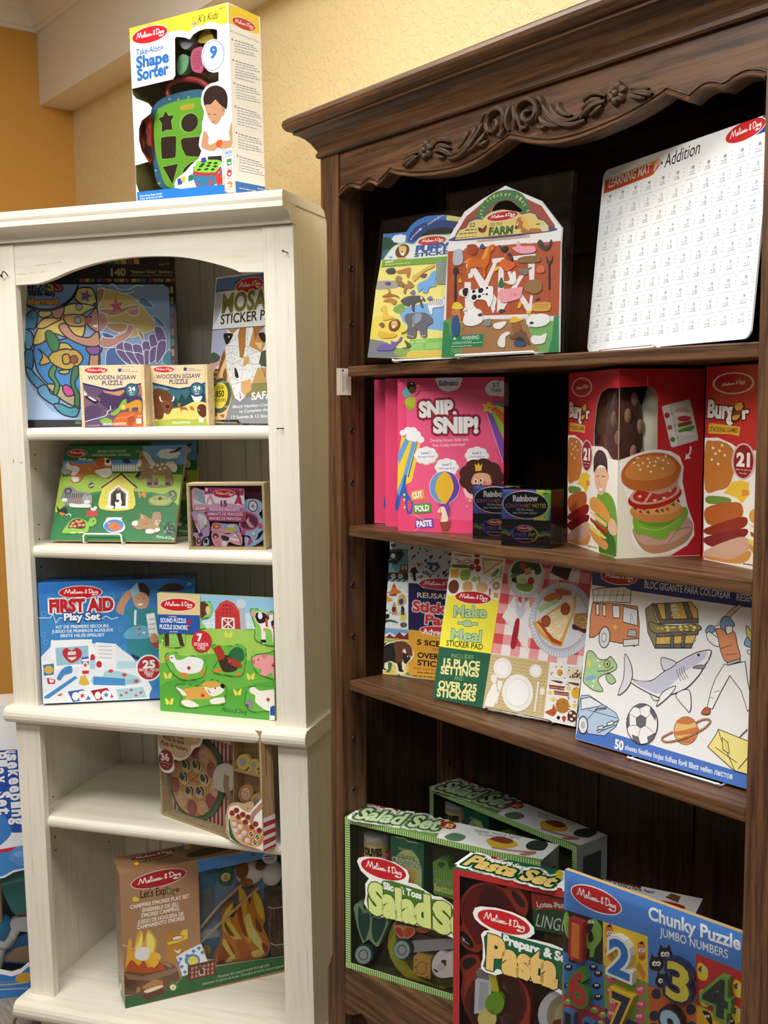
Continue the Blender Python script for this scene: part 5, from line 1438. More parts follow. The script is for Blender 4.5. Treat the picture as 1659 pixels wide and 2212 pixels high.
ART['sound'] = [
('face', 'F', '''6cb848 0 0 0 620 0 0 587 -620 0
98ccec 0 229 591 396 -2 12 -139 -401 -21 -237 110 -1 47
c4e4f0 0 237 503 391 10 4 -68 -396 -21
a4d05c 1 -1 332 236 83 93 10 151 3 157 -32 -3 -155 -157 45 -202 15 -273 -64
58a840 1 3 124 164 49 205 -42 260 55 -3 -192 -624 1
L e8eef0 00 23 242 457 1 -37
L e8eef0 00 23 272 459 1 -37
L e8eef0 00 23 303 460 1 -37
L e8eef0 00 23 333 462 2 -37
L e8eef0 00 23 364 463 1 -36
L e8eef0 00 23 394 465 1 -37
L e8eef0 00 23 424 466 2 -36
L e8eef0 00 23 454 468 2 -37
L e8eef0 00 23 484 469 2 -36
L e8eef0 00 23 514 471 1 -36
L e8eef0 00 23 544 472 1 -36
L e8eef0 00 23 574 474 1 -36
L e8eef0 00 23 603 475 1 -36
L e8eef0 00 23 632 477 2 -36
L e8eef0 00 23 236 448 82 2
L e8eef0 00 23 449 455 188 0
L e8eef0 00 23 236 431 82 2
L e8eef0 00 23 449 438 188 1
b4bcc4 0 429 430 2 114 40 2 6 -118
E d0d8dc 452 554 125 110
c83c3c 0 312 426 1 85 27 39 36 19 40 -16 26 -35 5 -87
L e05c50 00 18 319 513 58 52 63 -47
L b03030 00 9 324 507 0 -81
L b03030 00 9 339 508 -1 -81
L b03030 00 9 353 509 -1 -81
L b03030 00 9 367 509 -1 -81
L b03030 00 9 381 510 -1 -81
L b03030 00 9 395 511 -1 -81
L b03030 00 9 409 511 0 -80
L b03030 00 9 423 512 0 -81
L b03030 00 9 437 513 0 -81
E 6c1c20 358 541 20 18
E 6c1c20 358 523 20 18
E 6c1c20 358 504 20 18
E 6c1c20 377 542 20 18
E 6c1c20 376 524 20 18
E 6c1c20 376 505 20 18
E 6c1c20 395 543 20 18
E 6c1c20 394 525 20 18
E 6c1c20 394 506 20 18
f0f0ee 0 346 427 1 56 68 1 2 -55
a83434 0 354 432 1 45 53 0 1 -44
L f0f0ee 00 28 355 477 54 -44
L f0f0ee 00 28 408 477 -54 -45
L f0f0ee 00 23 382 481 0 -52
e4cc98 0 -2 588 235 3 -2 -105 -234 -6
M c8242c f4f4f4 f6f2ee 560 2663 477 17 4 149 .1
2c58ac 0 -3 480 234 6 0 -90 -232 -10
T f0f2f6 13 442 143 3 104 .03 - 0 0 SOUND PUZZLE
T f0f2f6 8 410 155 2 104 .03 - 0 0 PUZZLE SONORE
T f0f2f6 60 469 42 1 47 0 - 0 0 wooden
T f0f2f6 63 395 46 1 47 0 - 0 0 en bois
E b03038 172 454 57 65
f0e4c0 0 15 352 11 5 10 -23
ecdc5c 1 361 415 18 -12 -1 -16 -12 -1
ecdc5c 1 403 419 -18 -15 -1 -17 15 3
ecdc5c 1 24 194 19 -12 0 -17 -13 -1
ecdc5c 1 69 199 -20 -16 0 -17 15 3
ecdc5c 1 474 220 18 -12 0 -17 -12 -1
ecdc5c 1 516 224 -18 -16 0 -16 14 2
ecdc5c 1 403 137 18 -12 0 -16 -12 -1
ecdc5c 1 446 142 -19 -16 0 -17 14 3
ecdc5c 1 29 65 19 -12 0 -17 -13 -1
ecdc5c 1 74 70 -20 -17 0 -17 15 3
ecdc5c 1 242 330 18 -12 -1 -17 -12 -1
ecdc5c 1 285 334 -19 -16 0 -16 14 2
L 4c9838 00 9 76 228 5 13 4 -12
L 4c9838 00 9 372 64 6 14 4 -13
L 4c9838 00 9 216 50 6 14 4 -13
L 4c9838 00 9 339 253 5 14 4 -13
L 4c9838 00 9 209 288 5 13 4 -13
L 4c9838 00 9 69 289 6 13 4 -13
L 4c9838 00 9 416 43 5 14 4 -13
L 4c9838 00 9 119 324 6 13 4 -13
L 4c9838 00 9 585 200 5 14 4 -13
L 4c9838 00 9 260 272 5 14 4 -13
L 4c9838 00 9 363 93 5 14 4 -13
L 4c9838 00 9 287 215 6 14 3 -13
L 4c9838 00 10 50 41 5 13 4 -13
L 4c9838 00 9 40 176 5 14 4 -13
L 4c9838 00 9 505 321 6 13 3 -13
L 4c9838 00 9 440 60 5 13 4 -12
L 4c9838 00 9 384 107 6 13 4 -12
L 4c9838 00 9 83 198 6 14 4 -13
L 4c9838 00 9 105 68 6 13 4 -13
L 4c9838 00 9 194 199 6 13 3 -12
L 4c9838 00 9 590 102 6 13 3 -13
L 4c9838 00 9 580 225 5 13 4 -13
L 4c9838 00 9 303 119 6 13 4 -13
L 4c9838 00 9 301 258 6 14 4 -13
L 4c9838 00 9 259 301 6 14 4 -13
L 4c9838 00 9 238 31 5 14 4 -13
T 1c2a18 337 21 133 -1 112 0 - 0 .3 Melissa & Doug'''),
('piece', 'puzzle_piece', -22, 28, '70bc4a', '37 278 53 22 41 -16 93 1 36 -30 -7 -47 -31 -30 -94 -12 -62 39', 1, '''L 3a7430 11 24 37 278 53 22 41 -16 93 1 36 -30 -7 -47 -31 -30 -94 -12 -62 39
f0f2f4 1 58 275 26 11 15 -23 32 2 42 17 66 -10 5 -28 -21 -34 -63 -13 -52 10 -25 36 -16 9
d8843c 1 34 269 26 6 -1 -16 -21 0
E 181818 73 271 21 19
d88a3c 1 118 199 42 -2 -6 -24 -36 12
d88a3c 1 228 211 28 11 -13 -34''', '', 'goose piece', 'print'),
('ball', 'knob', -55, 'c02830', [833, 1134, 49, 45, 40], 'puzzle_piece', '', 'plastic'),
('piece', 'puzzle_piece', -22, 28, '6cb848', '297 341 41 7 51 -2 60 13 25 -27 -6 -64 -22 -61 -91 -2 -60 15 32 57', 1, '''L 3a7430 11 23 297 341 41 7 51 -2 60 13 25 -27 -6 -64 -22 -61 -91 -2 -60 15 32 57
2c6c44 1 378 299 41 44 40 -11 4 -46 -46 -21
3c3424 1 327 305 51 -6 59 -33 -20 -38 -61 -9 -25 40
b03828 1 305 327 23 13 25 -15 9 -36 -35 -12
a84430 1 377 290 61 -15 14 -31 -55 10
d88a3c 1 300 225 41 12 -6 -19 -30 -5
d88a3c 1 416 218 31 2 -21 -19
c02828 1 318 332 10 15 20 -13''', '', 'rooster piece', 'print'),
('ball', 'knob', -55, 'c02830', [1942, 1340, 48, 44, 40], 'puzzle_piece', '', 'plastic'),
('piece', 'puzzle_piece', -22, 28, '70bc4a', '503 293 25 20 69 13 50 17 -3 -137 -68 5 -54 24', 1, '''L 3a7430 11 23 503 293 25 20 69 13 50 17 -3 -137 -68 5 -54 24
eca0a4 1 506 289 27 20 45 7 39 -2 29 11 -1 -110 -30 -2 -9 18 -35 -21 -25 8 10 24 -34 11
E c87880 513 278 45 55
E 181818 540 289 20 18
d88890 1 553 312 35 7 -16 -26''', '', 'pink pig piece', 'print'),
('ball', 'knob', -55, 'c02830', [3086, 1348, 47, 43, 40], 'puzzle_piece', '', 'plastic'),
('piece', 'puzzle_piece', -22, 28, '68b446', '90 131 58 13 62 -5 42 31 62 5 50 -25 -6 -56 -6 -33 -82 -11 -83 -20 -73 8 12 48', 1, '''L 3a7430 11 24 90 131 58 13 62 -5 42 31 62 5 50 -25 -6 -56 -6 -33 -82 -11 -83 -20 -73 8 12 48
dca850 1 127 115 125 27 41 -6 -12 -48 -31 -11 -83 -7 -42 -22 27 40
f2ece0 1 93 126 34 -11 25 -27 -36 2 -26 22
f2ece0 1 252 142 72 5 30 -16 -16 -20 -46 -17 -31 21
dca850 1 236 146 27 20 61 0 10 -18 -52 -13
E 181818 348 149 61 56
f2ece0 1 120 57 47 9 51 -25 -67 -9
f2ece0 1 281 79 72 15 5 -23 -67 -15
L 7050a0 00 23 267 125 15 -18
E 181818 308 135 20 19''', '', 'tan and white dog piece', 'print'),
('ball', 'knob', -55, 'c02830', [1194, 481, 49, 45, 40], 'puzzle_piece', '', 'plastic'),
('piece', 'puzzle_piece', -22, 28, '68b446', '485 149 40 12 50 -5 68 -4 -1 -101 -69 -5 -70 -10 -39 38', 1, '''L 3a7430 11 23 485 149 40 12 50 -5 68 -4 -1 -101 -69 -5 -70 -10 -39 38
f2f0ea 1 490 145 25 11 30 -16 59 9 39 -7 -1 -86 -59 -10 -40 20 -24 21 0 28 -24 12
8c8c88 1 470 88 34 3 4 -23 -15 -21 -20 5
585850 0 469 67 13 4 3 -18 -12 -8''', '', 'white sheep piece', 'print'),
('ball', 'knob', -55, 'c02830', [2933, 508, 47, 44, 40], 'puzzle_piece', '', 'plastic'),
('piece', 'puzzle_piece', -22, 28, '8ccc60', '502 521 25 13 74 -13 49 12 -3 -163 -118 11 -3 64', 1, '''L 3a7430 11 23 502 521 25 13 74 -13 49 12 -3 -163 -118 11 -3 64
f0f0ee 1 522 513 50 7 29 -12 49 -2 -2 -109 -15 -23 -15 -1 -9 58 -29 8 -1 -64 -20 -1 -4 73 -24 26
282828 1 527 511 49 5 24 -26 -39 -25 -25 8
E f0f0ee 553 501 59 82
E e0a0a0 517 508 69 73
282828 1 610 477 39 11 -1 -46 -29 -1
c04838 0 579 489 12 5 1 -46 -12 4
d8b040 0 568 443 17 1 0 -16 -17 -1
282828 0 554 387 27 2 0 -16 -27 -1
c87878 0 576 513 30 -2 -10 -13''', '', 'black and white cow piece', 'print'),
('ball', 'knob', -55, 'c02830', [3112, 2256, 46, 43, 40], 'puzzle_piece', '', 'plastic'),
('piece', 'puzzle_piece', -22, 28, '8ccc60', '2 549 74 22 145 -17 71 -1 -1 -65 -52 -21 20 -36 -21 -10 -83 -23 -12 -66 -105 -8 -7 48', 1, '''L 3a7430 11 23 2 549 74 22 145 -17 71 -1 -1 -65 -52 -21 20 -36 -21 -10 -83 -23 -12 -66 -105 -8 -7 48
5c3c2c 1 235 550 37 -3 14 -31 -26 -29 -25 -11
4c3024 0 35 386 26 5 0 -64 -23 -2
4c3024 0 103 393 26 1 16 -62 -23 -2
E e8c0a8 277 515 61 102''', '', 'brown horse piece partly under printed panel', 'print'),
('ball', 'knob', -55, 'c02830', [848, 2138, 49, 44, 40], 'puzzle_piece', '', 'plastic'),
('piece', 'printed_panel', -32, 4, 'e4cc98', '2 589 235 3 -3 -194 -231 -10', 0, '''M c8242c f4f4f4 f6f2ee 579 2669 476 17 4 149 .1
2c58ac 0 1 482 233 6 0 -90 -231 -10
T f0f2f6 17 443 142 4 103 .03 - 0 0 SOUND PUZZLE
T f0f2f6 12 411 155 3 104 .03 - 0 0 PUZZLE SONORE
T f0f2f6 64 470 42 1 47 0 - 0 0 wooden
T f0f2f6 67 396 45 2 47 0 - 0 0 en bois
E b03038 176 455 57 65''', '', 'tan and blue title panel', 'print'),
('piece', 'round_sticker', -36, 3, 'cc3038', '293 365 -2 -14 -5 -12 -9 -12 -11 -9 -13 -6 -14 -2 -14 1 -13 4 -11 8 -8 10 -5 12 -2 14 3 13 5 13 9 12 11 9 13 5 14 3 14 -1 13 -5 11 -7 8 -11 5 -12', 0, '''T f4f0f0 217 362 31 2 168 .06 - 0 0 7
T f4f0f0 200 339 76 1 75 .02 - 0 0 SOUNDS
T f4f0f0 218 322 40 -1 75 .02 - 0 0 CRIS''', '', 'red sticker reading 7 sounds', 'print'),
('piece', 'age_sticker', -34, 3, 'f4f4f4', '596 66 18 9 78 3 -1 -73 -98 -3', 0, '''2c50a4 0 598 65 16 9 78 2 -1 -48 -94 -3
L e8ecf4 00 18 613 45 59 2''', '', 'blue and white sticker', 'print')]
ART['pizza'] = [
('hole', 'F', '42 516 706 11 -8 -489 -730 -35', 0),
('piece', 'printed_back_card', 340, 10, 'f0ece8', '-27 463 501 9 -24 -485 -439 14', 0, '''b43c44 0 45 455 17 0 -28 -494 -18 -1
b43c44 0 75 454 18 0 -28 -492 -18 -1
b43c44 0 106 453 17 0 -27 -490 -18 -2
b43c44 0 136 452 17 0 -27 -489 -17 -1
b43c44 0 166 451 17 0 -26 -487 -18 -1
b43c44 0 196 450 17 0 -26 -485 -17 -1
b43c44 0 226 449 17 0 -26 -484 -17 -1
b43c44 0 255 448 17 0 -25 -482 -17 -1
b43c44 0 284 447 17 0 -25 -480 -17 -1
b43c44 0 313 446 17 0 -24 -478 -17 -2
b43c44 0 342 445 17 0 -24 -477 -17 -1
b43c44 0 371 444 16 0 -23 -475 -17 -1
b43c44 0 399 443 17 0 -23 -473 -17 -1
b43c44 0 427 442 17 0 -23 -472 -16 -1
b43c44 0 456 441 16 0 -22 -470 -17 -1
b43c44 0 483 440 16 0 -21 -468 -16 -1''', '', 'red and white striped backing card', 'print'),
('piece', 'pizza_tray', 300, 40, '3c7450', '430 274 -5 -56 -17 -57 -31 -53 -41 -46 -50 -37 -55 -23 -56 -9 -54 6 -47 22 -38 36 -25 48 -10 55 5 60 20 59 34 54 44 46 51 35 56 21 55 5 52 -9 44 -23 35 -35 23 -46', 0, '''E 58906c 209 212 936 1038''', '', 'green round pizza tray', 'print'),
('piece', 'toy_pizza', 240, 60, 'dcb478', '399 270 -4 -51 -15 -50 -27 -47 -36 -41 -43 -32 -47 -21 -49 -7 -46 6 -41 20 -32 33 -22 42 -9 49 5 53 17 52 28 49 38 40 45 31 48 18 48 5 44 -8 39 -21 31 -32 20 -41', 0, '''E c88454 212 216 852 935
E d8a468 209 216 811 896
Z cheese e8c88c 60 209 216 154 34 -144 135
L b0603c 00 16 164 186 81 61
L b0603c 00 16 167 238 83 -44
L b0603c 00 16 23 199 368 19
E 9c4448 226 364 177 52 31 -196
E b06068 226 364 149 44 27 -171
E 9c4448 346 294 172 53 30 -193
E b06068 346 294 145 45 27 -169
E 9c4448 58 157 185 58 31 -200
E b06068 58 157 155 49 27 -176
E 9c4448 186 63 180 60 31 -198
E b06068 186 63 151 50 27 -173
E 9c4448 329 132 174 57 30 -194
E b06068 329 132 146 48 27 -170
E e8c490 291 361 186 55 29 -185
E eab8a0 291 361 141 42 25 -157
E f4d0bc 287 370 85 66
L b87860 10 14 273 350 18 15 13 -16
E e8c490 366 200 183 59 29 -184
E eab8a0 366 200 139 45 25 -156
E f4d0bc 362 209 84 19 -3 -66
L b87860 10 14 348 189 18 15 13 -16
E e8c490 109 91 195 63 30 -190
E eab8a0 109 91 148 48 25 -162
E f4d0bc 105 100 89 21 -4 -69
L b87860 10 14 90 78 19 17 14 -17
E e8c490 270 81 188 62 29 -187
E eab8a0 270 81 142 47 25 -159
E f4d0bc 266 90 86 20 -4 -67
L b87860 10 14 252 69 18 16 13 -16
E e8c490 64 236 196 60 30 -190
E eab8a0 64 236 149 46 25 -162
E f4d0bc 60 245 90 68
L b87860 10 14 46 224 19 16 13 -17
E e8c490 224 425 188 54 29 -186
E eab8a0 224 425 143 41 25 -158
E f4d0bc 220 434 86 67
L b87860 10 14 206 414 18 15 13 -17
E e8d8a8 153 276 193 179
E 34604c 141 282 100 104
4c3440 1 155 306 28 -12 -10 -37
L d8b8a0 10 44 145 298 21 -11 -4 -32
E e8d8a8 233 291 189 177
E 34604c 221 297 98 103
4c3440 1 235 321 28 -12 -10 -37
L d8b8a0 10 43 225 313 21 -11 -4 -32
E e8d8a8 129 208 194 180
E 34604c 117 213 101 104
4c3440 1 131 238 28 -11 -10 -38
L d8b8a0 10 44 121 230 22 -11 -5 -32
E e8d8a8 289 234 187 177
E 34604c 277 239 97 102
4c3440 1 291 263 27 -12 -9 -36
L d8b8a0 10 43 282 255 20 -11 -4 -32
E e8d8a8 173 145 192 44 -10 -180
E 34604c 161 150 100 23 -6 -104
4c3440 1 175 175 28 -11 -10 -38
L d8b8a0 10 44 165 167 22 -11 -5 -32
E e8d8a8 254 162 189 43 -10 -178
E 34604c 242 167 98 22 -6 -103
4c3440 1 256 191 28 -11 -10 -37
L d8b8a0 10 44 246 183 21 -11 -4 -32''', '', 'wooden pizza with slices', 'print'),
('piece', 'cutter_wheel', 200, 40, 'e4dccc', '535 301 -2 -19 -7 -20 -13 -18 -17 -17 -21 -13 -22 -8 -22 -4 -22 1 -18 7 -15 12 -10 15 -4 18 2 20 8 20 13 19 18 17 21 12 22 9 22 3 21 -2 19 -7 14 -11 9 -16', 0, '''''', '', 'pale wooden pizza cutter wheel', 'print'),
('tube', 'cutter_handle', 140, 'a88c70', 91, '464 297 -6 -58 15 -35 14 -35 12 -72 45 -73', 1, '', 'tan pizza cutter handle', 'plastic'),
('piece', 'topping', 120, 60, 'd8b860', '650 398 -5 -11 -8 -10 -10 -10 -12 -7 -13 -5 -12 -2 -12 0 -10 4 -8 6 -4 9 -2 10 2 11 6 11 8 11 10 9 12 7 13 5 12 2 12 -1 10 -3 7 -7 5 -8 1 -10', 0, '''E e8cc70 604 395 210 12 -63 -193
E b0b0b4 601 395 117 7 -38 -118''', '', 'yellow ringed topping disc', 'print'),
('piece', 'topping', 120, 60, 'd8b860', '715 401 -4 -7 -6 -7 -8 -6 -10 -5 -10 -4 -11 -1 -10 0 -9 2 -7 4 -5 6 -1 6 0 7 4 8 6 6 9 7 9 4 11 4 11 1 10 0 8 -2 7 -4 5 -6 2 -6', 0, '''E e8cc70 675 399 179 10 -40 -125
E b0b0b4 673 398 100 6 -24 -76''', '', 'yellow ringed topping disc', 'print'),
('piece', 'topping', 120, 60, 'd8b860', '706 367 -2 -5 -5 -3 -7 -4 -9 -3 -10 -2 -10 -1 -10 0 -8 1 -7 2 -6 2 -2 4 0 4 2 4 5 4 8 3 8 3 10 2 10 2 10 0 8 -1 7 -2 5 -3 3 -4', 0, '''E e8cc70 668 364 171 11 -22 -70
E b0b0b4 666 364 95 6 -14 -42''', '', 'yellow ringed topping disc', 'print'),
('piece', 'topping', 120, 60, 'd8a860', '658 244 -6 -12 -8 -11 -10 -11 -13 -8 -12 -5 -13 -3 -12 1 -10 3 -7 7 -5 9 -1 11 3 12 5 12 9 12 10 10 12 8 13 5 13 3 11 -1 10 -4 7 -6 5 -9 1 -11', 0, '''E c87850 611 241 204 47 -9 -189
E f0c8b0 613 241 168 38 -7 -160
L b86850 10 15 590 247 32 0 4 -25''', '', 'pink topping disc', 'print'),
('piece', 'topping', 120, 60, 'd8b860', '725 228 -5 -11 -7 -9 -9 -9 -10 -7 -11 -4 -11 -3 -10 1 -8 3 -6 5 -4 8 -1 9 2 10 4 10 7 10 9 9 11 6 10 5 11 2 10 0 8 -3 7 -6 4 -8 1 -9', 0, '''E e8cc70 685 224 180 14 -56 -176
E b0b0b4 683 224 100 8 -34 -107''', '', 'yellow ringed topping disc', 'print'),
('piece', 'divider', 40, 300, 'c8a878', '553 515 8 0 -24 -486 -7 -2', 0, '''''', '', 'thin wooden divider', 'print'),
('piece', 'divider', 40, 300, 'c8a878', '550 355 185 6 0 -9 -186 -7', 0, '''''', '', 'thin wooden shelf divider', 'print'),
('piece', 'title_sticker', -15, 6, 'f0ece6', '1 455 353 51 -8 -47 -24 -35 -40 -20 -48 -52 -65 -33 -47 -5 0 -47 -40 -30 -54 -2 -27 38 -1 39 2 72', 1, '''d0b48c 1 3 447 334 52 -7 -40 -24 -27 -46 -17 -7 -32 -42 -36 -59 -15 -58 11 -70 6 -16 36
T 3c3430 40 419 167 18 104 .02 - 0 0 Wooden Pizza
T 3c3430 45 406 162 5 104 .02 - 0 0 Pizza en bois
T 3c3430 26 377 204 3 104 .02 - 0 0 Pizza de madera
E e0c088 285 454 198 135
E f0c8b0 288 463 124 100
L b86850 10 14 268 455 18 15 15 -16
E 8c242c 59 301 291 87 41 -264
T f2ecea 19 292 68 9 181 .05 - 0 0 36
Z fine e0c0c0 16 16 282 84 4
Z fine e0c0c0 16 31 267 53 1''', '', 'tan cloud-shaped title sticker', 'print'),
('piece', 'corner_sticker', -15, 6, 'c4a47c', '491 105 19 57 33 27 38 12 47 4 42 21 25 -2 -1 -18 58 53 -3 -257 -226 -7 -31 27', 0, '''f2f0ee 0 514 140 17 27 49 19 56 -20 26 2 90 91 -3 -253 -226 -7 -16 53
2c6444 1 514 88 9 13 33 -74 73 -23 -79 -2 -31 19
d8bc80 1 524 120 58 7 103 -27 60 -7 -2 -59 -63 -31 -72 -4 -62 29
c88858 1 538 94 70 17 131 -34 -1 -41 -63 -27 -77 10
E d8bc80 543 138 112 27 -4 -80
E 8c2c34 543 138 96 23 -3 -68
E d8bc80 573 158 111 27 -4 -79
E 8c2c34 573 158 95 23 -3 -68
E d8bc80 588 130 111 27 -4 -79
E 8c2c34 588 130 95 23 -3 -68
E d8bc80 617 148 110 27 -4 -79
E 8c2c34 617 148 94 23 -3 -68
E d8bc80 653 144 109 27 -4 -79
E 8c2c34 653 144 94 23 -3 -67
E d8bc80 634 115 110 27 -4 -79
E 8c2c34 634 115 94 23 -3 -68
E d8bc80 677 102 109 27 -4 -79
E 8c2c34 677 102 93 23 -3 -67
E d8bc80 703 123 108 27 -3 -78
E 8c2c34 703 123 92 23 -3 -67
E d8bc80 728 98 107 27 -3 -78
E 8c2c34 728 98 92 23 -3 -67
E d8b8a8 554 86 107 26 -4 -76
E e8d8d0 551 88 69 17 -2 -49
E d8b8a8 596 82 106 26 -4 -76
E e8d8d0 593 84 69 17 -2 -49
E d8b8a8 563 55 106 27 -4 -76
E e8d8d0 560 57 69 17 -2 -49
E d8b8a8 623 59 105 27 -4 -75
E e8d8d0 620 61 68 17 -2 -49
E d8b8a8 593 32 106 27 -4 -76
E e8d8d0 590 35 69 18 -2 -49
E d8b8a8 643 26 104 27 -3 -75
E e8d8d0 640 29 68 18 -2 -49
E d8c898 670 65 98 25 -4 -83
E 503c34 670 65 62 16 -3 -56
L e8d8b8 00 17 659 55 22 20
E d8c898 713 61 97 25 -4 -82
E 503c34 713 61 62 16 -2 -56
L e8d8b8 00 17 703 51 21 20
E d8c898 694 30 98 25 -4 -82
E 503c34 694 30 62 16 -3 -56
L e8d8b8 00 17 683 20 22 21
L b08870 00 112 670 119 18 48 66 64
f4f2f0 0 728 23 21 -2 -2 -17 -21 -2
T 6c5c4c 650 184 15 1 49 0 - 0 0 3+''', '', 'white topped corner sticker with pizza picture', 'print'),
('face', 'R', '''e8e4e0 0 3 160 79 -2 4 -164 -87 6
b02c38 0 3 138 81 -3 0 -22 -81 1
b02c38 0 1 95 81 -1 0 -22 -81 0
b02c38 0 -1 53 82 0 0 -22 -82 -2
b02c38 0 -2 10 81 2 0 -22 -81 -4''')]
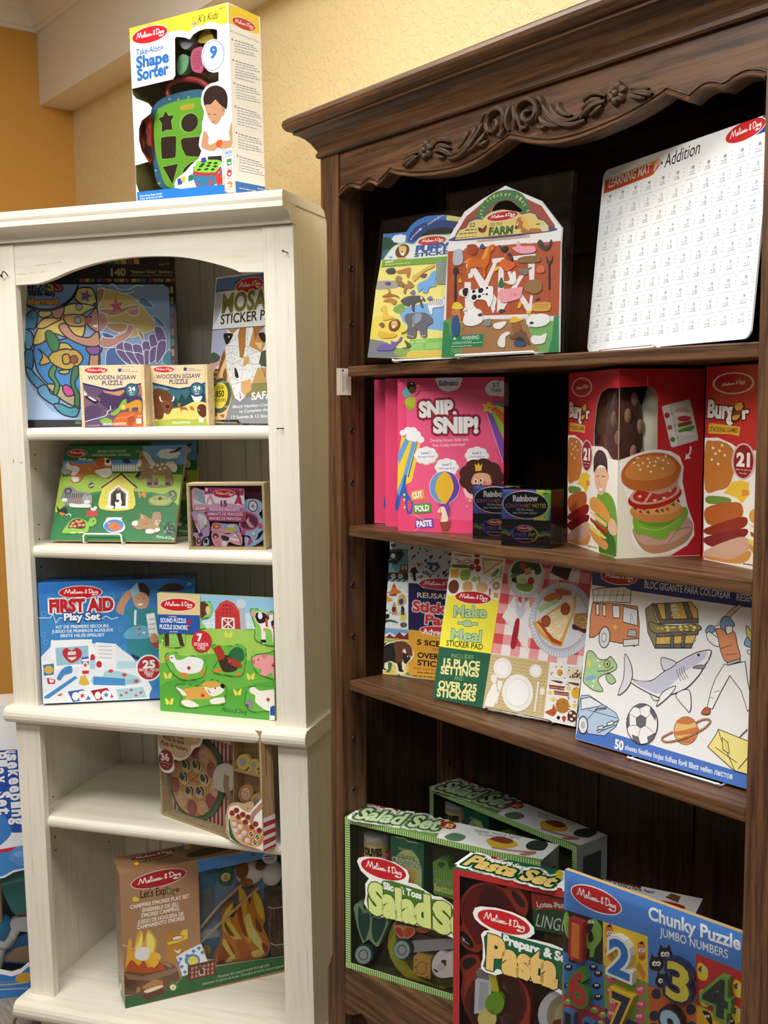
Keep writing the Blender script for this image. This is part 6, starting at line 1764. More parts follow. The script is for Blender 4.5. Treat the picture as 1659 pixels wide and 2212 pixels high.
ART['camp'] = [
('hole', 'F', '400 647 95 6 11 -6 337 14 246 10 -14 -536 -224 -46 -375 34 -5 31 -45 16 -10 56 -20 40', 0),
('face', 'F', '''a8805f 0 0 0 860 0 0 718 -860 0
Z speck 987252 150 7 709 369 -635
Z speck b48c6a 150 7 709 369 -635
4c88d0 0 397 715 352 -9 341 1 -1 -36 -246 -10 -120 -1 -217 -13 -106 0
2c6034 0 -2 69 85 -9 179 5 35 39 179 13 375 -25 223 12 -2 -87 -1072 -16
L c8b090 00 12 -2 70 85 -10
M a8202c efe8e0 f6f2ee 984 3268 694 31 8 207 .08
T 3a2c20 100 569 136 -4 206 .015 - 0 0 Let's Expl
T 3a2c20 265 564 32 1 145 .015 - 0 0 re
L 5c7440 11 35 237 589 12 3 8 -13 -4 -14 -14 0 -5 13
L 5c7440 00 41 256 564 19 -15
e0cc3c 1 61 578 14 4 13 -10 3 -12 -19 -5 -9 8
7c9c3c 1 146 595 6 8 5 -7
T ece4dc 46 522 303 -1 97 .03 - 0 0 CAMPFIRE S'MORES PLAY SET
T ece4dc 106 493 183 -4 98 .03 - 0 0 ENSEMBLE DE JEU
T ece4dc 99 465 195 -1 98 .03 - 0 0 S'MORES CAMPING
T ece4dc 80 434 234 -1 98 .03 - 0 0 JUEGO DE HOGUERA DE
T ece4dc 75 407 244 1 98 .03 - 0 0 CAMPAMENTO S'MORES
6c4c34 0 4 196 196 14 49 -29 22 -29 14 -57 -81 -52 -116 10 -90 22
e0a83c 1 29 353 17 3 2 -65 32 98 22 1 3 -59 25 64 31 -41 13 -33 -11 -56 15 -44 -7 -46 -148 29 -11 8
f0e07c 1 84 353 18 31 -3 -58 -18 -42 -21 16
f0e07c 1 129 378 31 -42 -8 -68 -17 -8 -14 61
b05428 1 12 212 29 40 37 -38 23 24 26 -47 51 24 26 -36 -6 -16 -105 7 -70 28
e8b840 1 124 262 45 2 21 -34 -41 -44
L c8a880 00 34 -1 343 72 -48
e8e4e6 1 60 282 17 26 43 -4 16 -27 -13 -38 -27 -3 -33 20
8c6c54 0 1 191 91 -39 128 6 45 1 11 -20 -125 -24 -130 37
5c4030 0 2 156 46 -11 31 -48 -12 -27 -64 45
a07c5c 0 62 101 17 -4 -2 -23 -22 -4
a08068 0 162 230 82 -48 -1 -18 -22 11
b88438 0 214 354 93 3 25 -2 -1 -104 -57 -23 1 -41 -53 12
e0cc4c 0 307 354 25 1 0 -51 -56 -11 -50 -1 0 12 51 6
E a8202c 278 319 155 66
E e8e0d8 278 319 133 48
e8e4dc 1 257 262 17 -13 18 8 -7 -22 -16 6
e4ecf0 0 268 218 34 16 98 28 15 -60 16 -45 -98 -2 -10 -45 -26 -6
4c88c8 0 278 204 12 9 11 -12 -11 -13
4c88c8 0 313 214 11 9 11 -12 -10 -13
4c88c8 0 347 230 12 9 11 -12 -11 -13
4c88c8 0 376 241 12 9 11 -12 -11 -13
4c88c8 0 282 161 12 9 11 -12 -11 -13
4c88c8 0 298 128 12 9 11 -12 -11 -13
4c88c8 0 393 213 11 10 12 -12 -11 -13
4c88c8 0 266 186 12 9 11 -12 -11 -13
4c88c8 0 328 180 12 10 11 -12 -11 -14
4c88c8 0 363 196 12 9 11 -12 -11 -13
E 4c88c8 351 181 199 -45 -6 -166
E e8d84c 354 177 131 -30 -5 -124
E 4a3c20 346 182 11 -3 0 -12
E 4a3c20 362 181 11 -3 0 -12
5c3426 0 325 157 146 0 -2 -81 -145 -5
b87c64 0 341 143 15 0 -1 -15 -13 -1
b87c64 0 340 120 15 1 -1 -16 -13 0
b87c64 0 340 98 14 0 -1 -15 -13 -1
b87c64 0 362 143 15 0 -1 -15 -13 -1
b87c64 0 362 120 14 0 -1 -15 -13 -1
b87c64 0 361 98 14 0 0 -16 -14 0
b87c64 0 384 143 14 0 -1 -16 -13 0
b87c64 0 383 120 14 0 0 -15 -14 -1
b87c64 0 382 97 14 1 0 -16 -13 0
b87c64 0 405 142 14 1 0 -16 -13 0
b87c64 0 404 120 15 0 -1 -15 -13 -1
b87c64 0 403 97 15 1 -1 -16 -13 0
b87c64 0 426 142 15 1 -1 -16 -13 0
b87c64 0 425 120 15 0 -1 -16 -13 0
b87c64 0 425 97 14 0 0 -15 -14 -1
b87c64 0 448 142 14 1 0 -16 -14 -1
b87c64 0 447 120 14 0 0 -16 -14 0
b87c64 0 446 97 15 0 -1 -15 -13 -1
E 5c3426 396 114 97 -23 -4 -119
L e8e0d8 10 21 383 120 2 -25 20 -4 7 25 -14 12
b07c48 0 90 100 62 24 44 -20 -4 -23 -65 -14 -35 21
e8d8c0 1 100 74 84 9 5 -13 -73 -12
5c3428 0 85 54 42 2 67 7 2 -24 -71 -24 -38 21
4c7c3c 1 225 68 9 21 15 3 18 -23 3 -18 -21 -16 -19 11
E e8ecdc 245 57 78 -19 -3 -77
d8a03c 0 236 50 10 16 8 -18
T c8d4c0 482 52 282 4 66 0 - 0 0 Discover the natural world through play
T c8d4c0 400 32 443 0 66 0 - 0 0 Découvrir la nature via le jeu · Descubre el mundo natural jugando
3c6c44 1 683 694 24 0 -13 -17'''),
('face', 'T', '''94704f 0 0 0 860 0 0 204 -860 0
M 8c1c24 d8d0c4 f6f2ee 994 757 609 51 36 191 .1
T 3a2c20 116 81 178 4 229 0 - 0 0 Let's Explore
e0cc3c 1 88 87 15 15 10 -22 -16 -15
4c80c0 0 355 214 23 -3 -19 -74 -29 -2
E d8b03c 383 170 100 -47 -30 -137
3c2c20 1 353 72 110 53 107 -42 -8 -34 -149 -19'''),
('face', 'L', '''9c7656 0 0 0 204 0 0 718 -204 0
2c6034 0 0 0 204 0 0 93 -204 0
E d8e0b0 53 36 250 132 -40 -141'''),
('piece', 'scene_card', 450, 10, '8aa4cc', '395 649 725 5 -16 -626 -733 0', 0, '''7c8c98 0 413 514 93 6 -6 -180 -79 -68 -15 63
4c84a8 0 417 615 110 -3 -21 -104 -59 -1 -28 18
c8d4e4 1 421 272 65 10 40 -39 -7 -29 -82 6
5c8cc8 0 426 234 105 -5 -4 -127 -95 -3
E d8c03c 447 163 117 -26 -7 -181''', '', 'pale blue printed backing scene', 'print'),
('piece', 'tree_tag', 300, 10, '3c6c34', '525 595 36 23 29 -6 9 -50 -18 -38 -35 -2 -28 26', 1, '''E e4e8d8 556 566 129 119
d8a840 0 541 553 13 27 14 -2 5 -29''', '', 'green leaf-shaped tag', 'print'),
('piece', 'plush_fire', 120, 280, 'd8862c', '476 116 1 36 37 58 9 95 -4 49 26 55 36 25 5 -22 -20 -50 24 1 26 79 -1 60 15 9 28 -47 16 -58 20 69 21 -5 31 -79 9 -87 -13 -34 28 -79 4 -57 -38 -41 -113 8 -89 2', 1, '''f0d848 1 523 305 -3 49 24 49 36 25 -20 -71 28 -66 33 -68 -35 8 -40 39
e8c03c 1 616 430 -1 66 15 10 27 -72 -9 -119 26 -116 -30 19 -26 103
f4e88c 1 649 345 24 7 15 -70 40 -82 21 -79 -58 62 -39 82
f0d040 1 694 462 21 -4 30 -79 -2 -73 -34 56
7c4a20 1 536 338 22 -41 28 -48 -29 12 -22 41
7c4a20 1 702 327 28 -54 5 -38 -29 31
b0541c 1 489 150 32 83 40 -21 22 -65 -37 -29 -41 -2
f0dc60 1 515 228 18 15 33 -74 22 -48 -24 12
c86c24 1 597 228 47 -28 33 -75 -48 -7 -28 43
f4e47c 1 672 139 42 9 43 21 -20 -57 -48 -8
8c3c18 1 482 115 29 17 47 -28 -48 -2
a84c1c 1 605 444 22 -40 9 -87 21 -89 -29 30 -21 89
f0e48c 1 529 116 24 25 30 6 -19 -33
a04818 1 733 180 30 -25 -2 -43 -23 24''', '', 'plush cloth campfire flames', 'fabric'),
('tube', 'skewer', 100, 'd8b88c', 36, '405 333 110 108 133 93', 0, '', 'wooden skewer', 'plastic'),
('tube', 'skewer', 60, 'd0b084', 36, '403 259 161 121 157 112', 0, '', 'wooden skewer', 'plastic'),
('ball', 'marshmallow', 40, 'f0ece6', [3436, 2851, 377, 328, 200], '', 'white and toasted plush marshmallow', 'fabric'),
('ball', 'toasted_patch', 25, '8c4c1c', [3214, 2976, 185, 223, 120], '', '', 'fabric'),
('ball', 'toasted_patch', 20, 'a8682c', [3306, 2690, 180, 149, 100], '', '', 'fabric'),
('ball', 'toasted_patch', 25, '7c401c', [3675, 3037, 151, 120, 100], '', '', 'fabric'),
('ball', 'marshmallow', 40, 'f2f0ee', [4030, 2735, 291, 361, 200], '', 'white plush marshmallow', 'fabric'),
('piece', 'plush_log', 100, 300, '6c5444', '767 449 40 17 48 -16 48 -28 -10 -362 -61 20 -48 17 -8 131', 0, '''E 4c3830 813 443 227 91
L 4c3830 10 21 776 423 4 -31 -9 -35 5 -37
L 8c7460 10 21 782 363 4 -31 -9 -35 5 -38
L 3c2c24 10 21 788 303 4 -32 -9 -35 5 -38
L 4c3830 10 21 794 242 4 -32 -9 -35 5 -38
L 8c7460 10 21 807 412 4 -31 -9 -35 5 -38
L 3c2c24 10 21 813 352 4 -32 -9 -35 5 -38
L 4c3830 10 21 819 291 4 -32 -9 -34 5 -39
L 8c7460 10 21 825 230 4 -32 -9 -34 6 -39
L 3c2c24 10 21 838 401 4 -31 -9 -35 6 -38
L 4c3830 10 21 844 340 4 -31 -9 -35 6 -38
L 8c7460 10 21 850 279 4 -31 -9 -35 6 -38
L 3c2c24 10 21 856 218 4 -31 -9 -35 6 -39
L 4c3830 10 21 869 390 4 -32 -9 -35 6 -38
L 8c7460 10 21 876 329 4 -32 -9 -35 5 -38
L 3c2c24 10 21 882 268 4 -32 -9 -35 5 -38
L 4c3830 10 22 888 207 4 -32 -9 -35 6 -39
L e8e0d8 10 27 765 380 33 -19 55 -2 49 -1
L e8e0d8 10 27 768 184 30 -29 48 -7 49 -2''', '', 'brown plush log bundle', 'fabric'),
('piece', 'round_sticker', -10, 5, 'b8b8c4', '824 647 -2 -8 -4 -8 -7 -6 -9 -4 -10 -1 -11 1 -10 3 -10 5 -9 7 -6 9 -4 9 -1 9 1 9 5 7 7 6 8 4 11 2 10 -1 11 -3 10 -6 9 -7 6 -8 4 -9', 0, '''Z fine 4a4a5c 30 753 667 60 -5
Z fine 4a4a5c 24 755 651 54 -2''', '', 'grey round sticker', 'print')]
ART['house'] = [
('hole', 'F', '31 664 255 25 48 25 63 11 340 30 -21 -559 -329 -6 -38 -30 -48 -11 -38 13 -252 90', 0),
('face', 'F', '''eceef2 0 0 0 550 0 0 1400 -550 0
L 3c4458 10 24 153 1400 167 0 31 0 23 0
1f4fa8 0 268 1400 39 0 39 0 100 0 -25 -466 -70 3 -30 6 -30 32 -2 34 -10 51 -89 66
3c7cc8 1 52 1088 227 -37 44 -62 13 -43 -33 -48 -79 -43 -184 1
3f86c8 0 40 856 284 -19 77 1 339 2 -3 -93 -341 -25 -62 -6 -48 -23 -255 -29
L c8303c 00 100 116 849 154 -8 77 7 32 1
5c90d4 1 314 804 34 48 62 2 -5 -109 -69 24
E 7ca8e0 369 816 155 84
f0f0f2 0 30 647 256 29 47 25 63 15 341 31 0 12 -340 -26 -63 -7 -55 -28 -247 -26
eceef2 0 11 252 252 -90 38 -13 48 11 38 30 331 49 -1 -35 -331 -39 -38 -32 -48 -12 -46 16 -245 72
2f78c0 0 9 209 245 -72 46 -16 48 12 38 32 330 22 -17 -473 -709 94
c89838 1 324 120 32 14 39 -5 -2 -47 -71 4
L b0a890 00 43 81 94 194 -18 110 1
L 7c8494 00 26 81 102 194 -10 55 0
L b8b4a8 00 34 80 64 303 -22
T f2f4f8 324 1400 -1 0 321 .04 - 0 0 H
T f2f4f8 326 1400 -1 0 321 .04 - 0 0 o
T f2f4f8 328 1400 -1 -14 322 .04 - 0 0 u
T f2f4f8 330 1379 -1 -38 322 .04 - 0 0 s
T f2f4f8 332 1335 -1 -38 323 .04 - 0 0 e
T f2f4f8 333 1290 0 -38 323 .04 - 0 0 k
T f2f4f8 335 1246 0 -38 324 .04 - 0 0 e
T f2f4f8 337 1201 0 -38 324 .04 - 0 0 e
T f2f4f8 339 1156 0 -38 325 .04 - 0 0 p
T f2f4f8 341 1112 0 -39 325 .04 - 0 0 i
T f2f4f8 343 1067 -1 -39 326 .04 - 0 0 n
T f2f4f8 345 1022 -1 -39 326 .04 - 0 0 g
T f2f4f8 260 1393 -1 -37 322 .04 - 0 0 P
T f2f4f8 262 1350 -1 -38 322 .04 - 0 0 l
T f2f4f8 263 1306 0 -39 323 .04 - 0 0 a
T f2f4f8 265 1261 0 -38 323 .04 - 0 0 y
T f2f4f8 269 1173 0 -38 324 .04 - 0 0 S
T f2f4f8 271 1129 -1 -39 324 .04 - 0 0 e
T f2f4f8 273 1084 -1 -38 325 .04 - 0 0 t'''),
('ball', 'toy_pump', 500, '2c8cc4', [1143, 1652, 337, 411, 300], '', 'blue ball handle', 'plastic'),
('tube', 'broom_handle', 500, 'b89c80', 73, '240 675 -4 -172 -1 -113', 0, '', 'wooden rod', 'plastic'),
('tube', 'mop_strand', 450, 'e8e4dc', 130, '313 326 -35 -66 -41 -30 -28 -101', 1, '', 'white mop cords', 'plastic'),
('tube', 'mop_strand', 400, 'dcd8d0', 108, '297 298 -41 -47 -40 4 -37 -117', 1, '', 'white mop cords', 'plastic'),
('piece', 'spray_bottle', 500, 300, '3c8a88', '246 623 49 46 79 10 80 9 8 -209 -83 -61 -55 6 -37 56', 1, '''5ca8a4 0 253 613 120 23 -1 -18 -116 -22
a83438 0 324 424 56 3 2 -35 -52 1''', '', 'teal spray bottle', 'print'),
('piece', 'dust_pan', 600, 200, '2c70b0', '239 179 35 66 49 39 105 14 121 -13 -7 -176 -297 35', 1, '''c0a080 1 246 152 42 57 65 19 193 4 -4 -106''', '', 'blue dust pan', 'print'),
('piece', 'dust_brush', 550, 200, 'dfe0e4', '288 354 17 41 129 13 119 -22 -3 -88 -224 25', 1, '''''', '', 'white brush', 'print')]
ART['safari'] = [
('cut', '3 18 0 71 -3 191 8 113 -7 104 117 -5 16 23 32 18 39 9 43 -2 50 -5 66 -16 56 -35 29 -29 81 -15 58 -403 6 -38 -412 8'),
('face', 'F', '''f0e488 0 -48 0 576 0 0 649 -576 0
3c70b4 0 8 393 -7 105 117 -6 442 -50 5 -39 -441 50
24483c 0 -1 486 37 -6 19 -11 41 -13 -18 -20 -17 -26 -46 -18 -8 4
3c6c80 0 9 426 20 9 23 -7 -4 -22 -37 -13
E dfe4ea 112 466 81 38
E dfe4ea 107 460 81 38
E dfe4ea 90 459 81 38
E dfe4ea 73 464 82 38
E dfe4ea 64 472 82 38
E dfe4ea 70 478 82 38
E dfe4ea 87 479 81 38
E dfe4ea 104 474 81 38
E dfe4ea 88 469 145 59
3a72b8 0 118 448 0 44 16 23 32 18 39 9 43 -2 50 -5 17 -110
243c7c 0 129 454 7 28 21 22 35 12 42 4 47 -1 86 -18 4 -24 -89 12 -42 -6 -31 -9 -32 -16 -22 -8
T e8ecf4 146 456 5 4 48 0 - 0 0 R
T e8ecf4 151 465 5 4 48 0 - 0 0 e
T e8ecf4 157 471 5 4 48 0 - 0 0 u
T e8ecf4 164 476 5 4 48 0 - 0 0 s
T e8ecf4 170 480 5 4 48 0 - 0 0 a
T e8ecf4 176 484 5 4 48 0 - 0 0 b
T e8ecf4 183 488 5 4 47 0 - 0 0 l
T e8ecf4 189 492 5 4 47 0 - 0 0 e
T e8ecf4 196 495 5 4 47 0 - 0 0  
T e8ecf4 202 498 5 5 47 0 - 0 0 ·
T e8ecf4 208 502 5 4 47 0 - 0 0  
T e8ecf4 215 505 5 1 47 0 - 0 0 R
T e8ecf4 221 508 6 1 47 0 - 0 0 e
T e8ecf4 228 511 5 1 47 0 - 0 0 p
T e8ecf4 234 514 6 1 47 0 - 0 0 o
T e8ecf4 241 516 5 2 47 0 - 0 0 s
T e8ecf4 247 519 5 2 47 0 - 0 0 i
T e8ecf4 254 522 5 1 47 0 - 0 0 t
T e8ecf4 260 525 5 1 47 0 - 0 0 i
T e8ecf4 266 527 6 2 47 0 - 0 0 o
T e8ecf4 273 530 5 1 47 0 - 0 0 n
T e8ecf4 279 532 6 2 47 0 - 0 0 a
T e8ecf4 286 534 5 2 47 0 - 0 0 b
T e8ecf4 292 537 5 1 47 0 - 0 0 l
T e8ecf4 298 539 6 2 47 0 - 0 0 e
101010 0 177 458 18 17 25 11 36 4 49 -3 33 -7 6 -35 -67 16 -67 4
dfe6e0 1 17 392 22 26 28 25 50 7 43 -9 27 21 43 4 59 -4 86 -12 12 -83 -362 27
L 98b86c 10 17 17 392 22 26 28 25 50 7 43 -9 27 21 43 4 59 -4 86 -12
E c0342c 246 444 320 -16 18 -77
M c0342c c0342c f6f2ee 1232 2220 320 -12 -12 76 .1
E 6c4430 110 419 171 136
d8b868 1 91 435 2 5 27 -3 7 -6 2 -11 -7 -19 -14 2 -13 15
f0ece0 1 102 417 17 0 1 -14 -12 0
181414 1 105 418 9 0 -3 -7
d8b868 0 86 388 2 8 45 -3 5 -7
6ca0c0 0 46 406 8 -4 8 5 3 -10 -12 -1
T 3c5c9c 174 407 160 -4 120 .07 - 0 0 PUFFY
T 3c4484 171 390 191 -4 64 .04 - 0 0 STICKER
7ca43c 0 14 365 5 27 136 -8 141 -5 90 -6 3 -21 -129 5 -244 9
T e8f0d8 31 380 41 -1 46 .03 - 0 0 Safari!
Z fine d8e4b8 14 32 373 122 -3
a8a4a0 1 0 311 71 -2 36 -7 10 -17 -24 -7 -92 3
84b4e4 1 132 191 26 7 39 8 86 5 94 17 49 -122 -161 8 -90 21 -32 29
f0dc60 0 5 172 57 2 100 -44 18 -28 -10 -20 -166 10 -6 25
84888c 0 3 89 64 -11 44 -15 52 -24 18 -27 -177 0
98b060 1 136 40 26 7 41 -2 -1 -34 -64 13
e4c85c 0 195 32 161 -1 4 -26 -165 2
88ac5c 1 100 193 15 18 34 4 10 -25 -25 -12
8cc460 0 201 75 122 2 108 -3 7 -43 -234 4
T e0f0d0 228 63 47 0 46 .01 - 0 0 WARNING:
d0e8b8 0 208 62 5 10 7 -9
Z fine c8e4b0 11 209 57 55 0
Z fine c8e4b0 11 279 58 69 0
Z fine c8e4b0 11 210 51 55 0
Z fine c8e4b0 11 280 52 69 0
Z fine c8e4b0 11 211 45 55 0
Z fine c8e4b0 11 281 46 69 0
Z fine c8e4b0 11 212 39 55 0
Z fine c8e4b0 11 281 41 70 -1'''),
('piece', 'puffy_sticker', -18, 16, '4c5058', '42 353 31 5 16 -12 -5 -11 -32 3', 1, '''''', '', 'grey ostrich sticker', 'plastic'),
('piece', 'puffy_sticker', -18, 16, 'c08050', '96 343 20 3 41 5 5 -14 -3 -22 -10 1 -9 15 -35 3', 1, '''''', '', 'tan antelope sticker', 'plastic'),
('piece', 'puffy_sticker', -18, 16, 'd8b468', '176 314 22 11 21 12 47 17 5 -11 -37 -13 -12 -9 -33 -24 -6 3', 1, '''''', '', 'giraffe sticker', 'plastic'),
('piece', 'puffy_sticker', -18, 16, 'a8865c', '94 313 12 12 19 -9 -2 -11 31 -19 4 16 30 -19 -12 -12 -20 1 -4 -21 -11 9 0 16 -29 11', 1, '''E 5c4834 148 286 12 10
E 5c4834 126 298 12 10
E 5c4834 107 302 12 10
E 5c4834 142 278 12 10
E 5c4834 122 283 12 10
E 5c4834 140 284 12 10
E 5c4834 136 282 12 10
E 5c4834 122 285 12 10
E 5c4834 117 294 12 10
E 5c4834 140 284 12 10
E 5c4834 120 277 12 10
E 5c4834 134 289 12 10
E 5c4834 105 292 12 10
E 5c4834 117 287 12 10''', '', 'spotted leopard sticker', 'plastic'),
('piece', 'puffy_sticker', -18, 16, '7ab0e4', '204 277 13 12 32 11 13 20 18 9 9 -17 -2 -26 6 -16 -29 -3 -7 -18 -21 1 -2 16 -18 -12', 1, '''''', '', 'light blue hippo sticker', 'plastic'),
('piece', 'puffy_sticker', -18, 16, 'b07840', '41 251 30 12 -10 17 12 -7 9 -14 33 -11 10 -10 -27 9 -45 -1', 1, '''''', '', 'brown gazelle sticker', 'plastic'),
('piece', 'puffy_sticker', -18, 16, 'c08850', '48 231 23 10 21 -2 23 -12 -8 -13 -11 3 -15 9', 1, '''''', '', 'tan lion cub sticker', 'plastic'),
('piece', 'puffy_sticker', -18, 16, '5c5c60', '134 225 27 15 40 1 34 -5 17 -19 -18 4 11 -25 -10 1 -10 19 -22 -6 2 -27 -10 3 -9 25 -16 -7', 1, '''e8e4dc 1 226 235 10 -1 1 -11 -7 4''', '', 'dark grey buffalo sticker', 'plastic'),
('piece', 'puffy_sticker', -18, 16, '707078', '156 103 25 9 0 22 -17 22 7 18 27 1 27 1 34 -3 32 -19 6 -19 -12 -7 -11 -10 5 -35 -26 2 -10 21 -14 4 -2 -29 -41 4 0 22 -19 -7', 1, '''98a8b8 1 203 164 22 10 18 -7 0 -18 -21 -15 -15 6
L 4c4c54 10 10 199 173 12 -14 -3 -24
f4f2ea 0 202 140 12 -14 -4 -2
E f0f0ee 190 92 17 -1 2 -9
E f0f0ee 202 90 17 -1 2 -9
E f0f0ee 213 86 17 9
E f0f0ee 249 89 17 9
E f0f0ee 261 87 17 9
E f0f0ee 270 88 17 9
L 4a4a50 10 11 226 107 -1 24 39 9''', '', 'grey elephant sticker', 'plastic'),
('piece', 'puffy_sticker', -18, 16, '7c6cb4', '48 43 8 16 27 7 31 -4 -2 13 28 -4 18 18 5 -11 -27 -23 -14 -15', 1, '''e8a8a0 1 139 58 19 12 0 -13 -11 -4''', '', 'purple hippo sticker', 'plastic'),
('piece', 'puffy_sticker', -18, 16, 'e8c458', '38 199 10 13 18 -1 12 -31 33 -15 -26 -7 -29 2 -1 30', 1, '''''', '', 'yellow lioness sticker', 'plastic'),
('piece', 'puffy_sticker', -18, 16, '7a5040', '91 139 9 13 26 6 18 -14 -2 -19 -19 -13 -25 7', 1, '''e4c070 1 102 138 5 13 21 -1 6 -16 -12 -11 -11 1
181414 1 110 136 8 0 -3 -6
f2ede0 1 110 133 10 1 0 -10 -7 0''', '', 'brown-maned lion sticker', 'plastic'),
('piece', 'puffy_sticker', -18, 16, 'e4bc50', '41 106 16 10 43 -10 21 -2 15 -8 -19 -8 -49 0', 1, '''''', '', 'yellow crouching lion sticker', 'plastic'),
('piece', 'puffy_sticker', -18, 16, 'f0f0ee', '267 206 30 13 38 3 5 -29 -48 -5 0 -21 -10 3', 1, '''L 28282c 00 12 277 223 -3 -23
L 28282c 00 12 286 223 -2 -24
L 28282c 00 12 294 222 0 -24
L 28282c 00 12 303 221 1 -23
L 28282c 00 12 311 221 3 -24
L 28282c 00 12 320 220 3 -24
L 28282c 00 12 328 220 5 -24''', '', 'striped zebra sticker', 'plastic'),
('piece', 'puffy_sticker', -18, 16, '5c6444', '172 46 20 2 -15 27 30 -17 -2 -11', 1, '''''', '', 'green crocodile sticker', 'plastic'),
('piece', 'puffy_sticker', -18, 16, '6a5878', '44 300 13 5 15 -4 -6 -8', 1, '''''', '', 'purple beetle sticker', 'plastic'),
('piece', 'puffy_sticker', -18, 16, '8478a8', '175 255 16 9 8 -16 -16 -1', 1, '''''', '', 'purple fish sticker', 'plastic'),
('piece', 'puffy_sticker', -18, 16, '8478a8', '258 227 17 7 9 -14 -16 -1', 1, '''''', '', 'purple fish sticker', 'plastic'),
('piece', 'puffy_sticker', -18, 16, '8c5c64', '42 141 13 8 14 -9 -7 -11', 1, '''''', '', 'maroon beetle sticker', 'plastic'),
('piece', 'puffy_sticker', -18, 16, '8a4c54', '213 313 16 7 13 0 -8 -14', 1, '''''', '', 'maroon butterfly sticker', 'plastic'),
('piece', 'peel_window', -20, 10, '8a9488', '279 361 12 4 100 -7 14 -90 -110 8', 0, '''''', '', 'white framed peek window', 'print')]
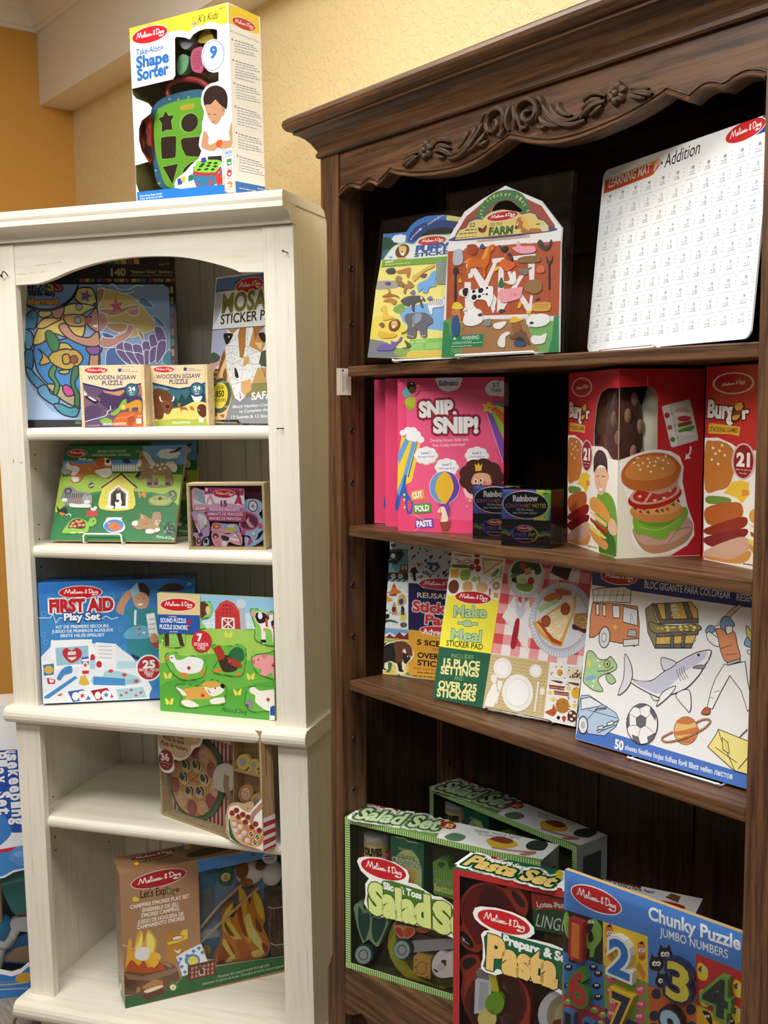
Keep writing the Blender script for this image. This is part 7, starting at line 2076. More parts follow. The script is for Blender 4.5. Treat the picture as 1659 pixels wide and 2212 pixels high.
ART['farm'] = [
('cut', '-1 -2 0 131 2 241 6 52 61 76 74 32 97 32 151 -71 53 -60 32 -36 -1 -55 17 -340 0 -1 -370 -3'),
('hole', 'F', '191 502 17 11 28 2 28 -7 29 -20 22 -19 -14 -1 -35 8 -28 7 -28 2 -28 -2', 1),
('face', 'F', '''e8e4e4 0 -1 -2 0 131 2 241 6 52 61 76 74 32 97 32 151 -71 53 -60 32 -36 -1 -55 17 -340 0 -1 -370 -3
9c4c38 0 31 405 4 22 41 53 67 36 98 26 91 -37 59 -30 56 -69 6 -35
b45a38 0 2 367 29 20 442 -21 10 -250 -472 7
L 9c4a30 00 9 13 372 5 -244
L 9c4a30 00 9 70 366 5 -241
L 9c4a30 00 9 125 360 6 -239
L 9c4a30 00 8 180 355 5 -237
L 9c4a30 00 8 233 349 6 -234
L 9c4a30 00 8 286 343 5 -231
L 9c4a30 00 8 337 338 6 -229
L 9c4a30 00 8 387 333 6 -227
L 9c4a30 00 8 437 328 5 -225
ece8e8 0 313 387 161 8 0 -42 -132 6
ece8e8 0 1 370 8 49 24 -15 -7 -13 50 -8 1 -18
ece9e8 0 28 391 444 -22 1 -13 -443 17
ece9e8 0 83 330 33 3 5 -63 -19 -4
ece9e8 0 200 324 178 -1 1 -14 -178 1
ece9e8 0 230 296 21 -2 11 -153 -29 2
ece9e8 0 350 293 27 0 1 -62 -17 2
ece9e8 0 129 303 101 -115 -11 -44 -107 147
ece9e8 0 222 308 -37 -77 -22 1 45 81
ece9e8 0 269 290 23 -32 -10 -13 -20 40
ece9e8 0 336 256 -75 -104 -15 18 73 88
ece9e8 0 319 214 58 -70 -8 -21 -60 75
ece9e8 0 88 155 27 30 31 -25 -33 -43
ece9e8 0 193 213 33 -58 -10 -16 -29 63
ece9e8 0 170 136 222 -9 0 -11 -221 6
ece9e8 0 367 189 10 -1 -2 -54 -14 1
ece9e8 0 85 256 29 -3 4 -102 -22 1
ece9e8 0 100 189 30 3 3 -42 -30 1
6c9c58 0 -1 129 38 9 50 -20 66 -55 4 -57 -158 -8
7cac68 0 355 83 55 11 55 7 18 15 8 -117 -124 5
a87c54 0 94 118 77 4 182 -9 27 -61 36 -45 -321 -1 -23 61
3c8a5c 0 -1 -2 1 125 19 -1 19 -53 3 -47 39 -21
3c8a5c 0 464 115 19 1 8 -117 -42 1 13 48
46744a 1 121 468 6 25 16 23 28 19 34 12 39 1 38 -9 32 -18 22 -28 9 -25 1 -11 -31 4 -8 17 -22 19 -28 15 -28 4 -28 -5 -24 -13 -17 -18 -6 -13
T c8d060 158 456 -4 6 60 .02 - 0 0 P
T c8d060 152 467 -2 6 60 .02 - 0 0 u
T c8d060 149 478 0 6 60 .02 - 0 0 f
T c8d060 149 489 1 5 60 .02 - 0 0 f
T c8d060 152 499 3 5 60 .02 - 0 0 y
T c8d060 158 508 4 4 60 .02 - 0 0  
T c8d060 167 516 5 4 60 .02 - 0 0 S
T c8d060 178 522 7 3 59 .02 - 0 0 t
T c8d060 191 527 8 1 59 .02 - 0 0 i
T c8d060 205 529 9 1 59 .02 - 0 0 c
T c8d060 221 530 9 0 59 .02 - 0 0 k
T c8d060 237 529 9 -2 59 .02 - 0 0 e
T c8d060 254 526 9 -3 59 .02 - 0 0 r
T c8d060 269 521 9 -3 58 .02 - 0 0  
T c8d060 284 514 8 -4 58 .02 - 0 0 P
T c8d060 298 507 7 -5 58 .02 - 0 0 l
T c8d060 310 498 5 -6 58 .02 - 0 0 a
T c8d060 319 488 5 -6 58 .02 - 0 0 y
T c8d060 327 477 3 -6 58 .02 - 0 0  
T c8d060 331 467 2 -6 58 .02 - 0 0 S
T c8d060 333 456 0 -6 58 .02 - 0 0 e
T c8d060 332 446 -2 -6 58 .02 - 0 0 t
42487c 1 28 402 4 17 14 21 33 5 10 19 29 5 29 -4 13 12 21 9 50 1 56 -9 28 -17 30 1 24 -8 15 -18 23 -9 21 -21 3 -19
dcc478 0 33 406 3 12 14 19 31 5 12 18 25 5 31 -4 15 13 21 8 46 2 52 -9 31 -18 31 2 23 -8 12 -18 24 -8 19 -18 3 -17 -189 8
M b02428 eee6da f6f2ee 1171 2310 319 -3 -5 73 .1
T 3c3c34 94 442 24 -2 72 .01 - 0 0 52
Z fine 4c4c44 17 76 434 50 -3
Z fine 4c4c44 17 51 424 76 -4
Z fine 6c6c44 12 34 411 92 -3
T 4c6c34 181 433 54 -2 57 .01 - 0 0 ON THE
T 34602c 180 404 102 -4 122 .05 - 0 0 FARM
28382c 1 133 436 6 -15 18 1 -8 9
7c3430 1 143 418 22 0 5 22 -14 -7 -6 -5
L c07830 00 7 156 419 0 -11
b07038 1 293 414 4 32 19 1 7 -9 -1 -22 17 -7 47 -6 11 -12 -77 5 -5 15
e0b458 1 309 445 21 -5 15 -21 4 -17 -13 4 -12 21
f0ece0 0 295 425 8 12 -2 -13
E 483830 294 417 28 28
E d8d0b8 406 402 63 51
Z fine 4c4c3c 14 373 418 18 -1
c0a898 0 130 394 221 -8 0 -7 -220 8
2f8458 0 41 75 140 -2 2 -42 -145 0
T d8ecdc 87 58 78 -1 64 .01 - 0 0 WARNING:
c8e4d0 0 46 60 9 11 9 -11
T d0e8d8 45 44 88 0 44 0 - 0 0 CHOKING HAZARD
Z fine c0dcc8 13 138 45 38 1
Z fine c0dcc8 13 42 37 91 -1'''),
('piece', 'puffy_sticker', -18, 16, 'a84c34', '90 380 37 -1 8 -18 -10 -16 -26 9', 1, '''''', '', 'red barn animal sticker', 'plastic'),
('piece', 'puffy_sticker', -18, 16, 'b8bcc4', '33 366 32 3 9 -47 -40 -2', 1, '''''', '', 'grey milk pail sticker', 'plastic'),
('piece', 'puffy_sticker', -18, 16, 'd07030', '79 321 29 15 44 -7 20 28 13 10 21 4 2 -17 -14 -10 -5 -33 -13 -19 2 -25 -11 1 -2 25 -48 11 -13 -19 -8 3 -2 29', 1, '''e8a048 1 159 328 9 27 17 9 -8 -32
e89440 1 79 321 10 17 19 1 -7 -17 -5 -22 -11 -2''', '', 'orange horse sticker', 'plastic'),
('piece', 'puffy_sticker', -18, 16, '34362e', '228 368 11 -12 17 4 11 -7 -9 -13 -18 5', 1, '''''', '', 'black hen sticker', 'plastic'),
('piece', 'puffy_sticker', -18, 16, 'eca4b4', '284 351 17 4 6 16 15 -18 50 -6 5 -19 -47 -1 -27 9', 1, '''''', '', 'pink pig sticker', 'plastic'),
('piece', 'puffy_sticker', -18, 16, '4c4840', '385 354 9 12 11 -9 4 -11 19 -2 9 18 4 -14 -15 -20 -26 8', 1, '''''', '', 'dark rooster sticker', 'plastic'),
('piece', 'puffy_sticker', -18, 16, '3c4448', '423 310 7 -14 15 -2 0 16 2 -21 -8 -10 5 -70 -6 0 -5 70 -7 12', 1, '''''', '', 'black pitchfork sticker', 'plastic'),
('piece', 'puffy_sticker', -18, 16, '3c3c3c', '35 288 0 18 15 4 9 -21 -11 -5 6 -84 -9 -2 -4 87', 1, '''''', '', 'black shovel sticker', 'plastic'),
('piece', 'puffy_sticker', -18, 16, 'd86c38', '235 309 20 12 -1 14 32 -14 -6 -11 22 -18 -33 -16 -22 10', 1, '''''', '', 'orange scarecrow sticker', 'plastic'),
('piece', 'puffy_sticker', -18, 16, '8c7048', '311 313 33 5 47 -5 5 -19 -74 4', 1, '''''', '', 'brown log sticker', 'plastic'),
('piece', 'puffy_sticker', -18, 16, '7c8478', '317 279 27 -2 23 3 -13 -7 -2 -16 -24 5', 1, '''''', '', 'grey watering can sticker', 'plastic'),
('piece', 'puffy_sticker', -18, 16, 'f0efec', '257 243 21 1 15 27 11 -4 2 -30 -20 -7', 1, '''''', '', 'white goose sticker', 'plastic'),
('piece', 'puffy_sticker', -18, 16, 'f2f1ef', '68 211 3 20 33 3 19 -8 43 3 43 2 5 -26 1 -17 -15 -26 -16 23 -37 6 -14 -8 -23 13 -11 7', 1, '''E 202020 131 220 37 29
E 202020 161 221 58 45
E 202020 134 200 59 46
E 202020 157 201 36 28
E 202020 188 206 25 20
E 202020 173 207 16 13
E 202020 188 227 25 20
202020 1 82 230 22 4 -2 -26 -15 1
E eab0b0 74 209 34 26
L 4c5ca0 00 10 108 230 0 -28''', '', 'black and white cow sticker', 'plastic'),
('piece', 'puffy_sticker', -18, 16, 'eca8b0', '234 201 11 16 35 0 20 1 34 0 1 -14 -8 -21 -37 -8 -38 0', 1, '''E e08898 307 195 31 25
L c87884 10 7 287 211 5 -23''', '', 'pink fat pig sticker', 'plastic'),
('piece', 'puffy_sticker', -18, 16, '9c7850', '345 209 8 26 34 3 23 -13 2 -22 -22 -11 -31 8', 1, '''''', '', 'brown donkey sticker', 'plastic'),
('piece', 'puffy_sticker', -18, 16, 'd8ac50', '382 160 36 3 30 -5 1 -22 -26 -3 -40 5', 1, '''L a87c30 00 7 386 157 59 -3
L a87c30 00 7 386 151 59 -3
L a87c30 00 7 386 145 60 -3''', '', 'straw bale sticker', 'plastic'),
('piece', 'puffy_sticker', -18, 16, 'e8d44c', '36 170 13 19 21 -4 16 -19 -26 -2', 1, '''''', '', 'yellow farmer hat sticker', 'plastic'),
('piece', 'puffy_sticker', -18, 16, 'c88c5c', '38 161 34 1 5 -21 14 -47 -16 24 -17 21 -15 4', 1, '''E 181818 52 154 9 7''', '', 'farmer face sticker', 'plastic'),
('piece', 'puffy_sticker', -18, 16, '3c5c8c', '43 138 27 1 4 -61 -30 2', 1, '''''', '', 'blue dungarees sticker', 'plastic'),
('piece', 'puffy_sticker', -18, 16, 'f0efed', '91 126 8 20 28 15 37 -6 9 -20 1 -20 -35 -12 -37 5', 1, '''E 4c4440 165 138 54 28''', '', 'white sheep sticker', 'plastic'),
('piece', 'puffy_sticker', -18, 16, 'f0efed', '360 96 9 16 32 14 39 -5 12 -19 -19 -15 -42 -3', 1, '''E 4c4440 380 98 43 24''', '', 'white sheep sticker', 'plastic'),
('piece', 'puffy_sticker', -18, 16, 'f0efed', '380 43 9 14 30 -2 22 7 -2 -19 -9 -13 -36 -1', 1, '''''', '', 'small white lamb sticker', 'plastic'),
('piece', 'puffy_sticker', -18, 16, 'e8c44c', '291 106 13 18 24 -7 17 -6 -30 -7', 1, '''''', '', 'yellow hat sticker', 'plastic'),
('piece', 'puffy_sticker', -18, 16, '9c6844', '302 100 27 3 11 -19 -9 -14 -24 4', 1, '''E 181818 52 154 9 7''', '', 'child farmer face sticker', 'plastic'),
('piece', 'puffy_sticker', -18, 16, '7c5c44', '291 56 27 12 33 7 15 -23 12 -25 -24 10 -38 10', 1, '''''', '', 'brown coat sticker', 'plastic'),
('piece', 'puffy_sticker', -18, 16, '44587c', '313 38 16 19 24 -10 5 -22 -38 2', 1, '''''', '', 'blue trousers sticker', 'plastic'),
('piece', 'puffy_sticker', -18, 16, 'f0efed', '225 104 42 6 10 -6 -23 -18 -25 4', 1, '''''', '', 'white bird sticker', 'plastic'),
('piece', 'puffy_sticker', -18, 16, 'f0ece6', '245 42 14 24 27 10 8 -9 -17 -10 -1 -31 -21 1', 1, '''''', '', 'white goat sticker', 'plastic'),
('piece', 'puffy_sticker', -18, 16, '8a9088', '185 120 24 2 2 -23 -25 4', 1, '''''', '', 'grey bucket sticker', 'plastic'),
('piece', 'puffy_sticker', -18, 16, 'e8c040', '212 286 14 10 7 -9 -13 -7', 1, '''''', '', 'yellow chick sticker', 'plastic'),
('piece', 'puffy_sticker', -18, 16, 'e8c040', '320 153 7 19 8 -9 -6 -13', 1, '''''', '', 'yellow chick sticker', 'plastic'),
('piece', 'puffy_sticker', -18, 16, 'e8c040', '357 134 13 5 7 -6 -13 -7', 1, '''''', '', 'yellow chick sticker', 'plastic'),
('piece', 'puffy_sticker', -18, 16, 'd8b838', '60 257 4 14 12 -15', 1, '''''', '', 'yellow chick sticker', 'plastic'),
('piece', 'puffy_sticker', -18, 16, '3c5c8c', '146 366 10 13 12 -15', 1, '''''', '', 'blue tool sticker', 'plastic'),
('piece', 'puffy_sticker', -18, 16, '3c7448', '234 229 12 29 9 -31', 1, '''''', '', 'green boot sticker', 'plastic'),
('piece', 'puffy_sticker', -18, 16, '2c3c68', '256 318 19 18 16 -27', 1, '''''', '', 'blue hat sticker', 'plastic'),
('piece', 'puffy_sticker', -18, 16, 'd87858', '388 267 9 16 20 -7 1 -17 -23 0', 1, '''''', '', 'red apples sticker', 'plastic'),
('piece', 'puffy_sticker', -18, 16, 'f0efed', '87 158 14 13 4 -12', 1, '''''', '', 'white egg sticker', 'plastic'),
('piece', 'puffy_sticker', -18, 16, '4458a8', '388 173 16 6 2 -5 -15 -3', 1, '''''', '', 'blue sticker', 'plastic'),
('piece', 'puffy_sticker', -18, 16, '4c4c48', '240 145 13 7 15 -6 -18 -5', 1, '''''', '', 'grey bird sticker', 'plastic')]
ART['mat'] = [
('face', 'F', '''f2f5f6 0 0 0 744 0 0 586 -744 0
c8502c 0 11 511 3 44 91 1 158 6 34 -12 -34 -27 -19 -3
d89c3c 0 16 555 89 3 158 5 19 4 21 -17 -35 -1 -29 7 -214 -7
e8b8a0 0 261 535 6 23 15 9 21 -17 -24 -7 -14 -15
181818 0 293 544 6 10 6 -6
T f4ece6 36 525 209 7 137 .015 - 0 .1 LEARNING MAT
T 1c1c1c 312 532 153 9 189 0 - 0 .15 Addition
2c4c9c 0 671 579 51 8 7 -46 -67 -2
M c8282c f4f4f4 f6f2ee 3229 2810 372 25 -18 128 .1
Z matgrid b8c4cc 0 12 513 724 19 -733 -514 731 17''')]
ART['snip1'] = [
('face', 'F', '''ea4c78 0 0 0 413 0 0 579 -413 0
L c83860 00 11 27 562 3 -33 333 8
f0608a 0 28 527 176 6 161 4 35 -341 12 -134 -116 -14 -229 4 -23 10 -11 418
L c8406a 00 8 28 527 5 -189
70b0b0 0 16 530 23 18 17 -35 -6 -5 -23 0
b8c83c 1 33 502 35 5 2 -27 -11 -16 -20 3 -9 19
98b02c 0 36 480 6 -24 17 13
E 181414 54 556 86 49
E c8d060 56 557 32 30
1c1616 1 40 557 28 -3 4 -17 -27 -2 -7 11
E 5c3c2c 59 535 75 71
L 5c3c2c 00 22 71 514 14 10 1 8
f0b840 0 83 558 2 -5 5 0 -4 -3 1 -5 -4 2 -5 -2 1 5 -4 3 6 0
L d8a040 00 11 19 485 9 6
E f4b0c4 4 554 9 8
E f4b0c4 13 560 9 8
E f4b0c4 16 543 9 8
E f4b0c4 7 538 9 8
f0d044 0 15 363 76 -30 -35 -143 -24 -12 -35 -28 3 111
6ca4dc 0 31 355 19 -6 -47 -99 -2 44
6ca4dc 0 59 344 15 -6 -53 -177 -17 -11
3c62b4 0 76 338 3 -1 -35 -131 -5 0
E f6f4f6 21 374 64 57
E f6f4f6 41 382 81 73
E f6f4f6 61 379 92 83
E f6f4f6 76 366 87 78
E f6f4f6 91 349 75 67
E f6f4f6 50 360 87 78
E f6f4f6 67 355 81 73
3c62b4 1 27 211 8 1 -3 -39 9 -33 17 -22 3 -28 -8 -22 -15 0 -6 22 -6 27 -11 17 -9 -39 -9 -17 -9 10 9 45 18 28
ea4c78 1 41 118 12 -6 0 -25 -9 -11 -5 19
6ca4dc 0 6 133 9 34 6 44 -24 -61
E f0e060 26 139 23 28
E f0e060 26 120 20 28
E f0e060 27 91 21 28
f2f2f4 1 155 578 93 2 1 -21 -11 -21 -39 -10 -31 11 -13 22
T 2c4c8c 163 549 76 2 91 .03 - 0 0 Skillmatics
f4f2f6 1 341 537 8 16 13 10 19 4 17 -4 13 1 1 -54 -25 0 -27 3 -15 11
T 3c3c6c 370 541 25 1 79 .02 - 0 0 3-7
T 3c3c6c 364 524 38 1 63 .01 - 0 0 YEARS
T f8f6f6 86 434 148 8 266 .06 a83c4c 46 0 SNIP,
T f8f6f6 141 376 176 1 266 .06 a83c4c 46 0 SNIP!
T f8d8e0 130 341 149 4 54 .01 - 0 0 Develop Scissor Skills with
T f8d8e0 141 322 125 5 54 .01 - 0 0 Fun, Crafty Activities!
E f0d8a0 143 288 98 76
E f0d8a0 134 274 99 76
E f0d8a0 114 268 99 76
E f0d8a0 93 273 99 76
E f0d8a0 84 288 99 76
E f0d8a0 93 302 99 76
E f0d8a0 114 308 99 76
E f0d8a0 134 302 98 76
E f0d8a0 114 288 176 119
E f6f4f8 141 290 94 71
E f6f4f8 133 277 94 71
E f6f4f8 114 271 94 71
E f6f4f8 94 276 94 71
E f6f4f8 86 290 94 72
E f6f4f8 94 303 94 71
E f6f4f8 114 309 94 71
E f6f4f8 133 304 94 71
E f6f4f8 114 290 168 111
T 4c4478 95 294 37 1 47 .01 - 0 0 Level 1
T 5c5484 82 280 63 3 36 0 - 0 0 Straight lines
E f0d8a0 340 290 95 75
E f0d8a0 331 276 95 75
E f0d8a0 311 270 96 75
E f0d8a0 291 276 96 75
E f0d8a0 283 290 96 75
E f0d8a0 291 304 96 75
E f0d8a0 311 310 95 75
E f0d8a0 331 304 95 75
E f0d8a0 311 290 170 117
E f6f4f8 338 292 90 70
E f6f4f8 330 279 91 70
E f6f4f8 311 273 91 70
E f6f4f8 292 279 91 70
E f6f4f8 284 292 91 70
E f6f4f8 292 305 91 70
E f6f4f8 311 311 91 70
E f6f4f8 330 305 91 70
E f6f4f8 311 292 162 109
T 4c4478 294 296 35 1 46 .01 - 0 0 Level 2
T 5c5484 281 283 60 2 35 0 - 0 0 Curved & zigzag lines
E f0d8a0 224 246 97 76
E f0d8a0 215 231 97 76
E f0d8a0 195 225 98 76
E f0d8a0 174 231 98 76
E f0d8a0 166 245 98 76
E f0d8a0 174 259 98 76
E f0d8a0 195 265 98 76
E f0d8a0 215 260 97 76
E f0d8a0 195 245 174 118
E f6f4f8 222 248 92 71
E f6f4f8 214 234 93 71
E f6f4f8 195 229 93 71
E f6f4f8 175 234 93 71
E f6f4f8 167 247 93 71
E f6f4f8 175 261 93 71
E f6f4f8 195 266 93 71
E f6f4f8 214 261 92 71
E f6f4f8 195 247 166 110
T 4c4478 177 251 36 2 46 .01 - 0 0 Level 3
T 5c5484 164 238 61 2 35 0 - 0 0 Shapes
7c54b0 0 347 452 19 0 47 -112 0 -74
98c040 0 363 455 14 0 36 -51 0 -50
e06838 0 374 460 14 8 24 -27 0 -32
f0c840 0 374 478 38 -10 0 -23
4c98a4 0 374 487 38 -1 0 -14 -35 6
L f4d8e0 00 8 349 447 62 -181
f0c83c 0 358 494 6 -15 16 -7 -14 -10 -1 -16 -14 9 -16 -4 4 16 -9 14 17 0
E 3c2c20 357 467 14 13
L 3c2c20 00 8 346 472 4 3
L 3c2c20 00 8 365 470 4 2
E f4d0dc 186 170 300 312
E 6ca0d4 186 170 289 301
6c48a4 1 186 230 36 -10 22 -43 -11 -38 -39 -31 22 58 -5 49
eab838 1 188 229 26 -25 8 -38 -17 -39 -20 -19 -23 24 -11 32 8 39
7c4ca4 1 162 104 38 4 9 -19 -4 -22 -11 -17 -6 33
f4dcc4 1 161 82 10 14 14 1 9 -19 6 -33 -29 -4 6 31 -15 2
L c87838 00 11 168 113 6 -74
L c87838 00 11 214 122 -9 -82
8c4c38 0 168 38 44 6 -7 -35 -27 -2
e8a848 0 56 153 48 9 4 -37 -55 -8
T f8f4f0 60 125 40 8 105 .05 - 0 0 CUT
5c9c3c 0 66 105 66 6 3 -36 -71 -7
T f8f4f0 71 76 56 6 105 .05 - 0 0 FOLD
7c4ca8 0 72 46 69 7 4 -36 -76 -7
T f8f4f0 76 18 61 6 105 .05 - 0 0 PASTE
L f4d0dc 00 8 64 68 26 -18 24 -8
L f4d0dc 00 8 67 2 23 17
f4c0d0 1 261 237 23 22 33 11 33 -5 39 -21 11 -48 -11 -37 -94 -30 -33 27
E 4c2c24 380 212 173 151
E 4c2c24 368 186 173 151
E 4c2c24 338 172 174 152
E 4c2c24 303 176 175 152
E 4c2c24 280 196 176 152
E 4c2c24 280 224 176 152
E 4c2c24 302 246 175 152
E 4c2c24 337 251 174 151
E 4c2c24 368 238 173 151
E 4c2c24 328 211 310 236
e0a884 1 298 216 19 11 34 -2 13 -13 -2 -27 -67 -1
E f4f2f0 309 197 31 35
E f4f2f0 330 201 31 35
E 181414 308 196 19 24
E 181414 328 200 19 24
E d87868 342 193 36 24
e8b83c 0 303 262 9 -8 6 11 7 -12 8 9 -4 -27 -22 -2
f0d048 0 285 131 3 -5 6 0 -5 -4 2 -6 -6 3 -5 -3 2 5 -5 4 6 1
E f4c0cc 270 132 14 14
E f4c0cc 273 102 14 14
E f4c0cc 33 573 14 14'''),
('face', 'R', '''a82848 0 0 0 80 0 0 579 -80 0
f0d8e0 1 8 555 51 -2 12 -37 -10 -40 -55 2
7c3c90 1 11 298 33 -2 1 -32 -33 1
Z fine d88098 16 86 191 1 93''')]
ART['snip2'] = [
('face', 'F', '''ea4c78 0 0 0 413 0 0 584 -413 0
L c83860 00 11 80 566 3 -34 345 8
f0608a 0 82 530 182 6 167 4 36 -353 13 -139 -121 -15 -237 4 -24 11 -12 434
L c8406a 00 8 82 530 4 -196
70b0b0 0 68 533 24 19 18 -37 -6 -5 -24 0
b8c83c 1 86 504 36 6 3 -29 -12 -17 -21 3 -9 20
98b02c 0 89 482 6 -26 18 14
E 181414 109 560 90 51
E c8d060 110 561 33 31
1c1616 1 94 561 28 -4 5 -17 -29 -2 -7 11
E 5c3c2c 113 538 78 73
L 5c3c2c 00 23 125 516 15 10 1 9
f0b840 0 138 562 2 -5 5 0 -4 -4 1 -5 -4 3 -5 -2 2 4 -5 4 6 0
L d8a040 00 11 72 486 9 7
E f4b0c4 56 558 9 8
E f4b0c4 65 564 9 8
E f4b0c4 68 547 9 8
E f4b0c4 59 541 9 8
f0d044 0 68 359 78 -30 -36 -149 -24 -12 -37 -29 4 115
6ca4dc 0 85 351 19 -6 -48 -103 -3 46
6ca4dc 0 113 340 16 -6 -55 -183 -17 -12
3c62b4 0 131 334 3 -1 -36 -136 -5 0
E f6f4f6 74 371 66 59
E f6f4f6 95 379 84 76
E f6f4f6 115 377 96 86
E f6f4f6 131 363 90 81
E f6f4f6 146 346 78 70
E f6f4f6 104 357 90 81
E f6f4f6 122 351 84 75
3c62b4 1 80 202 9 1 -3 -41 9 -34 18 -22 3 -29 -9 -23 -15 -1 -6 23 -6 29 -12 17 -10 -41 -9 -17 -9 11 9 46 19 30
ea4c78 1 95 105 12 -5 0 -26 -9 -12 -5 20
6ca4dc 0 58 122 10 34 6 46 -25 -63
E f0e060 80 128 24 29
E f0e060 80 108 21 29
E f0e060 81 77 21 29''')]
ART['scr1'] = [
('piece', 'note_block', 30, 430, '1c1c20', '-2 190 182 8 0 -196 -185 -3', 0, '''6c62b8 0 -2 190 182 8 0 -104 -183 -3
b83c78 0 41 192 49 3 -10 -102 -33 -1
5c74c8 0 -2 153 10 38 33 1 -33 -101 -11 0
c8d84c 0 127 196 27 1 1 -104 -27 0
8cc854 0 154 197 26 1 0 -56 -9 -48 -16 -1
e0d848 0 117 139 32 -28 16 -18 -47 -1
E f2f2f2 87 142 432 239
E 141418 87 142 419 227
T f4f2f2 40 152 94 4 98 .05 - 0 0 Rainbow
T b060b0 11 130 66 3 62 .02 - 0 0 SCRATCH
T e07850 80 133 27 1 61 .02 - 0 0 ART
T d8c84c 113 135 50 1 61 .02 - 0 0 NOTES
T e8e8e8 53 121 64 2 37 0 - 0 0 125 Mini Notes
T e8e8e8 41 110 88 3 37 0 - 0 0 plus Wooden Stylus!
Z fine 5c6c30 19 151 183 24 1
L 6c1c28 00 15 -4 65 184 5
L 6c1c28 00 15 -4 24 184 0
L 3c70c8 10 12 -2 52 13 4 14 -6 14 5
L 3c70c8 10 12 131 56 14 -4 16 7 18 -4
L 4ca85c 10 12 -2 47 13 4 14 -6 14 5
L 4ca85c 10 12 131 51 14 -4 16 7 18 -4
L d8c83c 10 12 -2 42 13 4 14 -6 14 5
L d8c83c 10 12 131 46 14 -4 16 7 18 -4
L d8683c 10 12 -2 37 14 4 13 -6 14 5
L d8683c 10 12 131 42 14 -4 16 6 18 -3
E c8b840 85 44 248 152
E 3c54b0 75 44 206 142
E b83c50 85 27 162 69
E 141418 85 44 226 132
M b82838 f4f4f4 f6f2ee 427 316 148 9 0 49 .1
T 8c5cc0 38 34 53 2 84 .01 - 0 0 Scratch
T d0a840 99 37 26 0 83 .01 - 0 0 Art
Z fine c8c8c8 12 52 27 64 2''', '', 'black scratch notes with printed band', 'print'),
('face', 'R', '''6c1424 0 0 0 44 0 0 195 -44 0
1c1418 0 44 0 17 0 0 195 -17 0
7c1828 0 61 0 37 0 0 195 -37 0
a89040 0 47 39 4 0 0 127 -4 0
50304c 0 52 58 3 0 0 98 -3 0''')]
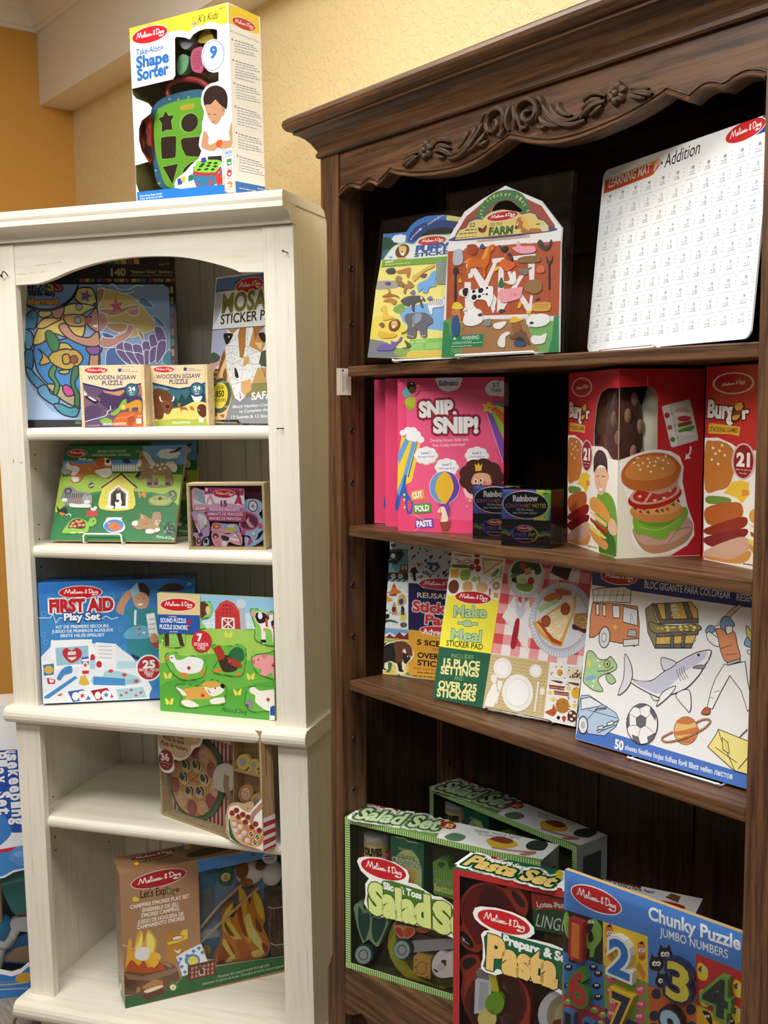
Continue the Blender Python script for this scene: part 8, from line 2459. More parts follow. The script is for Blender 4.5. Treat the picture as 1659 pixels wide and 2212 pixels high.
ART['burg1'] = [
('hole', 'F', '-8 523 100 5 21 -8 12 -24 2 -156 -6 -6 -25 -2 -42 -11 -25 -10 -26 -7 -11 1', 0),
('hole', 'L', '429 523 -96 1 -52 -13 -30 -41 -19 -82 2 -47 64 0 42 -11 21 -15 21 -11 56 0', 0),
('face', 'F', '''c22c30 0 0 0 280 0 0 581 -280 0
e6e2cc 0 2 -2 1 304 26 9 67 23 34 1 42 -6 30 -16 14 -34 -3 -43 18 -76 23 -57 1 -40 -21 -28 -55 -30
f0efec 0 3 302 26 9 67 23 34 1 42 -6 30 -16 14 -34 -6 -43 8 -32 13 -44 23 -57 3 -36 -23 -32 -38 -19 -59 -6 -69 18 -22 40 4 56 -14 59 -26 60
b88a64 1 55 72 4 24 76 10 76 14 35 -9 4 -32 -20 -32 -51 -26 -51 -9 -43 15
c8a090 1 55 84 12 23 67 3 85 18 22 -13 8 -24 -28 -27 -68 -23 -68 2
cca48c 0 242 91 -30 -3 -34 -23 -12 -26 29 13 51 27
L 8c6c58 10 10 243 91 -40 -7 -37 -45
7cae3c 1 50 116 8 15 34 -8 68 2 59 31 15 -20 -14 -24 -17 -28 -25 -3 -13 -20 -29 -5 -43 15 -30 5
L a8cc68 10 12 67 99 51 -13 42 7 51 27
629a30 1 67 119 33 -4 60 -2 42 23 -33 -35 -68 -2
E c88848 129 146 439 187
E d8a05c 129 156 408 122
7c2820 0 51 153 9 8 5 -13
b83828 0 68 143 9 8 5 -14
4c5838 0 93 141 9 7 6 -13
7c2820 0 123 144 9 8 5 -14
b83828 0 157 149 9 8 5 -14
4c5838 0 175 163 10 8 5 -14
7c2820 0 192 174 9 8 6 -13
b83828 0 80 151 9 8 6 -14
4c5838 0 140 146 9 7 5 -13
7c2820 0 59 159 9 8 5 -14
E a82420 122 190 439 80 43 -176
E d8a088 122 200 414 75 38 -156
E b03028 122 201 362 66 32 -129
E e8c0a8 72 191 32 20
E e8c0a8 152 185 32 20
E e8c0a8 122 178 32 20
E e8c0a8 171 207 32 20
L dca890 00 36 87 170 28 40
c09080 1 31 219 59 -13 51 -9 51 23 5 20 7 16 -30 -32 -59 -14
Q b8642c cc7c3c 1 10 262 12 24 24 23 42 13 50 3 39 -12 26 -26 2 -19 -18 -32 -38 -23 -42 -6 -51 4 -38 20
Q c88440 d08c48 1 22 258 16 32 42 23 50 3 43 -12 17 -24 -16 -24 -59 -15 -59 1
E f0e4c8 51 295 -16 -18 -11 9
E f0e4c8 65 287 24 -6 -4 -13
E f0e4c8 80 293 5 -23 -14 -2
E f0e4c8 97 306 25 14
E f0e4c8 103 295 -6 -23 -14 4
E f0e4c8 122 298 13 -21 -13 -7
E f0e4c8 130 308 24 -8 -5 -13
E f0e4c8 147 302 -12 -20 -13 7
E f0e4c8 164 292 20 -15 -9 -10
E f0e4c8 97 283 25 14
E f0e4c8 118 285 25 14
E f0e4c8 146 276 3 -24 -15 -1
E f0e4c8 72 273 -12 -20 -13 7
E f0e4c8 107 267 -23 -10 -7 13
E f0e4c8 155 314 5 -23 -15 -2
E f0e4c8 63 309 -23 -8 -5 13
d8dccc 0 139 465 7 4 82 19 6 -6 28 -110 -1 -10 -81 -21 -8 2
e8e6e6 0 139 465 26 7 32 -125 -17 -6 -8 2
L a8b490 00 6 165 472 32 -125
E c02c38 157 439 42 43
E 9c7030 167 402 42 39
E 4c8c34 177 365 42 39
E 8cae7c 173 444 17 16
E 8cae7c 183 407 17 16
E 8cae7c 193 370 17 16
E d8b090 207 452 126 51
E f0e4dc 208 442 131 35
E c03c44 214 429 113 43
8c5430 0 193 414 45 9 2 -11 -44 -10
5c9c3c 1 196 394 47 14 3 -10 -16 -8 -27 -4
E f0e8e0 226 382 140 39
L f4eeea 10 28 238 344 -2 -21 -8 -8
f4eeea 0 219 302 4 19 17 -14
L d85858 00 10 0 577 -1 -53
L e88080 00 14 91 558 -1 -29
L f0e8e8 00 10 -12 560 4 -4 3 4
e0d8c8 0 2 -2 1 304 -3 2 -3 -304
L e8e4d8 00 8 6 1 272 2'''),
('face', 'L', '''c22c30 0 0 0 430 0 0 581 -430 0
eceae2 0 8 2 -12 369 66 2 60 -16 46 -20 66 4 64 0 42 -11 32 -25 66 -3 -4 -304
e6e2cc 0 134 10 77 60 221 -24 2 -48 -426 4
E f0d8d8 121 532 436 42 138 -153
E b82830 121 532 389 37 121 -135
M b82830 b82830 f6f2ee 606 2653 321 30 -2 63 .1
T f4f0ec 9 435 119 -6 240 .05 3c1014 20 0 Burg
3c1014 1 124 463 33 17 18 -17 -22 -38 -34 -5
dca83c 1 131 467 26 10 10 -14 -20 -15
6c3c20 0 127 450 37 6 -4 -14 -32 -5
d8a040 1 124 437 31 3 -11 -13 -19 -1
T f4f0ec 165 429 31 2 168 .05 3c1014 19 0 r
dcae3c 0 15 411 10 5 112 -8 21 -2 -5 -27 -32 5 -105 1
T 6c3c14 21 391 127 -2 66 .02 - 0 0 STACKING GAMES
eceae2 0 -4 371 66 2 60 -16 46 -29 37 -78 8 -222 -205 -19
Q c07838 cc8848 1 3 349 36 14 53 -3 40 -24 6 -51 -24 -53 -46 -15 -61 -2
E f0e4c8 39 342 30 20
E f0e4c8 70 334 30 19
E f0e4c8 52 325 30 20
E f0e4c8 81 351 29 19
E f0e4c8 35 307 30 20
E f0e4c8 65 295 30 19
E f0e4c8 94 322 29 19
e8c03c 0 92 209 39 37 40 7 32 -7 -6 -38 -23 -23 -24 15 -35 7
6c8c3c 1 20 196 96 2 0 -17 -95 -7
b05c2c 1 15 160 113 26 46 -5 -5 -39 -98 -30 -54 4
8c2820 1 17 99 164 49 6 -30 -115 -32 -54 -5
7c1c20 1 18 72 169 42 1 -25 -102 -41 -67 2
c8a088 1 19 32 147 55 45 -8 -10 -31 -67 -34 -114 -8
cc8848 1 20 14 114 5 78 34 -5 -26 -50 -18 -137 -3
dc8c3c 0 172 227 31 -2 1 -13 -31 -6
E d8b8b8 175 307 255 265
E 8c1c24 175 307 211 240
T f2ecec 145 294 58 0 180 .05 - 0 0 21
Z fine d0a0a4 15 143 283 66 -1
Z fine d0a0a4 15 159 273 36 -1
70a03c 1 272 188 68 11 57 -18 31 -56 -5 -120 -133 -1 8 67 -44 37
3c6c2c 0 349 101 42 -20 31 -36 6 -39 -138 -2 9 34
e0b494 1 248 265 94 9 7 -36 -19 -38 -36 -14 -27 14 -23 32
E e0b494 351 250 51 56
241c1c 1 235 273 1 29 21 21 31 7 37 -9 21 -23 2 -40 -16 19 -52 4 -40 -25
L 2c2020 00 12 260 243 21 4
L 2c2020 00 12 304 247 24 0
f4eae6 1 277 205 39 4 -18 -9
L b08468 00 8 287 234 -5 -14 16 -2
e0b494 1 369 119 50 -7 9 -35 -37 -8 -31 17
d8984c 1 206 158 24 17 54 -2 63 -24 27 -22 -10 -21 -68 14 -76 14
e8c090 0 215 129 71 -14 63 -14 1 -12 -85 16 -50 16
a8502c 0 212 108 75 -13 73 -13 -4 -13 -80 12 -60 15
8c3424 0 227 97 71 -14 52 -10 -5 -9 -68 11
dccc60 0 209 87 79 -17 63 -14 -10 -7 -74 10 -61 15
cc904c 1 211 70 66 -14 80 -15 5 -16 -30 -8 -75 16 -39 21
Z fine 6c2820 13 186 12 88 2'''),
('ball', 'plush_patty', 400, '5c3828', [165, 2010, 235, 517, 350], '', 'brown spotted plush patty', 'fabric'),
('ball', 'patty_spot', 70, 'b08468', [-85, 2269, 54, 82, 30], '', '', 'fabric'),
('ball', 'patty_spot', 70, 'b08468', [-123, 2074, 54, 82, 30], '', '', 'fabric'),
('ball', 'patty_spot', 70, 'b08468', [68, 2073, 54, 82, 30], '', '', 'fabric'),
('ball', 'patty_spot', 70, 'b08468', [-100, 1899, 54, 82, 30], '', '', 'fabric'),
('ball', 'patty_spot', 70, 'b08468', [110, 1819, 54, 82, 30], '', '', 'fabric'),
('ball', 'patty_spot', 70, 'b08468', [92, 1642, 54, 82, 30], '', '', 'fabric'),
('ball', 'patty_spot', 70, 'b08468', [-44, 1663, 54, 82, 30], '', '', 'fabric'),
('ball', 'patty_spot', 70, 'b08468', [-4, 2385, 54, 82, 30], '', '', 'fabric'),
('ball', 'plush_layer', 600, 'e8e6d0', [684, 1984, 306, 668, 450], '', 'cream plush layer', 'fabric')]
ART['reus'] = [
('face', 'F', '''ecebe4 0 0 0 700 0 0 560 -700 0
6ca4ac 0 -120 560 206 -3 9 -169 -203 -5
c8d8d8 0 -120 560 205 2 2 -39 -204 -6
d88070 0 -67 548 44 0 6 -13 -49 -1
24687c 0 -110 421 63 -13 140 -2 2 -18 -203 -7
e0c898 1 -110 511 27 2 28 -28 -23 5 -31 1
L e8f0f0 00 14 -97 384 18 10
L e8f0f0 00 14 -71 385 18 10
L e8f0f0 00 14 -45 385 17 10
L e8f0f0 00 14 -19 386 17 9
L e8f0f0 00 14 6 386 17 10
L e8f0f0 00 14 31 386 18 10
L e8f0f0 00 14 57 387 17 10
L e8f0f0 00 14 82 387 17 10
L d8e8ec 00 12 -100 413 17 -5
L d8e8ec 00 12 -77 418 17 -5
L d8e8ec 00 12 -86 443 17 -5
L d8e8ec 00 11 -16 442 17 -5
b84050 0 -27 507 -10 -52 -41 6
f0e8e4 0 -30 501 5 4 -18 -52 -8 1
f0e8e4 0 -41 489 4 3 -16 -38 -8 1
f0e8e4 0 -53 477 5 3 -15 -25 -8 1
2c2c30 1 -25 506 86 4 1 -23 -18 -21 -6 -9 -36 6 -7 17 -17 7
5c4030 0 -25 513 86 5 0 -8 -86 -5
L 3c3c38 10 7 -27 512 42 9 49 -4
7c4038 0 4 541 26 3 -2 -16 -20 -1
L 4c4038 00 20 17 527 6 -97
E f0efe8 19 493 49 43
f0efe8 0 14 487 10 0 -1 -4 -8 0
L d0c0a8 00 11 1 489 43 -15
L d0c0a8 00 11 40 491 -42 -19
2c2c34 0 -42 440 29 -1 8 -17 97 4 2 -28 -124 -3 -11 19
6c3c30 0 -5 422 55 1 8 35 32 2 3 -37 -94 -6
c8a858 1 -76 449 37 -3 -5 -23 -7 -4 -4 17 -17 5
d8c080 0 -46 451 41 2 0 -10 -40 -2
E b8b490 -10 405 55 51
E 8c8870 -10 405 36 34
E b8b490 25 407 55 51
E 8c8870 25 407 36 34
E b8b490 58 410 55 51
E 8c8870 58 410 35 34
E b8b490 67 446 29 51
E b8b490 81 447 29 51
d8b868 0 19 427 3 14 4 1 5 -17
d4d4d4 0 92 551 194 -11 8 -136 -197 -16
Z stickers 3c2c2c 46 98 533 189 -121
3c5474 1 171 475 38 1 16 1 14 -25 -23 11 -25 1
3c5474 1 176 456 32 -11 18 2 -18 -10 -19 10
2c2020 1 110 447 19 -1 7 -14 -9 -6 5 -28 -13 -1 -6 28 -12 2
c43c54 1 145 390 18 13 31 6 38 3 49 -1 38 -14 -36 -24 -70 -7 -48 6
E f0efe8 236 390 467 117
M c43848 f4f4f4 f6f2ee 1180 1950 445 19 -6 106 .02
2a2650 0 98 385 41 1 26 -17 63 -4 182 9 11 -174 -312 -6
M c43848 f4f4f4 f6f2ee 1180 1950 445 19 -7 111 .05
T e8d8b0 141 329 181 4 101 .015 - 0 0 REUSABLE
T c83844 122 273 216 -1 198 .04 f0ece4 17 0 Sticker
T c83844 182 226 110 -3 182 .04 f0ece4 17 0 Pad
e4a83c 0 109 194 312 6 11 -204 -311 9
E f0ece4 253 200 473 106
E c03444 253 200 454 92
T f4f0ec 173 184 164 2 106 .03 - 0 0 Adventure
T 2c1c20 151 138 183 1 101 .03 - 0 0 5 SCENES
T b8502c 222 120 30 1 56 0 - 0 0 AND
T 2c1c20 156 85 163 2 107 .03 - 0 0 OVER 165
T 2c1c20 158 55 181 1 106 .03 - 0 0 STICKERS
T b8502c 140 36 206 2 62 0 - 0 0 that can be used again
Z fine 4c3c20 17 159 25 120 5
Z fine 4c3c20 17 138 9 142 5
e8f0ee 0 -108 379 204 3 12 -186 -202 -9
Z shells b8c8c8 60 -99 367 195 -159
7c7c84 1 -91 372 30 0 33 -9 30 5 -16 -9 -36 -3 -37 6
c05450 1 -59 338 22 13 26 4 -15 -17 -29 -17 -18 -22 2 21
d87c3c 1 0 337 16 10 14 32 18 -24 20 -10 -22 -9 -33 -1
E b84838 31 366 26 26
8c4038 0 10 332 37 4 -1 -9 -34 -2
dca83c 1 -56 312 18 15 23 -2 16 0 24 -12 2 -9 -31 -5 -20 -2 -23 4
9cb8c4 1 -56 312 14 13 17 0 4 -13 -23 -5
E 2c3440 -33 315 25 37
b84838 0 -14 298 17 1 -3 -7 -13 2
d0b068 1 51 306 8 24 19 7 15 -27 -18 -22 -20 2
3c4464 1 60 313 16 4 1 -20 -16 -1
c8a060 1 28 253 4 43 10 1 12 -42 -12 -6
7c3430 1 28 279 15 1 1 -17 -15 -1
e0d060 1 62 253 7 18 19 2 10 -25 -7 -12 3 -8 -16 1 -12 -4 3 20
2c4488 0 69 274 17 1 0 -23 -14 -1
2c2c30 1 70 284 5 3 8 -4 2 -8 -14 -1
9c3c3c 1 -91 257 25 -15 32 6 13 1 -18 -13 -23 -7
E 7c4030 -33 251 43 31
242c34 1 -20 240 16 7 19 2 1 -14 -16 -7 -10 5
3c5c5c 1 -91 208 33 9 34 -12 25 20 39 1 21 -10 -47 2 -22 -11
E b8b0a0 -38 211 62 72
E 3c3028 -39 211 20 37
6c6058 1 69 214 16 9 15 -6 -1 -13 -22 -4
2c4c3c 1 -50 272 18 -4 36 0 1 -8 -43 7
7ca8d8 0 -94 186 203 6 3 -51 -204 0
ecebe8 0 -65 167 23 -3 37 -3 28 14 27 -11 28 14 32 -3 1 -14 -198 -11
7c3430 0 -94 176 22 -4 11 -13 27 -9 42 4 16 16 10 -11 13 -1 21 22 21 -15 20 16 3 -28 -204 -6
dcd070 0 -92 147 204 6 9 -149 -203 -9
a8b460 0 -91 138 142 9 -6 -15 -91 -6 -45 1
e8cc78 0 -69 123 185 -38 5 -81 -202 -9
d09050 0 45 146 12 10 55 -12 1 -5
d8b458 1 -84 70 42 1 17 -15 -1 -29 -19 -28 -34 -4
b05c34 0 -86 110 18 -4 21 -21 18 -24 -53 0
E e8d060 -28 175 65 63
E c8783c -28 175 46 46
e8d8a0 1 -48 154 20 8 20 -7 -26 -5
f4ecc0 1 -18 25 10 24 -12 36 2 20 5 18 22 15 7 -6 26 7 28 8 39 -6 24 -26 7 -27 -20 -25 -15 -13 -1 -37 -38 -4 -9 33 -33 8 -4 -32 -33 -4
2c2828 1 -16 100 7 12 54 23 27 -12 10 -64 -19 -8 -29 6 -26 -9 -14 16
6c4430 1 45 133 26 10 28 0 24 -15 9 -19 0 -22 -26 8 -17 16 0 -51 -10 -10 -19 6 -6 37
3c3030 1 88 94 11 6 20 -12 7 -10 -12 -16 -9 -9 -14 13
f0eee8 1 94 106 4 10 6 -15 2 -4 -10 0
4c3428 1 -16 100 4 15 22 19 -2 -9 -15 -13 -4 -12
2c2828 1 -8 52 15 -1 -1 -23 12 -9 -8 -2 -10 4 -15 2
2c2828 1 66 54 20 -3 4 -20 9 -9 -11 -4 -13 3 -4 14
3c7c50 1 23 50 18 -1 -3 -26 -8 -13 -13 2 9 15
E f4f4f4 112 85 14 15
4c8c5c 1 -68 -3 10 9 10 -9
4c8c5c 1 66 0 10 9 10 -8
4c8c5c 1 108 11 9 9 10 -9''')]
ART['make'] = [
('face', 'F', '''f0efea 0 -12 0 630 0 0 569 -630 0
e8605c 0 244 568 134 6 276 -9 45 -335 -82 -25 -385 -4
Z cloth d8545c 10 241 568 391 -7 -396 -360 386 5
E d8dcdc 337 491 389 377
Z rim b8c0c4 40 337 491 76 7 -88 68 77 -69
E eceeee 337 491 322 313
3c5c34 1 273 509 15 30 31 8 43 6 28 -16 7 -27 -21 -7 -9 15 -30 -8 -23 -19 -32 3
84ac4c 1 300 457 30 14 39 -7 -3 -22 -31 -4 -26 6
6c9c44 1 275 493 32 3 -1 -33 -21 9
E eef0e4 325 482 125 87
E d8dc9c 328 477 75 49
cc9c3c 0 326 520 27 7 8 -23 -25 -8
e0b858 0 333 516 17 5 4 -12 -15 -6
E c8382c 318 529 75 65
E c83c30 361 478 68 70
E 2c2c30 290 475 51 44
E 4c3c34 372 527 43 27
4c3430 0 444 544 78 2 -16 -53 -70 21
L 342420 00 16 459 527 36 -2
L 342420 00 16 458 513 37 -5
eceae8 0 260 337 40 81 29 -24 36 15 21 -187 -28 23 -46 49
L d0d4d8 00 11 260 337 51 -38 14 -47
c8ccd4 0 307 413 9 1 8 -32 10 2 -2 32 13 -1 10 -45 -12 -29 -12 -4 -16 23
c8ccd4 0 327 344 10 -1 -3 -25 -13 1
a82c38 1 319 333 16 -1 1 -68 -8 -34 -16 3 0 39
E c8ccd8 502 355 642 661
Z rim eceef2 64 502 355 123 15 -142 114 128 -116
E b4b8c4 501 357 528 545
E dadce2 501 359 506 525
c86c34 1 424 426 34 20 38 -7 -10 -17 -53 -11
c86c34 1 463 457 23 5 37 -4 5 -13 -27 -5 -30 4
a8cc88 0 402 386 71 40 14 -9 -73 -49
d8a858 0 551 448 1 -50 -17 -66 -17 -70 -33 0 -60 30 -36 38 17 8 61 50
ecd8a0 0 544 434 0 -43 -20 -65 -18 -45 -30 -4 -47 31 -21 19 60 50
b8502c 0 407 335 11 4 63 -51 35 -11 -2 -11 -37 6
E 8c3c28 443 342 96 105
E a85438 443 342 75 84
E 8c3c28 514 393 94 104
E a85438 514 393 73 83
f0e4c0 1 455 365 13 13 17 -7 -11 -15
f0e4c0 1 478 336 12 13 17 -7 -11 -16
f0e4c0 1 513 425 13 13 16 -8 -11 -15
f0e4c0 1 451 311 13 13 16 -7 -11 -15
f0e4c0 1 500 349 12 13 17 -7 -11 -15
f0e4c0 1 489 300 12 13 17 -7 -11 -15
L d8b880 00 11 458 361 20 12
L d8b880 00 11 481 332 20 12
L d8b880 00 11 454 307 20 12
L d8b880 00 11 491 301 20 12
c8a060 0 551 382 35 6 35 -3 1 -52 -27 -14 -42 10
b08850 1 555 377 48 11 13 -30 -29 -19 -31 7
5c2440 1 551 345 42 -11 28 9 -20 -23 -24 7 -24 0
L d8b878 10 16 565 368 22 8 14 -15 -22 -7
f2f1ec 0 4 566 240 2 -6 -173 -226 -7
c08040 0 17 550 77 -3 -6 -4 -77 0
L b8502c 10 17 20 530 29 -7 27 8 25 -6
L b8403c 10 17 29 519 29 -3 33 5
5c7c38 1 10 507 69 5 2 -12 -66 -3
e0b050 0 6 488 38 6 2 -34 -38 -4
8cb84c 1 52 484 23 10 21 -6 -2 -29 -26 -8 -16 12
E 6c3c30 29 424 123 130
E d8a868 92 430 121 106
E e0b888 156 434 132 105
E a83830 116 555 67 62
E a83830 118 527 67 62
E a83830 99 505 67 62
E a83830 128 502 67 62
d89858 0 139 543 99 0 -80 -61
f0e0b0 0 150 535 73 3 -63 -45
7c9c54 1 191 485 23 25 8 -11 -23 -22
L b0cc88 00 28 187 451 31 31
L a8c878 00 33 229 478 3 44
E b89048 217 446 78 77
E d8d8a0 217 446 39 38
a8cc60 1 102 454 17 19 10 -19
a8cc60 1 127 468 16 4 0 -20
d8a860 0 211 420 20 -1 0 -17 -18 1
b85038 0 189 434 7 1 1 -28 -6 1
E c89c60 58 559 136 28
f4e94c 0 8 390 230 5 -5 -197 -241 -5
E ece6da 122 392 405 117
M c02c34 f4f4f4 f6f2ee 610 1962 400 15 -18 111 .1
T b8d49c 46 312 147 14 199 .03 3c8c7c 11 0 Make
T b8d49c 71 283 88 7 124 .05 3c8c7c 11 0 -a-
T b8d49c 48 225 136 9 203 .03 3c8c7c 11 0 Meal
T 2c2c20 31 201 163 6 102 .01 - 0 0 STICKER PAD
2c6048 0 -8 193 241 5 -6 -200 -238 -2
T 8cb86c 62 160 98 8 73 0 - 0 0 INCLUDES
T e8e098 30 124 163 10 141 .04 - 0 0 15 PLACE
T e8e098 22 94 172 13 140 .04 - 0 0 SETTINGS
T 8cb86c 87 80 39 3 72 0 - 0 0 AND
T e8e098 20 39 173 11 140 .04 - 0 0 OVER 225
T e8e098 18 9 175 9 140 .04 - 0 0 STICKERS
d0bc8c 0 233 198 245 5 4 -194 -255 -11
Z chevron b09c6c 15 233 194 241 6 -242 -205 247 13
E b8ac90 290 154 200 191
E eeece6 290 154 194 186
E d8d6d0 290 154 148 142
E f4f4f0 290 154 140 134
E b8ac90 427 164 132 122
E eeece6 427 164 126 117
E d8d6d0 427 164 96 89
E f4f4f0 427 164 91 84
E b8ac90 365 77 328 331
E eeece6 365 77 322 326
E d8d6d0 365 77 245 248
E f4f4f0 365 77 233 235
f0ede6 0 256 89 15 8 17 -46 -16 -41 -39 -1 7 39
L eceae6 00 32 254 127 8 -32
eceae6 1 245 120 25 4 1 -25 -16 -2
L eceae6 00 27 290 83 -7 -60
eceae6 1 277 106 20 0 -3 -30 -12 1
L eceae6 00 31 443 129 0 -106
E eceae6 463 98 48 67
L d8c888 00 26 461 84 1 -63
f2f1ec 0 478 203 150 6 -7 -201 -139 1
E d8d8d4 514 172 134 108
E f4f4f0 514 173 128 103
E e0a038 523 173 58 56
E e8e0c8 580 176 157 112
E 7c5038 580 166 20 18
E 7c5038 588 168 20 18
E 7c5038 574 171 20 18
E 7c5038 592 168 20 18
E 7c5038 575 165 20 18
E 7c5038 598 173 20 18
E 7c5038 604 166 20 18
E 7c5038 581 176 20 18
E 7c5038 566 164 20 18
E 7c5038 600 180 20 18
E 7c5038 590 171 20 18
E 7c5038 589 188 20 18
E 7c5038 593 176 20 18
E 7c5038 587 180 20 18
6c3c30 1 489 141 45 3 -2 -8
6c3c30 1 555 144 44 3 -2 -9
8c4438 0 487 125 60 3 1 -14 -59 -2
8c4438 0 509 108 59 2 1 -13 -58 -2
L e0b090 00 13 489 117 58 3
L e0b090 00 13 510 100 58 3
E e0b440 595 114 91 101
E cc9040 549 62 132 132
L a86c28 00 8 526 79 3 -41
L a86c28 00 8 534 81 4 -41
L a86c28 00 8 542 82 4 -41
L a86c28 00 8 550 83 4 -41
L a86c28 00 8 558 85 4 -41
L a86c28 00 8 566 86 4 -41
L a86c28 00 8 523 76 47 6
L a86c28 00 8 524 69 47 6
L a86c28 00 8 525 62 47 6
L a86c28 00 8 526 55 47 6
L a86c28 00 8 527 48 47 6
L a86c28 00 8 528 41 47 6
b85c34 1 485 30 25 15 4 17 15 -24 -10 -17 -18 2
E 5c3428 591 33 91 100
E f0e8e0 584 43 29 23
E f0e8e0 599 36 28 23
E f0e8e0 590 23 28 23
c04050 1 552 21 8 8 9 -5 -6 -16
E 3c2434 539 19 35 35
E 4c3440 577 54 14 10
E 4c3440 577 65 14 10
E 4c3440 490 162 15 10
E 4c3440 552 75 14 10
E 4c3440 527 64 15 10
E 4c3440 557 196 14 10
E 4c3440 544 157 14 10
E 4c3440 493 168 15 10
E 4c3440 525 163 15 10
E 4c3440 506 190 15 10
E 4c3440 548 127 14 10
E 4c3440 570 90 14 10
E 4c3440 536 22 14 10
E 4c3440 494 114 15 10
E 4c3440 527 118 15 10
E 4c3440 519 33 15 10
E 4c3440 527 193 15 10
E 4c3440 557 185 14 10
E 4c3440 556 137 14 10
E 4c3440 577 18 14 10
E 4c3440 589 126 14 10
E 4c3440 595 83 14 10
E 4c3440 530 172 15 10
E 4c3440 568 94 14 10
E 4c3440 620 24 14 10
E 4c3440 563 136 14 10
e8d068 0 493 109 4 -6 9 2 -5 -6 6 -5 -8 0 -2 -8 -4 7 -8 -3 4 7 -6 5 9 0
e8d068 0 510 88 4 -6 8 2 -5 -6 6 -5 -8 0 -2 -7 -4 6 -8 -3 4 7 -6 5 9 0
e8d068 0 562 136 4 -7 8 3 -4 -7 6 -4 -9 0 -1 -8 -4 7 -8 -3 4 7 -6 4 8 0
e8d068 0 593 81 4 -6 8 3 -4 -7 6 -5 -9 0 -1 -7 -4 6 -8 -2 4 6 -6 5 9 0''')]
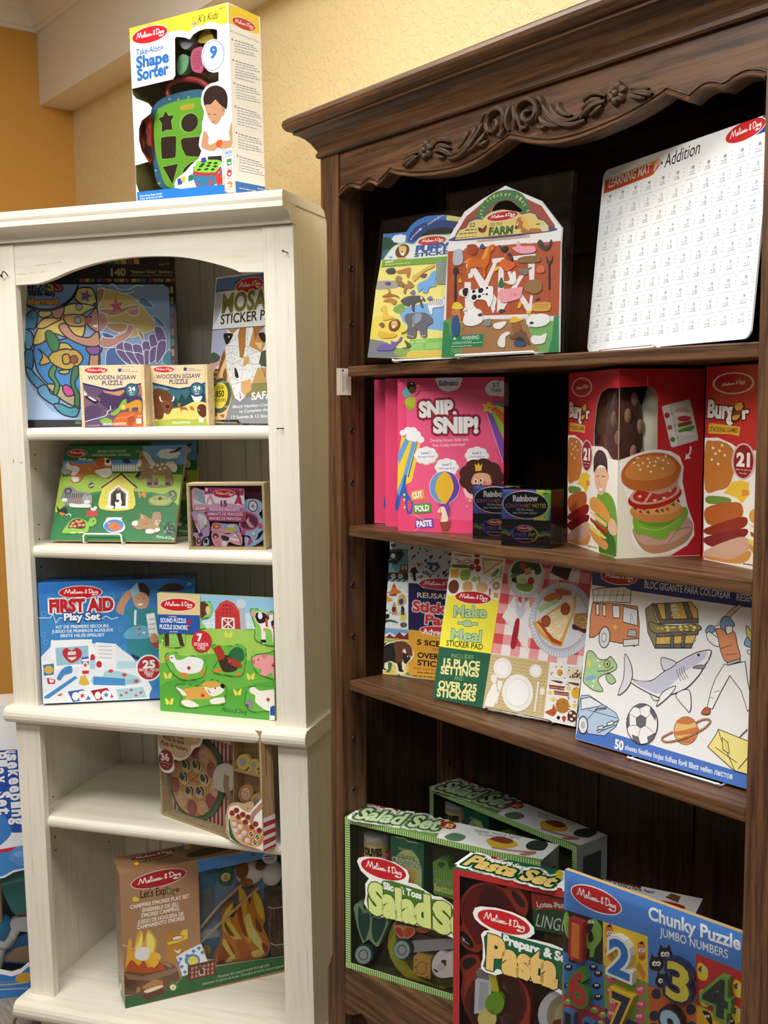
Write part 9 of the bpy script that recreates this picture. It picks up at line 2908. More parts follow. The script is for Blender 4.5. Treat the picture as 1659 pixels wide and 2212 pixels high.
ART['jumbo'] = [
('face', 'F', '''eff0f0 0 0 0 770 0 0 575 -770 0
2c3c80 0 -8 606 648 26 13 -119 -70 0 -579 -3
5078c8 0 0 1 7 52 37 0 456 -8 122 -3 122 0 5 -49 -122 6
M b02c34 f4f4f4 f6f2ee 537 2738 350 10 -14 114 .1
T dce2ec 208 553 463 6 109 .01 - 0 0 JUMBO COLOURING PAD · BLOC À COLORIER
T f0f2f6 210 526 304 5 109 .015 - 0 0 BLOC GIGANTE PARA COLOREAR
T f0f2f6 534 529 156 4 100 .015 - 0 0 RIESEN-MALBLOCK
T f2f4f6 158 7 35 0 141 .04 - 0 0 50
T e8eef6 199 12 381 4 80 .02 - 0 0 sheets feuilles hojas folhas fogli Blatt vellen листов
C d08a60 34343a 13 0 14 452 68 7 45 4 65 1 14 -55 4 -52 -13 -18 -100 0 -8 19 -18 23 -13 -19 -24 -21 -18 -3 -6 67
C e4e2d8 34343a 13 0 9 494 30 10 96 16 26 -7 3 -41 -73 -7 -74 -10
L 34343a 00 8 35 499 -6 -40
L 34343a 00 8 61 502 -6 -40
L 34343a 00 8 86 506 -5 -41
L 34343a 00 8 111 509 -5 -40
L 34343a 00 8 136 512 -5 -40
L 34343a 00 8 16 478 145 19
C dfe4e6 34343a 12 0 138 457 55 -3 6 -50 -57 4
C e4e8e8 34343a 12 0 95 455 28 2 5 -39 -26 -2
C e4e8e8 34343a 12 0 56 452 12 0 5 -36 -12 1
C e4e8e8 34343a 13 0 29 450 12 1 4 -36 -12 1
L 34343a 00 8 172 406 -2 35 20 -38
C c8c8c4 34343a 12 0 167 387 29 3 3 -22 -35 -2
C e0e0dc 34343a 12 0 151 352 58 13 2 -20 -57 -13
L 34343a 00 6 168 381 29 3
L 34343a 00 6 168 375 30 3
L 34343a 00 6 169 369 29 3
E 34343a 76 348 117 180
E d8dce0 76 348 101 163
E a8b0b8 74 347 56 86
E e4e8ea 74 347 36 57
e0bc50 0 114 398 5 -7 9 -2 -8 -4 -3 -8 -6 6 -9 2 9 5
C 8c8468 34343a 12 0 222 460 26 22 26 -60 19 -73 -21 -4 -32 45
C dcb860 34343a 12 0 248 480 137 24 24 -21 7 -36 -114 -21 -28 -4 -17 27
C 6c6c64 34343a 12 0 290 488 18 3 21 -57 -23 -6
C 6c6c64 34343a 12 0 353 499 18 3 29 -52 -17 -6
C 6c6c64 34343a 12 0 251 480 11 2 25 -45 128 21 1 -13 -132 -22 -17 20
C 8c8058 34343a 12 1 241 423 34 -3 69 6 66 14 9 -18 -150 -31
C dcb860 34343a 12 0 274 388 143 32 -16 -51 -125 -23
C 6c6c64 34343a 12 0 269 391 151 31 -2 -12 -139 -29
C 6c6c64 34343a 12 0 273 357 131 24 -3 -14 -126 -21
C 6c6c64 34343a 12 0 325 392 11 2 5 -37 -12 -2
C 6c6c64 34343a 12 0 365 402 11 3 0 -40 -9 -2
E e8d070 392 434 29 15
E d8b848 291 409 30 16
E f0e090 357 426 29 15
E e8d070 360 415 29 15
E d8b848 326 417 30 15
E f0e090 306 416 30 16
E e8d070 403 429 28 15
E d8b848 403 421 28 15
E f0e090 355 424 29 15
E e8d070 405 428 28 15
E d8b848 331 419 29 15
E f0e090 405 428 28 15
E e8d070 314 414 30 16
E d8b848 293 409 30 16
E f0e090 335 420 29 15
E e8d070 380 419 29 15
E d8b848 278 408 30 16
E f0e090 313 407 30 16
E e8d070 379 428 29 15
E d8b848 311 419 30 16
E f0e090 405 431 28 15
E e8d070 357 421 29 15
E d8b848 362 419 29 15
E f0e090 373 429 29 15
E ece8dc 328 479 68 50
E 34343a 324 478 11 10
E 34343a 333 480 11 10
L ece8dc 00 12 313 469 36 -11
L ece8dc 00 12 347 476 -27 -24
L b0a070 10 10 297 391 17 -21 12 10
L b0a070 10 10 343 398 16 -20 12 9
L b0a070 10 10 387 406 16 -21 12 10
C a8cc98 34343a 13 1 12 287 22 8 29 -20 31 5 14 11 23 -17 6 -15 -18 -16 -29 -13 -23 -22 25 -32 -36 -5 -28 9 -20 13 2 43
C a8cc98 34343a 12 1 96 226 19 10 23 -18 -14 -13 -16 3
E 34343a 97 265 65 61
E c8d878 97 265 50 49
E 34343a 98 265 20 24
L 34343a 10 10 61 235 38 9 23 16
84acd4 1 16 207 33 13 7 -9 -35 -15
dcd468 1 17 267 18 -14 -15 -11
E d8e8d0 69 253 31 25
E d8e8d0 59 270 31 25
E d8e8d0 52 201 31 25
E d8e8d0 49 184 31 25
C f2f2f4 34343a 14 1 183 237 37 -3 52 10 43 36 46 37 55 37 38 15 16 0 -5 -24 -14 -25 -15 -30 -39 -46 -51 -29 -35 -15 -19 0 -49 10 -41 12
c8cce0 1 201 230 71 12 48 38 46 36 54 37 34 14 -6 -25 -28 -24 -33 -25 -28 -33 -37 -38 -22 -13 -33 2
C dcdfe8 34343a 12 1 164 309 26 -28 10 -39 -15 -40 -32 -26 14 52 -1 44
C d4d8e4 34343a 12 1 299 318 30 3 26 -9 -40 -29
C f2f2f4 34343a 12 1 361 245 -15 -30 -41 -42 -3 5 16 39
C f2f2f4 34343a 12 1 364 218 43 24 14 -43 -4 -22 -12 7
L 34343a 10 8 359 296 7 -19 13 -15
L 34343a 10 8 367 300 6 -18 14 -15
L 34343a 10 8 374 304 7 -18 13 -15
L 34343a 10 8 381 309 7 -18 13 -15
C 8c8c94 34343a 8 1 414 309 15 11 25 4 -7 -11
E 34343a 429 351 24 23
L 34343a 10 10 273 200 16 -13 23 5
e8eaee 0 448 342 15 24 6 1 -7 -30
C e0cc9c 34343a 11 0 471 442 57 65 19 12 5 -5 -56 -61
C 7ca0c4 34343a 11 1 491 452 3 20 20 6 16 -12 6 -13 -27 -5 -1 -12 -13 2
C f0eee8 34343a 11 1 509 448 21 3 0 -23 -14 -2
C 7ca0c4 34343a 11 1 443 426 11 17 17 -1 2 -13 -21 -11
C f0eeec 34343a 11 1 448 415 10 9 39 -20 -2 -17 -22 2 -19 12
C d89068 34343a 11 1 476 435 26 4 14 -13 22 11 14 -35 13 -39 -40 -17 -19 18 -11 24 -8 26
L 34343a 00 7 500 382 36 17
L 34343a 00 7 514 365 41 11
C a8bcd0 34343a 11 0 525 345 40 18 3 -7 -38 -18
C f4f4f3 34343a 11 0 517 339 13 -1 52 20 14 -52 24 -69 -14 -18 -27 54 -41 36 -24 -53 -21 -54 -18 -1 7 52 11 40
L 34343a 00 7 493 252 17 7
L 34343a 00 7 482 234 13 -1
C c06848 34343a 11 1 458 184 13 18 15 -3 -2 -14 -17 -5
C ecd870 34343a 11 1 576 461 22 -26 -2 -19 -19 23
C 84acd4 34343a 11 1 574 405 8 24 19 -26
C f4f4f2 34343a 11 1 586 391 17 1 1 -11 -15 1
C b4cce8 34343a 12 0 1 98 5 46 31 8 65 -20 48 -14 15 -18 -9 -26 -41 -38 -68 -8 -9 32 -33 10
C dce8f0 34343a 12 0 7 134 36 13 54 -14 -19 -10 -66 -24
L 34343a 00 8 37 68 41 51 36 3
L 34343a 00 14 82 45 81 51
L 34343a 00 10 88 40 72 43
L 34343a 00 8 38 104 119 -1
C dfe8ee 34343a 12 0 86 58 19 9 4 -10 -20 -7
C e8ecf0 34343a 12 0 120 78 23 13 4 -9 -21 -11
L 34343a 00 8 64 103 9 13
L 34343a 00 8 71 106 9 12
L 34343a 00 8 78 109 9 12
L 34343a 00 8 85 112 9 12
L 34343a 00 8 92 114 9 13
L 34343a 00 8 99 117 9 12
L 34343a 00 8 106 120 9 12
E 34343a 26 51 104 23 19 -148
E e0e4e8 26 51 86 19 16 -127
E b0b8c0 26 51 42 62
E 34343a 254 105 292 65 39 -316
E f2f2f2 254 105 276 61 37 -302
C 6c6c70 34343a 6 0 230 119 17 13 21 -5 0 -24 -18 -12 -15 6
C 6c6c70 34343a 6 0 216 152 22 14 29 1 -27 -16
C 6c6c70 34343a 6 0 280 161 23 -15 -2 -20 -22 23
C 6c6c70 34343a 6 0 195 111 9 16 5 -37 -7 -10
C 6c6c70 34343a 6 0 222 64 24 -2 10 -18 -27 2
C 6c6c70 34343a 6 0 279 69 26 20 -2 -18 -17 -20
L 34343a 00 6 247 132 -7 19
L 34343a 00 6 268 127 16 19
L 34343a 00 6 268 103 32 -13
L 34343a 00 6 250 91 -4 -29
L 34343a 00 6 235 97 -26 -7
L 34343a 00 6 230 119 -23 7
E 34343a 411 119 210 48 25 -211
E e4c078 411 119 199 45 24 -201
cc7c4c 1 374 138 16 15 35 8 14 -8 -20 -13 -31 -5
cc7c4c 1 372 107 31 11 46 21 3 -14 -39 -17 -37 -10
cc7c4c 1 384 86 40 13 22 13 -8 -21 -30 -11
L 34343a 10 27 368 106 -34 -24 2 -11 27 4 56 27 49 34 21 24 -3 9 -22 -5 -22 -15
L d88c58 10 15 368 106 -34 -24 2 -11 27 4 56 27 49 34 21 24 -3 9 -22 -5 -22 -15
C f0e490 34343a 11 0 520 148 95 -12 81 -6 8 -77 -78 -10 -43 0 -92 47 21 37
L 34343a 00 11 520 148 9 -21 56 -83
L 34343a 00 11 516 94 74 -27
C e8d878 34343a 11 0 535 127 20 -9 8 -31 -22 6
L 34343a 00 13 596 50 73 110
L 34343a 00 13 590 141 22 28''')]
ART['salad1'] = [
('frame', 0.012),
('face', 'F', '''5c8c3c 0 0 0 862 0 0 644 -862 0
Z gingham b4d490 0 16 603 50 11'''),
('face', 'T', '''6c9450 0 0 0 862 0 0 179 -862 0
e8ecea 0 429 -6 -34 110 9 61 57 34 403 -9 -3 -171 -167 -21 -223 -21
M a82c34 e8ece4 f6f2ee 415 784 362 45 -110 181 .18
T c8d8b4 78 96 126 13 124 .02 - 0 0 Slice & Toss
T e8ede4 37 10 356 58 577 .04 e8ede4 141 0 Salad Set
T bcd4a8 37 10 356 58 577 .04 4c7038 60 0 Salad Set
E b02828 408 134 165 29 80 -173
T e8dc8c 401 112 32 6 174 .05 - 0 0 52
T 4c5450 525 170 146 14 125 0 - 0 0 Toss Together Leafy Greens,
T 4c5450 519 133 191 24 123 0 - 0 0 Vegetables, Proteins & Toppings
T 4c5450 551 109 138 18 121 0 - 0 0 for Customized Salads!
5c7c5c 1 448 27 17 53 54 -11 2 -52 -40 -13
d8b43c 1 603 76 31 50 84 -13 6 -47 -56 -44
8c4434 1 611 92 26 46 62 -16 -14 -39
38403c 1 752 123 16 51 50 -1 13 -74 -52 -21
L b08468 10 70 652 23 98 18 63 28
b87c68 1 767 21 37 52 16 -20 -29 -37'''),
('face', 'R', '''c4c8c8 0 0 0 179 0 0 644 -179 0
54605c 0 36 322 107 0 0 257 -107 0'''),
('piece', 'inner_card', 450, 10, '4c4c34', '-63 601 1064 13 12 -879 -1066 191', 0, '''''', '', 'olive inner card', 'print'),
('tube', 'olive_can', 300, 'b8b8b0', 259, '97 580 0 -68', 0, '', 'round tin of olives with tan band', 'plastic'),
('piece', 'can_label', 35, 6, 'd0b878', '68 585 58 -4 68 20 4 -44 -67 -21 -60 -2', 0, '''T 24221c 106 542 88 22 143 .05 - 0 0 OLIV
E 24221c 79 553 45 78
T c8b078 138 587 51 13 65 0 - 0 0 SLIC''', '', 'tan paper band with black letters', 'print'),
('ball', 'tomato', 60, '8c2430', [624, 2285, 437, 368, 300], '', 'dark red toy tomato', 'plastic'),
('piece', 'crouton_box', 80, 350, '2c6c50', '209 601 37 5 67 -3 49 -2 -3 -271 -149 7', 0, '''E c8d48c 282 456 353 80 -1 -513
c8d48c 0 210 466 142 15 -1 -149 -141 9
T c8cc98 246 551 72 0 60 0 - 0 0 SEASONED
T 4c5838 241 520 81 3 98 0 - 0 .3 classic
T e4e8d4 215 493 130 1 124 .03 4c7050 11 0 CROUTONS
dcb868 0 285 481 46 1 -3 -32 -6 -27 -43 3
E b08438 298 469 17 4 0 -15
E b08438 315 468 16 4 0 -15
E b08438 294 446 17 4 0 -15
E b08438 317 447 16 4 0 -15
L e0d090 00 21 232 600 38 3 19 -9 47 3
d8b060 0 260 481 10 15 14 -18''', '', 'green printed croutons box', 'print'),
('piece', 'lettuce_bag', 100, 300, '6c9c44', '399 532 14 11 22 9 28 -6 13 -30 5 9 89 -5 1 -123 -168 6', 0, '''L 9cc078 10 13 403 499 5 -9 -5 -11 5 -9 -5 -11 5 -9 -5 -11 6 -9 -6 -12 6 -8 -6 -12
L 9cc078 10 13 414 502 5 -9 -5 -12 6 -8 -6 -12 6 -8 -6 -12 6 -9 -6 -11 6 -9 -6 -11
L 9cc078 10 13 425 504 5 -9 -5 -11 5 -9 -5 -11 6 -9 -6 -11 6 -9 -6 -11 6 -9 -6 -12
L 9cc078 10 13 436 506 5 -8 -5 -12 5 -8 -5 -12 5 -8 -5 -12 6 -9 -6 -11 6 -9 -6 -11
L 9cc078 10 13 447 509 5 -9 -5 -11 5 -9 -5 -11 5 -9 -5 -11 5 -9 -5 -11 6 -9 -6 -11
L 9cc078 10 12 458 511 5 -8 -5 -12 5 -8 -5 -12 5 -8 -5 -12 5 -8 -5 -12 5 -8 -5 -12
L 9cc078 10 12 469 514 5 -9 -5 -11 5 -9 -5 -11 5 -9 -5 -11 5 -9 -5 -11 5 -9 -5 -11
L 9cc078 10 12 480 516 5 -8 -5 -12 5 -8 -5 -12 5 -8 -5 -12 5 -8 -5 -12 5 -8 -5 -12
L 9cc078 10 12 490 519 6 -9 -6 -11 6 -9 -6 -11 6 -9 -5 -11 5 -9 -5 -11 5 -9 -5 -11
3c5c30 1 422 533 18 8 16 -5 -21 -21
T a8b49c 403 449 114 9 80 0 - 0 0 ORGANIC
T d4d874 407 418 119 5 130 .04 - 0 0 lettuce''', '', 'green toy lettuce bag', 'print'),
('piece', 'cucumber_half', 80, 200, '8cb488', '29 254 7 19 18 11 20 -6 7 -29 -12 -8 -3 22 -12 1 60 -16 5 -21 5 19 73 10 0 -26 -20 -44 -29 -65 -10 -3 -35 22 -30 -26 -25 60', 0, '''2c5448 1 54 264 15 -5 7 -16 28 11 4 -51 -20 -67 -10 -7 -25 60
2c5448 1 124 237 29 3 30 8 -6 -45 -34 -66 -20 13 -6 42''', '', 'pale green toy pepper halves', 'print'),
('piece', 'salad_bowl', 240, 200, 'b8b43c', '615 193 -17 -48 -30 -46 -41 -41 -51 -33 -56 -23 -58 -12 -57 1 -50 15 -40 26 -28 37 -13 45 4 49 19 50 33 47 45 41 53 32 57 21 57 9 55 -4 47 -15 37 -27 25 -36 12 -42', 0, '''E 6c6c34 407 184 987 872
E 54602c 407 192 846 714''', '', 'yellow toy salad bowl', 'print'),
('piece', 'tomato_half', 100, 180, 'e4a484', '219 216 14 17 72 9 14 -9 -7 -23 -35 -27 -34 0', 1, '''c84828 1 226 216 22 8 12 -10 2 -26 -24 7
d8603c 1 267 220 24 17 21 -6 -7 -21 -28 -18 -12 14''', '', 'toy tomato half', 'print'),
('piece', 'carrot_slice', 120, 150, 'd07048', '387 253 -1 -5 -3 -5 -5 -4 -7 -5 -8 -4 -8 -2 -9 -2 -8 0 -6 1 -6 2 -3 3 -1 4 1 5 3 5 6 5 6 4 8 4 9 3 8 1 8 1 7 -1 5 -3 3 -3', 0, '''''', '', 'orange toy slice', 'print'),
('piece', 'mushroom_pieces', 180, 60, '5c4034', '286 188 48 25 75 2 64 25 0 -25 -139 -45 -48 -8', 1, '''''', '', 'brown toy pieces', 'print'),
('piece', 'knife_blade', 120, 60, 'a4a4a8', '289 176 213 68 67 14 1 -42 -68 -14 -199 -70', 0, '''''', '', 'grey blunt toy knife', 'print'),
('piece', 'knob', 50, 300, '1c3c3c', '312 155 -2 -11 -4 -12 -7 -10 -9 -10 -11 -7 -11 -4 -12 -2 -10 2 -10 4 -7 7 -4 9 -1 10 1 12 5 11 7 11 9 9 11 7 11 5 11 1 11 -1 9 -5 7 -7 4 -9', 0, '''E 9cbcb8 263 140 186 49 0 -190
E 1c3c3c 264 140 108 29 0 -112
E b4b0b4 264 140 91 24 0 -95''', '', 'dark green round knob', 'print'),
('piece', 'knob', 50, 300, '1c3c3c', '130 86 -2 -12 -4 -11 -8 -11 -9 -10 -11 -7 -12 -5 -12 -2 -11 2 -10 4 -7 7 -5 9 -1 11 1 12 5 12 7 11 10 9 11 7 12 5 12 2 11 -2 10 -4 7 -7 4 -9', 0, '''E 9cbcb8 79 70 195 52 -1 -195
E 1c3c3c 80 70 113 30 -1 -115
E b4b0b4 80 70 95 26 -1 -98''', '', 'dark green round knob', 'print'),
('piece', 'crouton_cube', 60, 200, 'c8a050', '317 124 16 18 61 -5 -2 -86 -78 -1', 0, '''E 8c6424 354 88 126 35 0 -137
E c89c48 354 88 108 30 0 -120
E 7c5828 329 115 21 6 0 -19
E 7c5828 380 114 21 6 0 -19
E 7c5828 328 59 21 6 0 -19
E 7c5828 378 57 21 6 0 -19
E 7c5828 324 83 21 6 0 -19''', '', 'tan toy crouton cube', 'print'),
('piece', 'toy_cheese', 60, 200, 'e8e4e0', '403 131 28 45 32 0 27 16 41 -10 0 -67 -54 -32 -46 -13 -28 18', 1, '''5c3c34 1 440 141 23 10 0 -25 -14 4
5c3c34 1 406 101 23 -6 -12 -7
E d0ccd0 440 115 92 25 0 -89''', '', 'white toy cheese chunk', 'print'),
('piece', 'title_card', -8, 10, 'f6f7f4', '59 469 8 15 29 12 69 10 77 -5 52 -18 12 -23 -7 -27 38 0 41 -15 37 -13 32 4 41 -15 27 -19 154 -23 35 -52 -34 -75 -177 32 -46 5 -46 6 -93 -3 -86 0 -58 -6 -49 10 -22 29 7 37 -2 47 18 26 -40 26', 0, '''M c0242c c0242c f6f2ee 922 2313 526 1 1 197 .02
4c7c30 0 110 285 -5 34 10 59 20 22 39 0 10 17 39 7 151 -7 9 -28 32 4 32 3 41 -15 27 -18 145 -25 26 -43 -25 -55 -168 34 -92 10 -93 -2 -86 0 -68 -12 -29 1
T f6f7f4 183 383 178 -3 134 .05 - 0 0 Slice & Toss
T d8e890 114 272 290 8 571 .07 3c6424 22 0 Salad
T d8e890 410 272 225 2 551 .07 3c6424 21 0 Set''', '', 'white-edged title card', 'print')]
ART['pasta'] = [
('frame', 0.012),
('face', 'F', '''b02c2c 0 0 0 847 0 0 660 -847 0'''),
('face', 'T', '''20603c 0 0 0 525 0 0 159 -525 0
d0d0ce 0 508 0 339 0 0 159 -339 0
8c1c20 0 -10 207 351 -23 295 -16 6 -25 -296 28 -350 13
e4e6e2 0 356 -18 3 59 -16 121 88 6 62 -200 -83 -8
M a02430 e8e8e4 f6f2ee 354 837 357 -3 -78 192 .15
T eef0ea 17 48 347 -37 438 .05 f0f2ee 129 0 Pasta Set
T d0b468 17 48 347 -37 438 .05 144a2c 57 0 Pasta Set
T f0f0ea 66 120 181 -19 162 .03 - 0 0 Prepare & Serve
E c8b42c 356 122 59 30 54 -162
E 8c2028 396 2 50 26 26 -79'''),
('face', 'T', '''T 2c302c 487 144 153 -5 117 .02 - 0 0 All the ingredients to
T 2c302c 491 122 199 -2 115 .02 - 0 0 Prepare & Serve a Pasta Feast!
6c4c30 0 731 112 12 39 34 -9 1 -52
8c3028 1 711 75 42 9 48 -8 0 -25 -77 5'''),
('piece', 'inner_card', 450, 10, '3c2c28', '-56 633 796 -57 13 -638 -794 46', 0, '''''', '', 'dark inner card', 'print'),
('piece', 'pot_lid', 80, 300, 'b03c28', '20 499 3 40 19 35 26 27 34 19 38 8 47 -11 21 13 34 -2 24 -22 13 -30 -6 -37 -12 -15 -18 -28 -136 -125 -35 -15 -36 10 -25 29 1 31 15 28', 1, '''741c1c 1 28 504 8 44 25 36 38 28 38 8 44 -11 31 -29 24 -37 19 -23 -151 -129 -39 25 -29 40
50181a 1 99 574 19 28 31 7 38 -19 25 -28 -112 -31
3c2420 1 216 605 8 10 18 -8 22 -22 3 -17 -12 -6 -22 16
1c1614 1 20 412 10 13 22 -12 20 -26 -3 -19 -23 4 -19 17
L e8e8e8 00 15 28 402 8 -14 20 -8
E e4e4e4 35 392 23 31''', '', 'red toy colander with two handles', 'print'),
('piece', 'cooking_pot', 120, 300, 'b03c28', '15 286 5 26 26 22 39 8 12 -20 26 -19 88 0 49 -24 25 -48 1 -61 -18 -65 -150 -73 -71 74 -26 72 6 67', 1, '''2c1c18 1 27 295 9 21 26 13 19 -5 -3 -16 -25 -25 -16 -7
E 641c1c 155 179 597 157 4 -618
E 4c1816 158 173 512 135 3 -541''', '', 'red toy cooking pot', 'print'),
('piece', 'spatula', 60, 50, 'd8dce0', '85 284 11 15 38 3 7 -38 6 -1 -6 -113 -63 -26 4 129 8 11', 0, '''8c8484 0 85 278 8 19 38 5 6 -36 -47 -2
b8bcc4 0 100 251 34 5 -2 -99 -38 -16''', '', 'white toy spatula', 'print'),
('piece', 'spoon_handle', 55, 60, 'd8cc2c', '136 288 25 6 13 -61 -25 -6', 0, '''''', '', 'yellow handle', 'print'),
('piece', 'green_disc', 30, 150, '7cac2c', '196 191 -3 -11 -5 -11 -7 -9 -9 -8 -9 -5 -9 -2 -9 1 -8 3 -6 6 -5 9 -2 10 1 11 3 11 5 11 8 9 8 7 9 5 10 2 9 0 8 -4 6 -6 4 -8 2 -10', 0, '''''', '', 'bright green toy disc', 'print'),
('piece', 'pasta_disc', 30, 150, 'e4d888', '167 126 -3 -10 -5 -10 -7 -9 -9 -7 -9 -5 -9 -2 -10 0 -8 4 -6 5 -4 8 -2 9 0 10 3 11 5 10 8 9 8 7 9 5 10 2 9 -1 8 -3 6 -6 4 -7 2 -9', 0, '''''', '', 'pale yellow toy disc', 'print'),
('ball', 'meatball', 45, '4c241c', [1069, 1268, 183, 167, 180], '', 'dark brown toy meatball', 'fabric'),
('ball', 'meatball', 45, '4c241c', [1011, 657, 184, 168, 180], '', 'dark brown toy meatball', 'fabric'),
('piece', 'linguine_box', 60, 400, 'a8342c', '291 624 131 2 58 -5 2 -121 -180 -6', 0, '''2c5430 0 295 569 39 3 39 11 50 0 58 -2 1 -81 -180 -6
L e8d8a0 10 10 307 565 39 23 53 9
T f0ece4 313 578 118 21 92 .03 - 0 0 Lotsa Pasta
T eceae4 308 508 179 2 223 0 - 0 .2 LINGUINE''', '', 'red and green linguine packet', 'print'),
('piece', 'pasta_window', 300, 100, '6c5430', '331 470 77 9 1 -54 -78 6', 1, '''''', '', 'tan toy pasta', 'print'),
('piece', 'toy_plate', 100, 120, 'dcdce0', '483 225 -2 -23 -8 -24 -13 -22 -17 -19 -19 -14 -22 -9 -21 -3 -21 3 -17 10 -14 15 -8 19 -4 23 3 24 8 24 14 22 17 19 20 14 21 9 21 2 20 -4 17 -9 14 -15 8 -20', 0, '''E a8987c 413 204 314 84 5 -373
E c8b890 425 201 234 63 4 -283
7c2c24 1 375 172 26 16 24 -5 1 -33 -48 -1''', '', 'white toy plate', 'print'),
('piece', 'title_card', -8, 10, 'f6f7f4', '77 510 8 20 22 10 56 7 62 -2 52 -12 30 -26 3 -20 -18 -19 -18 -8 36 3 60 -1 59 -10 227 -54 16 -111 -253 -2 -47 17 -60 9 -61 0 -61 0 -25 -13 -38 3 -16 8 -1 18 6 20 1 53 -8 37 11 15 25 9 -38 13 -22 16', 0, '''M c82428 c82428 f6f2ee 972 2511 488 -25 -1 188 .02
1f6440 0 117 320 10 36 -7 75 13 15 53 -3 2 19 31 -2 136 -7 74 -7 222 -55 12 -83 -238 -10 -54 22 -59 6 -61 0 -80 -2 -13 -15 -25 3
T f6f7f4 192 425 290 -21 158 .05 - 0 0 Prepare & Serve
T ecc878 129 323 266 -12 571 .065 143c28 18 0 Pasta
T ecc878 425 310 191 -12 551 .065 143c28 18 0 Set''', '', 'white-edged title card', 'print')]
